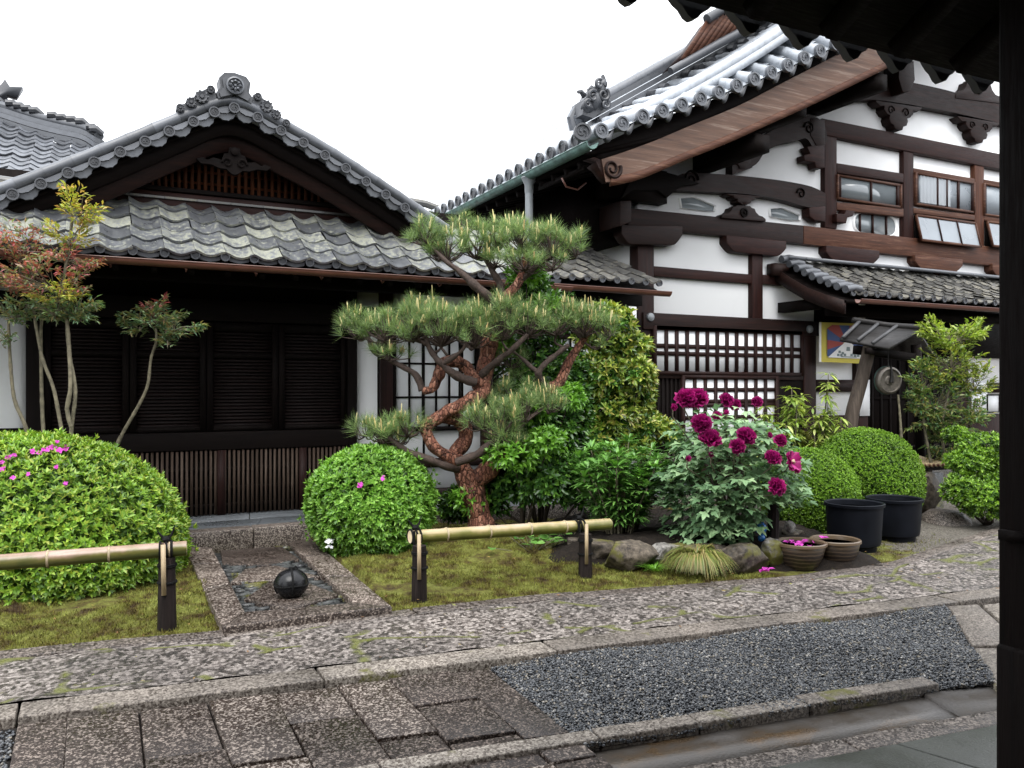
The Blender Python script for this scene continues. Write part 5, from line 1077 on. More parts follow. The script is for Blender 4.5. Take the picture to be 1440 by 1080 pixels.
# stake, ornaments
b = MB(); p = G(1087, 775, .1); b.tube([p + (0, 0, -.1), p + (0, 0, .1), p + (.01, 0, .42)], [.052, .05, .048], 9); thing('wooden_stake', b, MT['char'], 'short square dark stake under the right side of the peony', 'stake', None, 30)
MT['blue'] = plain('blue_glaze', (.02, .12, .34), .25, 0, .35, 30)
for (px, py, r, lb) in ((1070, 742, .05, 'blue ceramic ornament, larger upper one beside the stake'), (1071, 756, .032, 'tiny blue ceramic ball on the soil below the larger one')):
    c = PD(px, py, 7.0); b = MB(); b.lathe([(r * .4, -r), (r * .8, -r * .75), (r, -r * .1), (r * .8, r * .5), (r * .45, r * .8), (r * .5, r), (.001, r * 1.05)], c, k=16); thing('ceramic_ornament', b, MT['blue'], lb, 'ornament', None, 60)
c = PD(1110, 741, 7.3); b = MB(); b.lathe([(.05, .0), (.055, .012), (.035, .02), (.02, .035), (.001, .04)], c, nrm(np.array([-.4, -1, .35])), 20); thing('white_shell', b, MT['rock_pale'], 'chipped white dish with dark marks leaning beside the stake', 'dish', None, 50)
b = MB(); rock('bed_stone', PD(1117, 744, 7.4) + (0, 0, -.06), (.11, .08, .08), 33, 'small tan stone behind the petal bowl near the clipped dome')
# flag on the wall
FY = 9.08
fu = lambda u, v: PY(1155 + 62 * u, 453 + 56 * v + 2.5 * u, FY + .003 * np.sin(u * 5))
fm = MB(); slots = []; mats = [plain('flag_yellow', (.5, .42, .07), .8, 0, .05), plain('flag_blue', (.05, .085, .2), .8, 0, .05), plain('flag_red', (.3, .06, .05), .8, 0, .05), plain('flag_white', (.72, .72, .7), .85, 0, .05), plain('flag_ink', (.16, .2, .2), .85, 0, .3)]
def fgrid(poly, mi, nz=0.0):
    fm.add([fu(u, v) + (0, -nz, 0) for u, v in poly], [list(range(len(poly)))]); slots.append(mi)
for i in range(10):
    u0, u1 = i / 10, (i + 1) / 10; fgrid([(u0, 0), (u1, 0), (u1, 1), (u0, 1)], 0)
for i in range(10): fgrid([(-.05, i / 10), (.0, i / 10), (.0, (i + 1) / 10), (-.05, (i + 1) / 10)], 3)
cxu, cyu = .57, .5; per = lambda an: (cxu + min(.57 - .1, .43) / max(abs(cos(an)), .46 / .42 * 1e-9 + 1e-9) * cos(an) if False else 0, 0)
def edge_pt(an):
    dx, dy = cos(an), sin(an); t = min((( 1.0 - cxu) if dx > 0 else (cxu - .12)) / max(abs(dx), 1e-6), ((.88 - cyu) if dy > 0 else (cyu - .06)) / max(abs(dy), 1e-6)); return (cxu + dx * t, cyu + dy * t)
for k in range(24):
    a0, a1 = k * 2 * pi / 24 + .13, (k + 1) * 2 * pi / 24 + .13; fgrid([(cxu, cyu), edge_pt(a0), edge_pt(a1)], 1 + (k // 2) % 2, .012)
fgrid([(cxu + .09 * cos(t), cyu - .03 + .1 * sin(t)) for t in np.linspace(0, 2 * pi, 14)[:-1]], 0, .018)
fgrid([(.12, .88), (cxu, .42), (1., .86), (1., .88)], 3, .024)
for (u, v, s_) in ((.45, .76, -1), (.7, .76, 1)):
    for dx, dy in ((0, 0), (.07, -.03), (.03, .05), (-.05, .04), (.1, .05)): fgrid([(u + s_ * dx - .025, v + dy - .03), (u + s_ * dx + .025, v + dy - .03), (u + s_ * dx + .03, v + dy + .03), (u + s_ * dx - .03, v + dy + .03)], 4, .03)
fgrid([(cxu - .03, .6), (cxu + .04, .6), (cxu + .05, .7), (cxu - .04, .7)], 4, .03); fgrid([(.4, .84), (.78, .84), (.76, .86), (.42, .86)], 4, .03)
fl_ = thing('flag', fm, mats[0], 'yellow bordered flag with red and blue sunrays above a white mountain', 'flag')
for m_ in mats[1:]: fl_.data.materials.append(m_)
fl_.data.polygons.foreach_set("material_index", np.array(slots, np.int32))
# roofed stand with the hanging gong
bs = root('gong_stand', 'leaning log post under a small dark boarded roof, beside the tall bush', 'stand', PD(1197, 640, 10.) * [1, 1, 0])
b = MB(); P = [PD(1192, 660, 10.), PD(1197, 590, 10.), PD(1210, 540, 10.), PD(1219, 505, 10.), PD(1224, 482, 10.)]; b.tube(smooth_path(P, 16), np.linspace(.085, .075, 16), 14); part('post', b, wood('grey_log', (.03, .022, .018), (.075, .058, .047), (.14, .11, .09), 'v', .6), bs, smooth=60)
A_, B2, C_, D_ = PD(1181, 480, 9.5), PD(1250, 493, 9.7), PD(1291, 467, 10.2), PD(1204, 457, 10.); E_, E2 = PD(1313, 499, 10.8), PD(1222, 489, 10.6)
MT['grey_board'] = wood('grey_roof_board', (.007, .0065, .006), (.017, .0155, .015), (.04, .037, .035), 'h', .5)
b = MB(); b.prism([A_, B2, C_, D_], (0, 0, .035)); b.prism([D_, C_, E_, E2], (0, 0, .03)); rf = part('roof', b, MT['grey_board'], bs)
MT['batten'] = plain('wet_batten', (.035, .035, .037), .45, 0, .3, 12, .3)
for t in (.06, .36, .66): b = MB(); b.tube([lerp(A_, B2, t) + (0, 0, .05), lerp(D_, C_, t) + (0, 0, .055)], .022, 8); part('batten', b, MT['batten'], rf)
b = MB(); b.tube([D_ + (-.05, 0, .06), lerp(D_, C_, .5) + (0, 0, .04), C_ + (.05, 0, .06)], .035, 8); part('ridge_pole', b, MT['grey_board'], rf)
b = MB(); b.bar(lerp(A_, E2, .5) - (0, 0, .06), lerp(B2, E_, .5) - (0, 0, .06), .09, .1); b.bar(lerp(A_, B2, .55) - (0, 0, .05), lerp(E2, E_, .55) - (0, 0, .05), .06, .07); part('cross_beam', b, MT['black_h'], bs)
b = MB(); b.tube([PD(1295, 660, 10.4), PD(1292, 560, 10.4), PD(1288, 485, 10.4)], .06, 10); part('post', b, MT['black_v'], bs)
gc_ = PD(1249, 535, 10.0); gx = nrm(np.array([-.25, -1, -.05])); MT['bronze'] = plain('aged_bronze', (.12, .105, .09), .5, .4, .4, 25)
gg = root('gong', 'round bronze gong hanging under the small boarded roof', 'gong', gc_)
b = MB(); b.lathe([(.15, -.06), (.165, -.04), (.165, .03), (.15, .045), (.14, .05), (.13, .03), (.06, .02), (.05, .03), (.001, .032)], gc_, gx, 32); part('gong_disc', b, MT['bronze'], gg, smooth=35)
b = MB()
for r in (.168, .168): b.tube([gc_ + gx * (-.01 - (.02 if r else 0)) + r * (np.cos(t) * UP + np.sin(t) * np.cross(gx, UP)) for t in np.linspace(0, 2 * pi, 30)], .008, 6)
part('rim_band', b, MT['copper'], gg, smooth=60)
b = MB(); b.tube([gc_ + (0, 0, .15), gc_ + (0, 0, .36)], .008, 6); b.tube([gc_ + gx * .05 + (0, 0, .17), gc_ + gx * .06 + (.01, 0, .05), gc_ + gx * .06 + (0, 0, -.02)], [.014, .018, .026], 8); part('hanging_cord', b, MT['grey_board'], gg, smooth=60)
# framed sheets by the door on the far right
for (pts, mt, lb) in (((1366, 552, 1388, 582), 'paper', 'white notice with a small brown drawing on the wall right of the doorway'), ((1388, 556, 1404, 579), 'paper', 'dark framed white notice beside the pillar edge')):
    p, q = PY(pts[0], pts[3], BY - .06), PY(pts[2], pts[1], BY - .06); z1 = PY(pts[0], pts[1], BY - .06)[2]
    nr_ = root('notice', lb, 'notice', (p[0], BY - .06, p[2])); b = MB(); b.box((p[0], BY - .066, p[2]), (q[0], BY - .06, z1)); part('sheet', b, MT[mt], nr_); b = MB()
    if pts[0] == 1366: b.tube([(p[0] + .12, BY - .068, p[2] + .1), (p[0] + .16, BY - .068, p[2] + .17), (p[0] + .2, BY - .068, p[2] + .12)], .012, 5); b.tube([(p[0] + .1, BY - .068, p[2] + .2), (p[0] + .17, BY - .068, p[2] + .24)], .01, 5); part('drawing', b, MT['gutter'], nr_)
    else:
        for xa, xb, za, zb in ((p[0] - .02, p[0], p[2], z1), (q[0], q[0] + .02, p[2], z1), (p[0] - .02, q[0] + .02, z1, z1 + .02), (p[0] - .02, q[0] + .02, p[2] - .02, p[2])): b.box((xa, BY - .08, za), (xb, BY - .055, zb))
        part('frame', b, MT['black_h'], nr_)
# ------------------------------------------------------------------ leaves
def leaf4(P, D, Nn, L, Wd, fold=.18, droop=.0):
    n = len(P); L = np.broadcast_to(np.asarray(L, float).reshape(-1, 1), (n, 1)); Wd = np.broadcast_to(np.asarray(Wd, float).reshape(-1, 1), (n, 1))
    D = nrm(D); S = nrm(np.cross(D, Nn)); Nn = np.cross(S, D); M_ = P + D * L * .45
    V = np.stack([P, M_ + S * Wd / 2 + Nn * fold * Wd, P + D * L - UP * droop * L, M_ - S * Wd / 2 + Nn * fold * Wd], 1).reshape(-1, 3); i = np.arange(n)[:, None] * 4
    return V, [np.vstack([i + np.array([[0, 1, 2]]), i + np.array([[0, 2, 3]])])]
def leaf8(P, D, Nn, L, Wd, fold=.2, droop=.12):
    n = len(P); L = np.broadcast_to(np.asarray(L, float).reshape(-1, 1), (n, 1)); Wd = np.broadcast_to(np.asarray(Wd, float).reshape(-1, 1), (n, 1))
    D = nrm(D); S = nrm(np.cross(D, Nn)); Nn = np.cross(S, D); c = lambda t: P + D * L * t - UP * droop * L * t * t
    r = lambda t, w_, s_: c(t) + s_ * S * Wd * w_ / 2 + Nn * fold * Wd * w_
    V = np.stack([c(0), r(.3, .85, 1), r(.65, .8, 1), c(1), r(.65, .8, -1), r(.3, .85, -1), c(.33), c(.68)], 1).reshape(-1, 3); i = np.arange(n)[:, None] * 8
    return V, [np.vstack([i + np.array([[0, 1, 6]]), i + np.array([[2, 3, 7]]), i + np.array([[0, 6, 5]]), i + np.array([[3, 4, 7]])]), np.vstack([i + np.array([[1, 2, 7, 6]]), i + np.array([[6, 7, 4, 5]])])]
def rosettes(g, P, Nn, k, L, Wd, spread=(.5, 1.25), fn=leaf4, **kw):
    n = len(P); P = np.repeat(P, k, 0); Nr = nrm(np.repeat(Nn, k, 0) + g.normal(0, .12, (n * k, 3)))
    ref = np.where(np.abs(Nr[:, 2:3]) < .9, [[0, 0, 1.]], [[1., 0, 0]]); u = nrm(np.cross(Nr, ref)); v = np.cross(Nr, u)
    an = np.tile(np.arange(k) * 2 * pi / k, n) + np.repeat(g.uniform(0, 6.28, n), k) + g.normal(0, .25, n * k); th = g.uniform(*spread, n * k)
    rad = np.cos(an)[:, None] * u + np.sin(an)[:, None] * v; D = Nr * np.cos(th)[:, None] + rad * np.sin(th)[:, None]; Nl = Nr * np.sin(th)[:, None] - rad * np.cos(th)[:, None]
    return fn(P, D, Nl, L * g.uniform(.65, 1.2, n * k), Wd * g.uniform(.75, 1.2, n * k), **kw)
def shell(g, n, c, r, seed, amp=.06, fr=1.6, depth=.12, zmin=-.6, power=1.):
    D = nrm(g.normal(size=(int(n * 2.2), 3))); D = D[D[:, 2] > zmin][:n]; k = 1 + amp * wob(D, np.random.default_rng(seed), fr, 6)
    P = np.array(c) + D * np.array(r) * (k * (1 - depth * g.random(len(D)) ** 1.5))[:, None]; Nn = nrm(D / np.array(r)); return P, Nn
GRN = {
 'azalea': leafmat('azalea_leaf', [(.06, .13, .016), (.11, .215, .024), (.17, .31, .033), (.235, .385, .046), (.28, .40, .052), (.3, .33, .05)]),
 'azalea_in': leafmat('azalea_inner_leaf', [(.03, .075, .012), (.05, .12, .018), (.075, .15, .02)]),  # darker green for the inner layer of leaves
 'round': leafmat('round_azalea_leaf', [(.06, .15, .018), (.12, .27, .03), (.19, .38, .05), (.26, .44, .08)]),
 'dome': leafmat('clipped_leaf', [(.05, .11, .012), (.11, .22, .022), (.19, .34, .035), (.27, .43, .055)]),
 'dome_y': leafmat('yellowing_leaf', [(.14, .16, .03), (.24, .24, .05), (.26, .18, .05), (.12, .18, .03)]),
 'camellia': leafmat('glossy_leaf', [(.02, .055, .014), (.038, .10, .02), (.065, .16, .026), (.13, .27, .036)], .25, .2, .5),
 'olive': leafmat('new_olive_leaf', [(.05, .1, .016), (.12, .19, .026), (.2, .28, .04), (.32, .37, .06), (.3, .26, .07)], .3, .25),
 'lime': leafmat('lime_leaf', [(.07, .17, .02), (.12, .28, .03), (.18, .36, .045)], .3, .3),
 'herb': leafmat('herb_peony_leaf', [(.05, .13, .028), (.09, .21, .04), (.13, .29, .055), (.17, .34, .08)], .35, .2),
 'peony': leafmat('tree_peony_leaf', [(.06, .12, .055), (.11, .2, .092), (.175, .285, .14), (.245, .35, .18)], .5, .2, .4, (1.1, 1.3, .7)),
 'nandina_red': leafmat('red_nandina_leaf', [(.3, .05, .07), (.44, .12, .14), (.42, .25, .2), (.25, .28, .14), (.14, .21, .12)]),
 'nandina': leafmat('nandina_leaf', [(.07, .14, .08), (.13, .21, .12), (.18, .26, .15), (.22, .24, .1), (.3, .2, .11)]),
 'nandina_y': leafmat('yellow_nandina_leaf', [(.42, .22, .08), (.48, .4, .1), (.38, .42, .08), (.28, .36, .08)]),
 'tall_n': leafmat('tall_nandina_leaf', [(.04, .1, .04), (.08, .16, .06), (.14, .22, .075), (.2, .24, .07), (.28, .24, .09)]),
 'bamboo': leafmat('dwarf_bamboo_leaf', [(.12, .2, .03), (.22, .32, .05), (.32, .40, .08), (.42, .46, .16)]),
 'needle': leafmat('pine_needle', [(.075, .135, .055), (.145, .225, .085), (.21, .3, .11), (.28, .37, .135)], .45, .25, .3, (1.1, 1.2, .6)),
 'candle': leafmat('pine_candle', [(.46, .39, .17), (.6, .54, .3), (.5, .43, .18), (.4, .28, .13)], .7, .15, .2),
 'grass': leafmat('tuft_grass', [(.1, .17, .03), (.18, .22, .05), (.28, .23, .08), (.36, .29, .13)]),
 'petal': leafmat('purple_petal', [(.12, .004, .05), (.24, .008, .10), (.34, .015, .14), (.42, .03, .2)], .5, .3, .3, (1.3, .6, 1.2)),
 'pink': leafmat('magenta_petal', [(.5, .05, .38), (.62, .09, .5), (.55, .06, .42)], .5, .3, .3, (1.2, .7, 1.2)),
}
MT['twig'] = plain('brown_twig', (.045, .032, .022), .8, 0, .4, 30)
MT['twig_g'] = plain('mossy_stem', (.12, .105, .07), .8, 0, .45, 22, .3, .4)
def at(px, py, t): return PD(px, py, t)
def mm(t): return t / F
def ground_at(px, t): p = PD(px, 900, t); p[2] = 0; return p
def twigs(b, c, top, g, n=14, r0=.012, spread=.3, end=.6):
    for i in range(n):
        e = np.array(c) + (np.array(top) - c) * g.uniform(.5, 1, 3) + g.normal(0, spread, 3) * [1, 1, .3]; m = lerp(np.array(c), e, .5) + g.normal(0, spread * .2, 3); b.tube(smooth_path([c, m, e], 6), np.linspace(r0, r0 * .3, 6), 5)
# --- big azalea on the left, the round one by the path
def azalea(name, label, px, t, ytop, rx, ry, zc, n, seed, mat, matin, L, flowers, k=6, base_y=None, zmin=-.75, amp=.07, rz=None, cap=.93):
    g = np.random.default_rng(seed); c = ground_at(px, t); zt = at(px, ytop, t)[2]; c[2] = zc; r = np.array([rx, ry, zt - zc])
    if rz: r[2] = rz
    Rm = np.array([RT, [AX[0], AX[1], 0], UP])                 # bushes are oval across the line of sight
    def sh(n, depth, am=amp):
        P, Nn = shell(g, n, (0, 0, 0), r, seed, am, 1.7, depth, zmin); return P @ Rm + c, Nn @ Rm
    rt = root(name, label, 'bush', c * [1, 1, 0])
    P, Nn = sh(n, .1); ok = P[:, 2] > .03; P, Nn = P[ok], Nn[ok]
    sg = g.random(len(P)) < .05; P = P + Nn * (sg * g.uniform(.02, .08, len(P)))[:, None]          # stray shoots
    b = MB(); b.add(*rosettes(g, P, nrm(Nn + [0, 0, .35]), k, L, L * .36)); P2, N2 = sh(n // 2, .22); b.add(*rosettes(g, P2[P2[:, 2] > .05], nrm(N2 + [0, 0, .2])[P2[:, 2] > .05], k, L, L * .36)); part('leaves', b, mat, rt)
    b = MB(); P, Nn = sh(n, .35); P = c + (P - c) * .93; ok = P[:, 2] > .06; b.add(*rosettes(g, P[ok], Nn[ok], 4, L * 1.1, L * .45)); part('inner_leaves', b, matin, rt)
    b = MB(); twigs(b, c * [1, 1, 0], c + (0, 0, r[2] * .6), g, 40, .014, min(rx, ry) * .22); part('branches', b, MT['twig'], rt)
    for (fx, fy, s_) in flowers:
        # nearest point of the outer surface to that line of sight
        rr = ray(fx, fy); ts = np.linspace(t - 2 * max(rx, ry), t + .5, 400); Q = (CAMP + rr * ts[:, None] - c) @ Rm.T; ins = ((Q / r) ** 2).sum(1) < 1.0
        tt = ts[np.argmax(ins)] if ins.any() else t; p = CAMP + rr * (tt - .03); nn = nrm(-rr + UP * .7); b = MB()
        b.add(*rosettes(g, p[None], nn[None], 5, s_, s_ * .75, (1.0, 1.3), leaf8, fold=.15, droop=.1)); b.add(*rosettes(g, (p + g.normal(0, s_ * .6, 3))[None], nrm(nn + g.normal(0, .4, 3))[None], 5, s_ * .8, s_ * .6, (.8, 1.2), leaf8, fold=.15)); part('blossom', b, GRN['pink'], rt)
    return rt, c, r
azalea('azalea_bush', 'broad yellow green azalea bush with a few magenta blossoms behind the left bamboo rail', 40, 6.45, 616, 1.16, .95, .28, 8200, 11, GRN['azalea'], GRN['azalea_in'], .05,
       [(75, 630, .035), (84, 634, .035), (92, 632, .03), (66, 633, .03), (20, 640, .028), (12, 643, .028), (46, 634, .025), (55, 637, .025), (2, 650, .03), (3, 660, .025), (79, 657, .022), (18, 672, .022), (40, 667, .02), (92, 680, .02)], amp=.06)
azalea('azalea_bush', 'dense round bright green azalea with two magenta blossoms left of the pine trunk', 522, 7.55, 628, .575, .55, .42, 3600, 12, GRN['round'], GRN['azalea_in'], .05, [(508, 682, .035), (538, 674, .03)], amp=.045, zmin=-.95)
# --- clipped domes on the right
def dome(label, px, t, ytop, rx, zc, n, seed, mat, L=.026):
    g = np.random.default_rng(seed); c = ground_at(px, t); c[2] = zc; zt = at(px, ytop, t)[2]; r = (rx, rx, zt - zc); rt = root('clipped_bush', label, 'bush', c * [1, 1, 0])
    P, Nn = shell(g, n, c, r, seed, .028, 3, .11, -.95); b = MB(); b.add(*rosettes(g, P[P[:, 2] > .02], nrm(Nn + [0, 0, .25])[P[:, 2] > .02], 5, L, L * .5, (.2, 1.1))); part('leaves', b, mat, rt)
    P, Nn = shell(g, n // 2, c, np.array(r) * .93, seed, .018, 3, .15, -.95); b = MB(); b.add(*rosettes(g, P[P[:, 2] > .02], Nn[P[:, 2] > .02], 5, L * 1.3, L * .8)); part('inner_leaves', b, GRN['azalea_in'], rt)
    b = MB(); twigs(b, c * [1, 1, 0], c + (0, 0, r[2] * .5), g, 30, .014, rx * .22); part('branches', b, MT['twig'], rt)
dome('smaller clipped dome bush between the peony and the larger dome', 1138, 8.6, 631, .49, .36, 14000, 21, GRN['dome'], .021)
dome('largest clipped dome bush, behind the two black planters', 1217, 9.3, 602, .60, .42, 19000, 22, GRN['dome'], .021)
dome('little yellowing clipped bush peeping over the smaller dome', 1118, 10.0, 605, .24, .72, 2500, 23, GRN['dome_y'])
# --- cloud-pruned shrub by the pillar
def tiers(name, label, cat, blobs, t, base, mat, matin, n, L, seed, k=5, Wr=.4, stem=True, fn=leaf4, sp=(.4, 1.2), inner=.5, drp=0., rstem=.02, kw=None):
    g = np.random.default_rng(seed); rt = root(name, label, cat, base); b = MB(); b2 = MB(); s_ = MB(); A_ = sum(bl[2] * bl[3] for bl in blobs)
    for i, bl in enumerate(blobs):
        cx, cy, rx, ry = bl[:4]; dt = bl[4] if len(bl) > 4 else 0.; c = at(cx, cy, t + dt); m = mm(t); r = np.array([rx * m, rx * m * .9, ry * m]); ni = int(n * rx * ry / A_)
        P, Nn = shell(g, ni, c, r, seed + i, .12, 2.2, .45, -.8); b.add(*rosettes(g, P, nrm(Nn + [0, 0, .4]), k, L, L * Wr, sp, fn, **(kw or {})))
        P, Nn = shell(g, int(ni * inner), c, r * .85, seed + i, .12, 2.2, .7, -.9)
        if inner: b2.add(*rosettes(g, P, nrm(Nn + [0, 0, .2]), k, L * 1.1, L * Wr * 1.1, sp, fn, **(kw or {})))
        if stem:
            e = c - (0, 0, r[2] * .3); mid = lerp(np.array(base), e, .5) + g.normal(0, .05, 3); s_.tube(smooth_path([base, mid, e], 8), np.linspace(rstem, rstem * .5, 8), 7); twigs(s_, e, c + (0, 0, r[2] * .5), g, 8, rstem * .45, r[0] * .5)
    part('leaves', b, mat, rt)
    if inner: part('inner_leaves', b2, matin, rt)
    if stem: part('branches', s_, MT['twig'], rt)
    return rt
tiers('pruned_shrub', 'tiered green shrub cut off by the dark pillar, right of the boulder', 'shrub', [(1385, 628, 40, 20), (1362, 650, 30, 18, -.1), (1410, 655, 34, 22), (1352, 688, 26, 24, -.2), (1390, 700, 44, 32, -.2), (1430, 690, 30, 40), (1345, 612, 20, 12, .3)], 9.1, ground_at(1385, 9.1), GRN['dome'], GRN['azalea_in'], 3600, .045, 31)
# --- shrubs behind the pine
tiers('camellia_shrub', 'tall glossy dark green shrub filling the space right behind the pine', 'shrub', [(755, 520, 50, 60), (745, 600, 55, 55, -.2), (790, 600, 45, 60), (720, 660, 40, 50, -.2), (770, 670, 55, 45, -.3), (800, 540, 35, 50, .2), (770, 440, 40, 35, .1), (745, 400, 30, 30, .1), (690, 700, 26, 26, -.2), (640, 712, 24, 24, -.1), (820, 680, 30, 40, .1)], 8.2, ground_at(760, 8.2), GRN['camellia'], GRN['camellia'], 3300, .075, 41, 5, .42, fn=leaf8, rstem=.018)
tiers('lime_shrub', 'bright lime green young shoots among the dark shrub behind the pine', 'shrub', [(740, 385, 26, 20, 0), (765, 432, 28, 18, 0), (720, 640, 36, 20, -.5), (745, 575, 30, 20, -.3), (660, 700, 26, 20, -.2), (800, 560, 22, 20, -.1), (700, 480, 22, 16, .0), (770, 620, 26, 20, -.45)], 8.0, ground_at(735, 8.0), GRN['lime'], GRN['lime'], 700, .065, 42, 5, .4, fn=leaf8, rstem=.009, inner=.4)
tiers('olive_shrub', 'shrub with yellow and olive new leaves between the pine and the lattice windows', 'shrub', [(850, 445, 40, 18), (876, 452, 18, 16, -.2), (872, 488, 46, 28), (846, 528, 46, 34, -.1), (898, 528, 26, 26, -.2), (888, 560, 34, 22, .1), (858, 580, 46, 32, -.1), (904, 600, 28, 22), (832, 612, 40, 30, -.2), (885, 625, 36, 22), (930, 608, 26, 18, .2), (830, 475, 24, 22, .1), (815, 560, 20, 30, -.1)], 8.7, ground_at(865, 8.7), GRN['olive'], GRN['camellia'], 2500, .075, 43, 5, .36, fn=leaf8, rstem=.016, inner=.5)
# --- herbaceous clump left of the peony
g = np.random.default_rng(51); hb = root('leafy_clump', 'green clump of narrow lance leaves just left of the flowering peony', 'plant', ground_at(872, 7.5)); b = MB(); s_ = MB(); c = ground_at(872, 7.5) + (0, 0, .12)
for i in range(74):
    a0 = g.uniform(0, 6.28); rr = .34 * g.random() ** .5; foot = c + np.array([cos(a0) * rr * .35, sin(a0) * rr * .35, 0]); tip = c + np.array([cos(a0) * rr * 1.25, sin(a0) * rr * 1.2, g.uniform(.58, .92) - rr * .45])
    P = smooth_path([foot, lerp(foot, tip, .5) + (0, 0, .05), tip], 10); s_.tube(P, np.linspace(.008, .004, 10), 5)
    for j in range(3, 10):
        for q in range(3 if j < 9 else 6):
            an = g.uniform(0, 6.28); el = g.uniform(.0, .7) if j < 9 else g.uniform(.3, 1.2); D = np.array([[cos(an) * cos(el), sin(an) * cos(el), sin(el)]]); 
            pp = P[j] + D[0] * .03; b.add(*leaf8(np.repeat(pp[None], 3, 0), np.vstack([D, nrm(D + np.cross(D, UP) * .8), nrm(D - np.cross(D, UP) * .8)]), np.repeat(UP[None], 3, 0), g.uniform(.09, .14, 3), g.uniform(.022, .032, 3), .15, .3))
part('leaves', b, GRN['herb'], hb); part('stems', s_, MT['twig_g'], hb)
# --- the tree peony
g = np.random.default_rng(61); pe = root('tree_peony', 'tree peony with blue green lobed leaves and large purple red blooms', 'plant', ground_at(1030, 7.3)); b = MB(); s_ = MB(); pc = ground_at(1026, 7.3) + (0, 0, .15)
def lobed():
    """outline of one cut leaflet with three points, as (along, across, fold) fan"""
    return np.array([(0, 0), (.3, .13), (.52, .4), (.72, .46), (.66, .2), (.84, .17), (1.08, 0), (.84, -.17), (.66, -.2), (.72, -.46), (.52, -.4), (.3, -.13)])
LO = lobed()
def lobed_leaf(b, p, D, Nn, L):
    D = nrm(D); S = nrm(np.cross(D, Nn)); Nn = np.cross(S, D); V = p + L * (LO[:, :1] * D + LO[:, 1:] * S) - (UP * .28 * L) * (LO[:, :1] ** 2) + Nn * L * .28 * np.abs(LO[:, 1:]); mid = p + L * .6 * D - UP * .28 * L * .36
    n = len(V); b.add(np.vstack([V, mid]), [np.array([[i, (i + 1) % n, n] for i in range(n)])])
Rp = np.array([.63, .56, .66])
def compound(p, out, L):
    out = nrm(out); sd = nrm(np.cross(out, UP)); 
    for d_, s2, l_ in ((out, 0, 1.), (out * .75 + sd, .0, .85), (out * .75 - sd, .0, .85), (out * .3 + sd * 1.2, -.06, .62), (out * .3 - sd * 1.2, -.06, .62)):
        d2 = nrm(d_ + g.normal(0, .12, 3)); lobed_leaf(b, p + out * s2 + d2 * .03, d2 + UP * g.uniform(-.2, .15), nrm(UP + out * .3 + g.normal(0, .2, 3)), L * l_ * g.uniform(.85, 1.15))
for i in range(470):
    d = nrm(g.normal(size=3)); d[2] = abs(d[2]) * 1.0 - .28; d = nrm(d); k = g.uniform(.62, 1.02); p = pc + (0, 0, .5) + (RT * d[0] * Rp[0] + np.array([AX[0], AX[1], 0]) * d[1] * Rp[1] + UP * d[2] * Rp[2]) * k
    out = RT * d[0] + np.array([AX[0], AX[1], 0]) * d[1]
    if p[2] < .2 and k > .7 and d[1] > 0: continue
    compound(p, out + UP * .1 + g.normal(0, .25, 3), g.uniform(.085, .125))
for i in range(110):                                 # the skirt of lower leaves
    an = g.uniform(2.6, 5.1); k = g.uniform(.35, .98); p = pc + RT * cos(an) * .56 * k + np.array([AX[0], AX[1], 0]) * sin(an) * .46 * k + UP * g.uniform(.06, .36); compound(p, RT * cos(an) + np.array([AX[0], AX[1], 0]) * sin(an) - UP * .1 + g.normal(0, .25, 3), g.uniform(.085, .12))
for i in range(40):
    e = pc + (0, 0, .42) + nrm(g.normal(size=3) * [1, 1, .5] + [0, 0, .6]) * Rp * g.uniform(.5, .9); s_.tube(smooth_path([pc + g.normal(0, .07, 3) * [1, 1, 0], lerp(pc, e, .45) + g.normal(0, .05, 3), e], 8), np.linspace(.012, .005, 8), 6)
part('leaves', b, GRN['peony'], pe); part('stems', s_, MT['twig'], pe)
def bloom(px, py, r, t, open_=False, bud=False, face=None):
    c = at(px, py, t); ax = nrm(np.array([-.35, -.9, .75]) + g.normal(0, .2, 3)) if face is None else nrm(face); b = MB(); u = nrm(np.cross(ax, UP)); v = np.cross(u, ax)
    n = 16 if bud else (46 if not open_ else 12)
    for i in range(n):
        f = (i + .5) / n; th = (.15 + 1.55 * f ** .8) if not bud else .2 + .9 * f
        if open_: th = 1.1 + .5 * f
        an = i * 2.39996 + g.normal(0, .15); rad = cos(an) * u + sin(an) * v; d = ax * cos(th) + rad * sin(th); tang = np.cross(d, ax); tang = nrm(tang) if np.linalg.norm(tang) > .01 else u; nn = np.cross(tang, d)
        L = r * g.uniform(.85, 1.12); wd = r * g.uniform(.75, 1.05) * (.7 if bud else 1); q = np.linspace(0, 1, 5); s2 = np.linspace(-1, 1, 6)
        prof = .25 + .75 * np.sin(np.minimum(q, .98) * pi * .62); Pq = c + (d * L * q[:, None])[:, None, :] + tang * (wd * .5 * prof[:, None] * s2)[..., None] + nn * (r * (.22 * q[:, None] ** 2 + .10 * np.sin(s2 * 9 + i) * q[:, None] ** 2 - .18 * s2 ** 2 * q[:, None]))[..., None] + d * (r * .07 * np.sin(s2 * 11 + i * 2) * (q[:, None] > .9))[..., None]
        b.grid(Pq)
    o = part('bud' if bud else 'bloom', b, GRN['petal'], pe, smooth=180)
    if open_:
        k = MB(); k.blob(c + ax * r * .15, (r * .22,) * 3, 3, .3, 7, 9); part('stamens', k, MT['split'], o)
    st2 = MB(); st2.tube([c - ax * r * .2, c - ax * r * .6 - UP * .05, lerp(c, pc + (0, 0, .3), .5)], .006, 5); part('stalk', st2, MT['twig_g'], o)
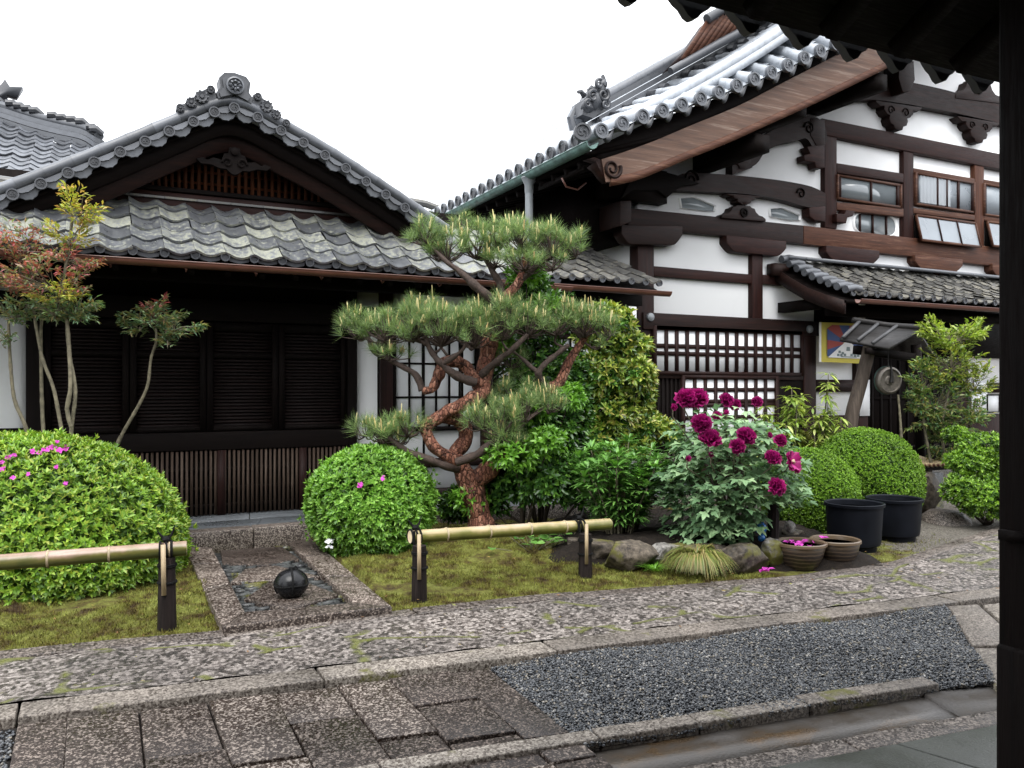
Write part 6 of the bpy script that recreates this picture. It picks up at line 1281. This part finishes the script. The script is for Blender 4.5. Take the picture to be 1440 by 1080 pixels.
for (x, y, r, dt) in ((964, 562, 19, -.1), (981, 561, 18, -.05), (1021, 565, 15, .1), (1034, 570, 12, .12), (1064, 566, 11, .15), (1008, 585, 9, 0), (986, 597, 19, -.45), (998, 620, 18, -.5), (1048, 615, 18, -.5), (1036, 628, 15, -.58), (1097, 620, 12, -.5), (1086, 645, 14, -.58), (1091, 685, 16, -.66)): bloom(x, y, r * mm(7.3) * .74 * g.uniform(.88, 1.12), 7.3 + dt)
bloom(1113, 650, 15 * mm(7.), 6.8, True, face=(.2, -1, .4)); bloom(947, 575, 7 * mm(7.3), 7.2, bud=True); bloom(1021, 582, 6 * mm(7.3), 7.1, bud=True); bloom(1081, 613, 6 * mm(7.), 6.95, bud=True); bloom(967, 647, 6 * mm(7.), 6.8, bud=True); bloom(1000, 642, 6 * mm(7.), 6.8, bud=True)
# petals in the bowl and on the moss
for k, (ctr, n, rad, lb) in enumerate(((b1 + (0, 0, .185), 16, .13, 'heap of fallen magenta petals floating in the brown bowl'), (G(1076, 803, .03), 6, .05, 'fallen magenta petals lying on the moss before the bowls'), (at(1152, 757, 7.), 2, .02, 'single magenta petal caught on the bowl rim'))):
    b = MB(); P = ctr + g.normal(0, 1, (n, 3)) * [rad * .5, rad * .4, .008]; an = g.uniform(0, 6.28, n); b.add(*leaf8(P, np.stack([np.cos(an), np.sin(an), .25 + 0 * an], 1), np.repeat(UP[None], n, 0), g.uniform(.05, .08, n), g.uniform(.04, .055, n), .25, .05)); thing('fallen_petals', b, GRN['pink'], lb, 'petals')
# ------------------------------------------------------------------ the trained red pine
a = N('red_pine_bark'); v1 = a.voro(34, 'DISTANCE_TO_EDGE', (1, 1, .42)); vc = a.n('RGBToBW'); a.l(a.voro(34, 'F1', (1, 1, .42), 1), vc.inputs[0]); n1 = a.noise(30, 6, .7); zc = a.n("SeparateXYZ"); a.l(a.coord(), zc.inputs[0])
col = a.ramp(a.math('ADD', a.math('MULTIPLY', vc.outputs[0], .45), a.math('MULTIPLY', n1, .65)), [(.3, (.035, .017, .013)), (.5, (.17, .066, .042)), (.68, (.3, .135, .085)), (.85, (.38, .25, .19))])
col = a.mix(1., col, a.ramp(v1, [(.0, .35), (.10, 1.)]), 'MULTIPLY'); a.set(col, .7, .25); a.bump(a.math('ADD', a.ramp(v1, [(0, 0.), (.15, 1.)]), a.math('MULTIPLY', n1, .6)), .8, .02); MT['pine_bark'] = a.m
MT['pine_dark'] = plain('dark_pine_bark', (.05, .034, .027), .75, 0, .5, 40, .3, .7)
pine = root('pine_tree', 'trained red pine with a looping trunk and flat needle pads tipped with pale candles', 'tree', G(686, 774, .03))
PT = 7.76
g = np.random.default_rng(71); bark = MB(); dark = MB()
def limb(mb, pts, n=None):                            # pts: (px, py, radius in px, depth offset)
    P = smooth_path([at(p[0], p[1], PT + (p[3] if len(p) > 3 else 0)) for p in pts], n or 8 * len(pts)); q = np.linspace(0, 1, len(P)); R = np.interp(q, np.linspace(0, 1, len(pts)), [p[2] for p in pts]) * mm(PT)
    ph = g.uniform(0, 6); R = R * (1 + .06 * np.sin(q * 40 + ph) + .05 * np.sin(q * 23)); mb.tube(P, R, 12); V = mb.V[-1]; V += (wob(V * 9, np.random.default_rng(3), 1.2)[:, None]) * nrm(V - np.repeat(P, 12, 0)) * .006; return P
limb(bark, [(688, 786, 27), (685, 770, 22), (679, 745, 18), (670, 712, 17), (662, 688, 18), (654, 668, 17), (646, 652, 13), (640, 642, 9)])
limb(bark, [(660, 680, 14), (684, 664, 13), (700, 645, 11, -.05), (712, 626, 9, -.1), (735, 585, 8, 0), (768, 550, 8, .1), (787, 538, 8, .15), (800, 508, 7, .15), (816, 485, 5, .15), (832, 462, 3, .1)])
limb(bark, [(646, 655, 11), (631, 643, 9, -.1), (613, 631, 8.5, -.16), (602, 614, 8, -.18), (599, 602, 8, -.18), (608, 591, 8.5, -.12), (627, 587, 9, -.02), (644, 591, 10, .1), (655, 604, 11, .16), (654, 620, 11, .18), (640, 636, 10, .1), (634, 645, 8, 0)], 60)
limb(bark, [(606, 594, 9, -.1), (622, 583, 8.5, -.1), (640, 574, 8.5, -.08), (658, 564, 9, -.05), (674, 556, 10, 0), (682, 547, 10, .05), (676, 538, 10, .05), (664, 532, 9, .05)], 40)
limb(bark, [(674, 548, 10, .05), (680, 530, 12, .1), (684, 508, 13, .1), (689, 480, 12, .1), (695, 452, 10, .1), (705, 428, 8, .05), (716, 412, 7, 0), (730, 396, 6, 0), (738, 372, 5, 0), (742, 345, 4)])
limb(bark, [(664, 532, 9, .05), (656, 518, 9, .08), (640, 508, 9, .05), (624, 512, 9, 0), (615, 530, 8, -.03), (607, 547, 7, -.05), (594, 549, 5, -.05)])
limb(dark, [(668, 538, 7, -.05), (640, 527, 6, -.15), (621, 512, 5, -.2), (606, 493, 4, -.2), (597, 472, 3, -.2)])
limb(dark, [(594, 549, 5, -.05), (583, 526, 4.5, -.05), (557, 511, 4, -.05), (526, 494, 3.5, -.05), (518, 474, 3, 0), (512, 455, 2)])
limb(dark, [(676, 528, 5, 0), (702, 505, 5, -.1), (722, 490, 4, -.15), (742, 470, 3, -.15)])
limb(dark, [(770, 548, 5, .1), (757, 524, 5, 0), (784, 497, 4, 0), (800, 485, 3)]); limb(dark, [(757, 524, 4, 0), (735, 505, 3), (722, 495, 2)])
limb(dark, [(644, 658, 7, -.05), (620, 653, 6, -.15), (602, 646, 5.5, -.2), (577, 637, 5, -.2), (554, 622, 4, -.2), (535, 606, 3, -.2), (515, 596, 2, -.2)])
limb(dark, [(642, 650, 6, -.2), (670, 640, 6, -.25), (691, 622, 5, -.28), (703, 610, 5, -.28), (722, 604, 4, -.28), (745, 588, 3, -.25), (765, 572, 2, -.2)])
limb(dark, [(704, 436, 8, .05), (688, 420, 7, -.05), (666, 399, 6, -.1), (645, 381, 4, -.1), (625, 365, 3, -.1), (605, 345, 2, -.05)])
limb(dark, [(708, 428, 6, .05), (705, 404, 5, .1), (692, 381, 4, .1), (680, 360, 3, .1)]); limb(dark, [(735, 392, 5), (755, 374, 4, -.05), (775, 360, 3, -.05), (795, 348, 2)])
limb(dark, [(600, 484, 3, -.2), (576, 470, 2.5, -.2), (556, 458, 2, -.15)]); limb(dark, [(622, 512, 4, -.2), (650, 492, 3, -.25), (660, 470, 2, -.25)])
tr = part('trunk', bark, MT['pine_bark'], pine, smooth=180); BR = np.vstack(dark.V + [bark.V[1], bark.V[-2], bark.V[-1]])
# needle pads
PADS = [  # cx, cy, rx, ry, depth offset, tufts
 (600, 333, 24, 24, -.05, 20), (630, 342, 34, 30, 0, 34), (665, 338, 34, 28, .1, 30), (700, 332, 34, 26, .1, 30), (735, 340, 36, 30, 0, 36), (775, 350, 38, 30, -.05, 40), (805, 352, 24, 22, 0, 18), (745, 375, 26, 18, .1, 14), (655, 318, 20, 14, .2, 10), (720, 312, 20, 12, .25, 10), (770, 328, 24, 14, .25, 12), (735, 372, 34, 18, -.15, 22), (772, 372, 26, 16, -.1, 14), (700, 362, 26, 14, .05, 14), (620, 362, 22, 12, -.05, 10),
 (505, 460, 32, 24, 0, 28), (545, 468, 40, 28, -.15, 40), (585, 462, 40, 30, -.2, 42), (625, 462, 42, 34, -.25, 46), (665, 460, 40, 34, -.25, 44), (705, 458, 38, 34, -.15, 38), (745, 455, 34, 32, -.1, 34), (785, 455, 34, 30, 0, 32), (825, 458, 36, 28, .05, 36), (855, 460, 22, 20, .1, 16), (600, 440, 50, 18, .35, 26), (680, 440, 60, 18, .4, 28), (560, 445, 36, 16, .3, 16), (790, 440, 40, 14, .35, 16), (545, 490, 36, 12, -.1, 12), (830, 485, 20, 10, .1, 6),
 (512, 597, 22, 14, -.15, 14), (545, 602, 32, 20, -.2, 26), (578, 606, 28, 22, -.22, 22), (560, 620, 24, 12, -.1, 10),
 (684, 588, 26, 24, -.3, 18), (705, 590, 34, 28, -.32, 30), (740, 578, 34, 26, -.3, 30), (775, 563, 26, 20, -.2, 20), (730, 555, 36, 16, .1, 18), (715, 610, 26, 14, -.3, 12), (760, 548, 30, 12, .1, 12), (702, 618, 22, 12, -.3, 10), (725, 620, 24, 12, -.25, 12), (690, 560, 26, 14, .15, 12),
 (715, 512, 26, 16, .15, 14), (735, 520, 22, 14, .25, 10)]
nd = MB(); cd = MB(); tw = MB()
for cx, cy, rx, ry, dt, nt_ in PADS:
    ry = ry * g.uniform(1.05, 1.4); cy = cy + g.uniform(-6, 8); cx = cx + g.uniform(-5, 5); m = mm(PT); c = at(cx, cy, PT + dt); hub = c - UP * ry * m * .55; k = np.argmin(((BR - hub) ** 2).sum(1)); src = BR[k]
    tw.tube(smooth_path([src, lerp(src, hub, .5) + g.normal(0, .02, 3) - UP * .01, hub], 7), np.linspace(.014, .009, 7), 6)
    for i in range(int(nt_ * .9)):
        d = nrm(g.normal(size=3)); d[2] = abs(d[2]) * 1.15 - .3; rr = g.uniform(.45, 1) ** .6
        p = c + (RT * d[0] * rx * m + np.array([AX[0], AX[1], 0]) * d[1] * max(rx * m * .85, .14) + UP * d[2] * ry * m) * rr
        ax = nrm(nrm(p - hub) * .75 + UP * .75 + g.normal(0, .2, 3)); foot = p - ax * .05
        tw.tube(smooth_path([hub, lerp(hub, foot, .55) + g.normal(0, .015, 3) - UP * .012, foot, p], 6), np.linspace(.008, .003, 6), 4)
        nn = int(g.integers(46, 70)); q = g.random(nn) ** .7; th = g.uniform(.35, 1.5, nn) * (1.12 - .45 * q); an = g.uniform(0, 6.28, nn); ref = np.array([1., .2, 0]); u = nrm(np.cross(ax, ref)); v = np.cross(ax, u)
        D = ax * np.cos(th)[:, None] + (np.cos(an)[:, None] * u + np.sin(an)[:, None] * v) * np.sin(th)[:, None]; nd.add(*blades(foot + ax * (q * .065)[:, None], D, g.uniform(.085, .14, nn), np.full(nn, .0036)))
        if d[2] > -.12 and g.random() < .72:
            for j in range(int(g.integers(1, 4))):
                h = (.03 + .11 * g.random() ** 1.7) * (1 if j == 0 else .6); e = nrm(UP + ax * .3 + g.normal(0, .12, 3)); b0 = p + g.normal(0, .008, 3) * (j > 0); q2 = np.linspace(0, 1, 7); cd.tube(b0 + e * (h * q2)[:, None], (.0062 + .0012 * np.sin(q2 * 18)) * np.r_[.8, 1, 1, 1, .9, .7, .25], 5)
dk2 = part('branches', dark, MT['pine_dark'], pine, smooth=180); part('twigs', tw, MT['pine_dark'], pine); part('needles', nd, GRN['needle'], pine); part('new_shoots', cd, GRN['candle'], pine, smooth=180)
# ------------------------------------------------------------------ nandinas
def nandina(name, label, stems, sprays, t, mats, seed, L=.05, n_leaf=1., group=None, cat='shrub', dens=1.):
    """stems: picture polylines (px, py, dt); sprays: (cx, cy, rx, ry, fronds, material index, dt)"""
    g = np.random.default_rng(seed); P0 = [smooth_path([at(x, y, t + d) for x, y, d in s_], 24) for s_ in stems]
    rt = root(name, label, cat, P0[0][0] * [1, 1, 0], group); b = MB()
    for P in P0:
        q = np.linspace(0, 1, len(P)); b.tube(P, (.017 - .006 * q) * (1 + .18 * np.maximum(0, np.sin(q * 60)) ** 3), 8)
    tips = np.vstack([P[-6:] for P in P0]); mbs = [MB() for _ in mats]; rach = MB()
    for cx, cy, rx, ry, nf, mi, dt in sprays:
        m = mm(t); c = at(cx, cy, t + dt)
        for i in range(int(nf * dens)):
            d = nrm(g.normal(size=3) * [1, 1, .8]); e = c + RT * d[0] * rx * m * g.uniform(.5, 1) + np.array([AX[0], AX[1], 0]) * d[1] * rx * m * .8 * g.uniform(.4, 1) + UP * d[2] * ry * m
            s0 = tips[np.argmin(((tips - (c - UP * ry * m)) ** 2).sum(1))]; hub = lerp(s0, c, .6) - UP * ry * m * .3; out = nrm(e - hub + UP * .02); ln = g.uniform(.14, .26)
            f0 = e - out * ln * .6; rach.tube(smooth_path([hub, lerp(hub, f0, .5) + UP * .02, f0, e], 8), np.linspace(.004, .0016, 8), 4)
            k = int(g.integers(9, 15) * n_leaf); q = np.linspace(0, 1, k); pts = f0 + (e - f0) * q[:, None]; sd = nrm(np.cross(out, UP)); sg = np.where(np.arange(k) % 2, 1, -1)[:, None]
            br = pts + sg * sd * g.uniform(.01, .05, (k, 1)); br[-1] = pts[-1]
            D = nrm(out * .7 + sg * sd * g.uniform(.4, 1.2, (k, 1)) + UP * g.uniform(-.35, .3, (k, 1))); mbs[mi].add(*leaf4(br, D, nrm(UP + g.normal(0, .35, (k, 3))), L * g.uniform(.7, 1.25, k), L * .3 * g.uniform(.8, 1.2, k), .1, .12))
            D2 = nrm(D + g.normal(0, .6, (k, 3))); mbs[mi].add(*leaf4(br, D2, nrm(UP + g.normal(0, .35, (k, 3))), L * g.uniform(.6, 1.1, k), L * .28 * g.uniform(.8, 1.2, k), .1, .12))
    part('stems', b, MT['twig_g'], rt, smooth=60); part('leaf_stalks', rach, MT['twig_g'], rt)
    for mb, m_ in zip(mbs, mats):
        if mb.n: part('leaves', mb, m_, rt)
    return rt
NM = [GRN['nandina'], GRN['nandina_red'], GRN['nandina_y']]
nandina('nandina_shrub', 'tall bare stemmed nandina with red, orange and yellow foliage at the far left', [
    [(103, 650, 0), (100, 610, 0), (106, 550, 0), (98, 500, .05), (94, 460, .05), (97, 425, 0)], [(95, 650, .1), (84, 590, .1), (75, 545, .1), (60, 505, .1), (50, 455, .1), (47, 430, .1)], [(64, 640, .2), (60, 590, .2), (58, 520, .2), (58, 460, .2), (62, 420, .2)], [(42, 630, .1), (36, 600, .1), (20, 560, .1), (14, 500, .1), (12, 450, .1)],
    [(100, 600, -.05), (94, 575, -.05), (99, 545, -.05), (96, 470, 0), (90, 400, 0), (98, 340, 0), (102, 300, 0)]],
    [(70, 430, 72, 20, 46, 0, 0), (30, 435, 44, 22, 24, 0, .1), (120, 432, 32, 22, 18, 0, 0), (65, 390, 80, 26, 52, 1, 0), (15, 375, 44, 32, 34, 1, 0), (90, 362, 58, 22, 30, 1, 0), (25, 335, 46, 28, 28, 1, 0), (100, 322, 44, 24, 24, 2, 0), (118, 292, 44, 18, 20, 2, -.05), (100, 268, 16, 16, 8, 2, -.05), (10, 465, 16, 16, 5, 0, 0), (75, 410, 50, 14, 20, 2, -.1)], 6.9, NM, 81, .06, dens=.7)
nandina('nandina_shrub', 'lone slender leaning nandina with one flat head of green leaves before the shutters', [[(158, 640, 0), (172, 610, 0), (196, 568, 0), (208, 540, 0), (212, 505, 0), (220, 480, 0), (219, 462, 0)]],
    [(218, 445, 52, 16, 30, 0, 0), (178, 455, 24, 14, 11, 0, 0), (262, 456, 32, 14, 13, 0, 0), (218, 425, 24, 14, 8, 1, 0), (245, 470, 24, 16, 7, 0, 0), (225, 470, 20, 8, 5, 0, 0)], 7.6, NM, 82, .07, dens=.75)
nandina('nandina_shrub', 'dense tall nandina with yellow green crown right of the gong by the doorway', [[(1330, 660, 0), (1325, 600, 0), (1335, 540, 0), (1340, 480, 0)], [(1345, 660, .1), (1350, 600, .1), (1352, 540, .1), (1350, 500, .1)], [(1310, 655, 0), (1300, 600, 0), (1298, 560, 0)], [(1355, 660, .1), (1365, 600, .1), (1372, 560, .1)], [(1269, 640, 0), (1266, 590, 0), (1263, 555, 0)]],
    [(1340, 470, 48, 20, 40, 2, 0), (1310, 462, 20, 18, 12, 2, 0), (1370, 462, 24, 16, 14, 2, 0), (1335, 510, 55, 26, 46, 3, 0), (1300, 530, 36, 26, 26, 0, 0), (1370, 530, 34, 30, 26, 3, .1), (1325, 560, 60, 30, 56, 0, 0), (1350, 590, 45, 30, 34, 0, 0), (1300, 590, 36, 26, 22, 0, .1), (1340, 625, 50, 24, 34, 0, .1), (1375, 580, 24, 24, 14, 0, .1)], 9.7, [GRN['tall_n'], GRN['nandina_red'], GRN['bamboo'], GRN['olive']], 83, .075)
# dwarf bamboo by the gong stand
def bamboo(name, label, heads, t, seed, L=.12):
    g = np.random.default_rng(seed); rt = root(name, label, 'plant', ground_at(heads[0][0], t)); b = MB(); s_ = MB()
    for hx, hy, rx, ry, n in heads:
        m = mm(t)
        for i in range(max(3, n // 7)):
            e = at(hx + g.normal(0, rx * .45), hy + g.normal(0, ry * .4), t + g.normal(0, .12)); f = np.array([e[0] + g.normal(0, .1), e[1] + g.normal(0, .1), .0]); P = smooth_path([f, lerp(f, e, .6) + g.normal(0, .03, 3), e], 10); s_.tube(P, .005, 5)
            for j in range(4, 10):
                k = 10; an = g.uniform(0, 6.28, k); el = g.uniform(-.5, .5, k); D = np.stack([np.cos(an) * np.cos(el), np.sin(an) * np.cos(el), np.sin(el)], 1); b.add(*leaf8(np.repeat(P[j][None], k, 0) + D * .02, D, np.repeat(UP[None], k, 0), L * g.uniform(.6, 1.2, k), L * .26 * g.uniform(.8, 1.2, k), .1, .35))
    part('leaves', b, GRN['bamboo'], rt); part('stems', s_, MT['twig_g'], rt)
bamboo('dwarf_bamboo', 'yellow green dwarf bamboo in front of the plaster wall left of the gong stand', [(1120, 555, 24, 22, 60), (1105, 590, 24, 18, 36), (1145, 595, 26, 16, 40), (1165, 540, 12, 24, 20), (1185, 602, 20, 12, 24), (1160, 575, 16, 16, 20), (1080, 585, 16, 14, 16)], 9.6, 91, .13)
# grass tuft and low plants along the stones
def tuft(name, label, px, py, n, L, spread, mat, seed, w_=.005, droop=.62, zb=.0):
    g = np.random.default_rng(seed); c = G(px, py, .03) + AX * [1, 1, 0] * .12; b = MB()
    for i in range(n):
        an = g.uniform(0, 6.28); l_ = L * g.uniform(.6, 1.1); o = np.array([cos(an), sin(an), 0]); q = np.linspace(0, 1, 5); rr = spread * g.uniform(.3, 1); l_ = l_ * (.7 + .5 * (np.sin(an * 3) > 0) * g.random()); f = c + o * spread * .4 * g.random() + UP * zb; P = f + o * (rr * q ** 1.2)[:, None] + UP * (l_ * (q - droop * q ** 2.2))[:, None]; sd = nrm(np.cross(o, UP)); wq = w_ * np.array([1, 1, .85, .6, .1]); b.grid(np.stack([P - sd * wq[:, None] / 2, P + sd * wq[:, None] / 2], 1))
    return thing(name, b, GRN[mat], label, 'plant')
tuft('grass_tuft', 'mop of yellow and green fine grass drooping in front of the bed stones', 985, 806, 1500, .34, .27, 'grass', 95, .007, 1.3, .1)
tuft('fern_tuft', 'fresh green grassy weed between the bed stones and the petal bowl', 1075, 795, 160, .16, .16, 'lime', 96)
tuft('fern_tuft', 'thin green sprig standing behind the petal bowl', 1128, 768, 40, .3, .12, 'lime', 97)
tuft('fern_tuft', 'low green weed left of the grass tuft on the bed edge', 925, 806, 140, .12, .14, 'lime', 98)
g = np.random.default_rng(99)
for (px, py, n, L, rad, mat, lb) in ((800, 770, 26, .1, .16, 'herb', 'low broad leaved plant behind the bamboo rail right of the pine trunk'), (750, 778, 22, .1, .14, 'herb', 'clump of broad round leaves under the bamboo rail near the pine trunk'), (870, 758, 30, .05, .14, 'herb', 'small leafy ground cover at the back of the left bed stones'), (1030, 772, 40, .04, .2, 'herb', 'tiny creeping plant on the soil below the peony')):
    c = G(px, py, .05) + AX * [1, 1, 0] * .1; b = MB(); s_ = MB(); P = c + g.normal(0, 1, (n, 3)) * [rad, rad * .7, 0] + UP * g.uniform(.03, .16 if L > .08 else .06, (n, 1)); an = g.uniform(0, 6.28, n); rt = root('low_plant', lb, 'plant', c * [1, 1, 0])
    b.add(*leaf8(P, np.stack([np.cos(an), np.sin(an), .1 + 0 * an], 1), nrm(UP + g.normal(0, .3, (n, 3))), L * g.uniform(.7, 1.2, n), L * .8 * g.uniform(.8, 1.1, n), .12, .15))
    for p in P: s_.tube([c * [1, 1, 0] + (0, 0, .02), p], .003, 4)
    part('leaves', b, GRN[mat], rt); part('stalks', s_, MT['twig_g'], rt)
b = MB(); c = PD(461, 764, 7.05); b.add(*rosettes(g, c + g.normal(0, .02, (4, 3)), np.repeat(nrm(np.array([-.3, -.8, .6]))[None], 4, 0), 6, .034, .024, (.7, 1.3), leaf8)); thing('white_flower', b, MT['paper'], 'small white flower low beside the round azalea', 'flower')
tw_ = MB(); tw_.tube([c, c + (0.02, .05, -.1)], .004, 5)
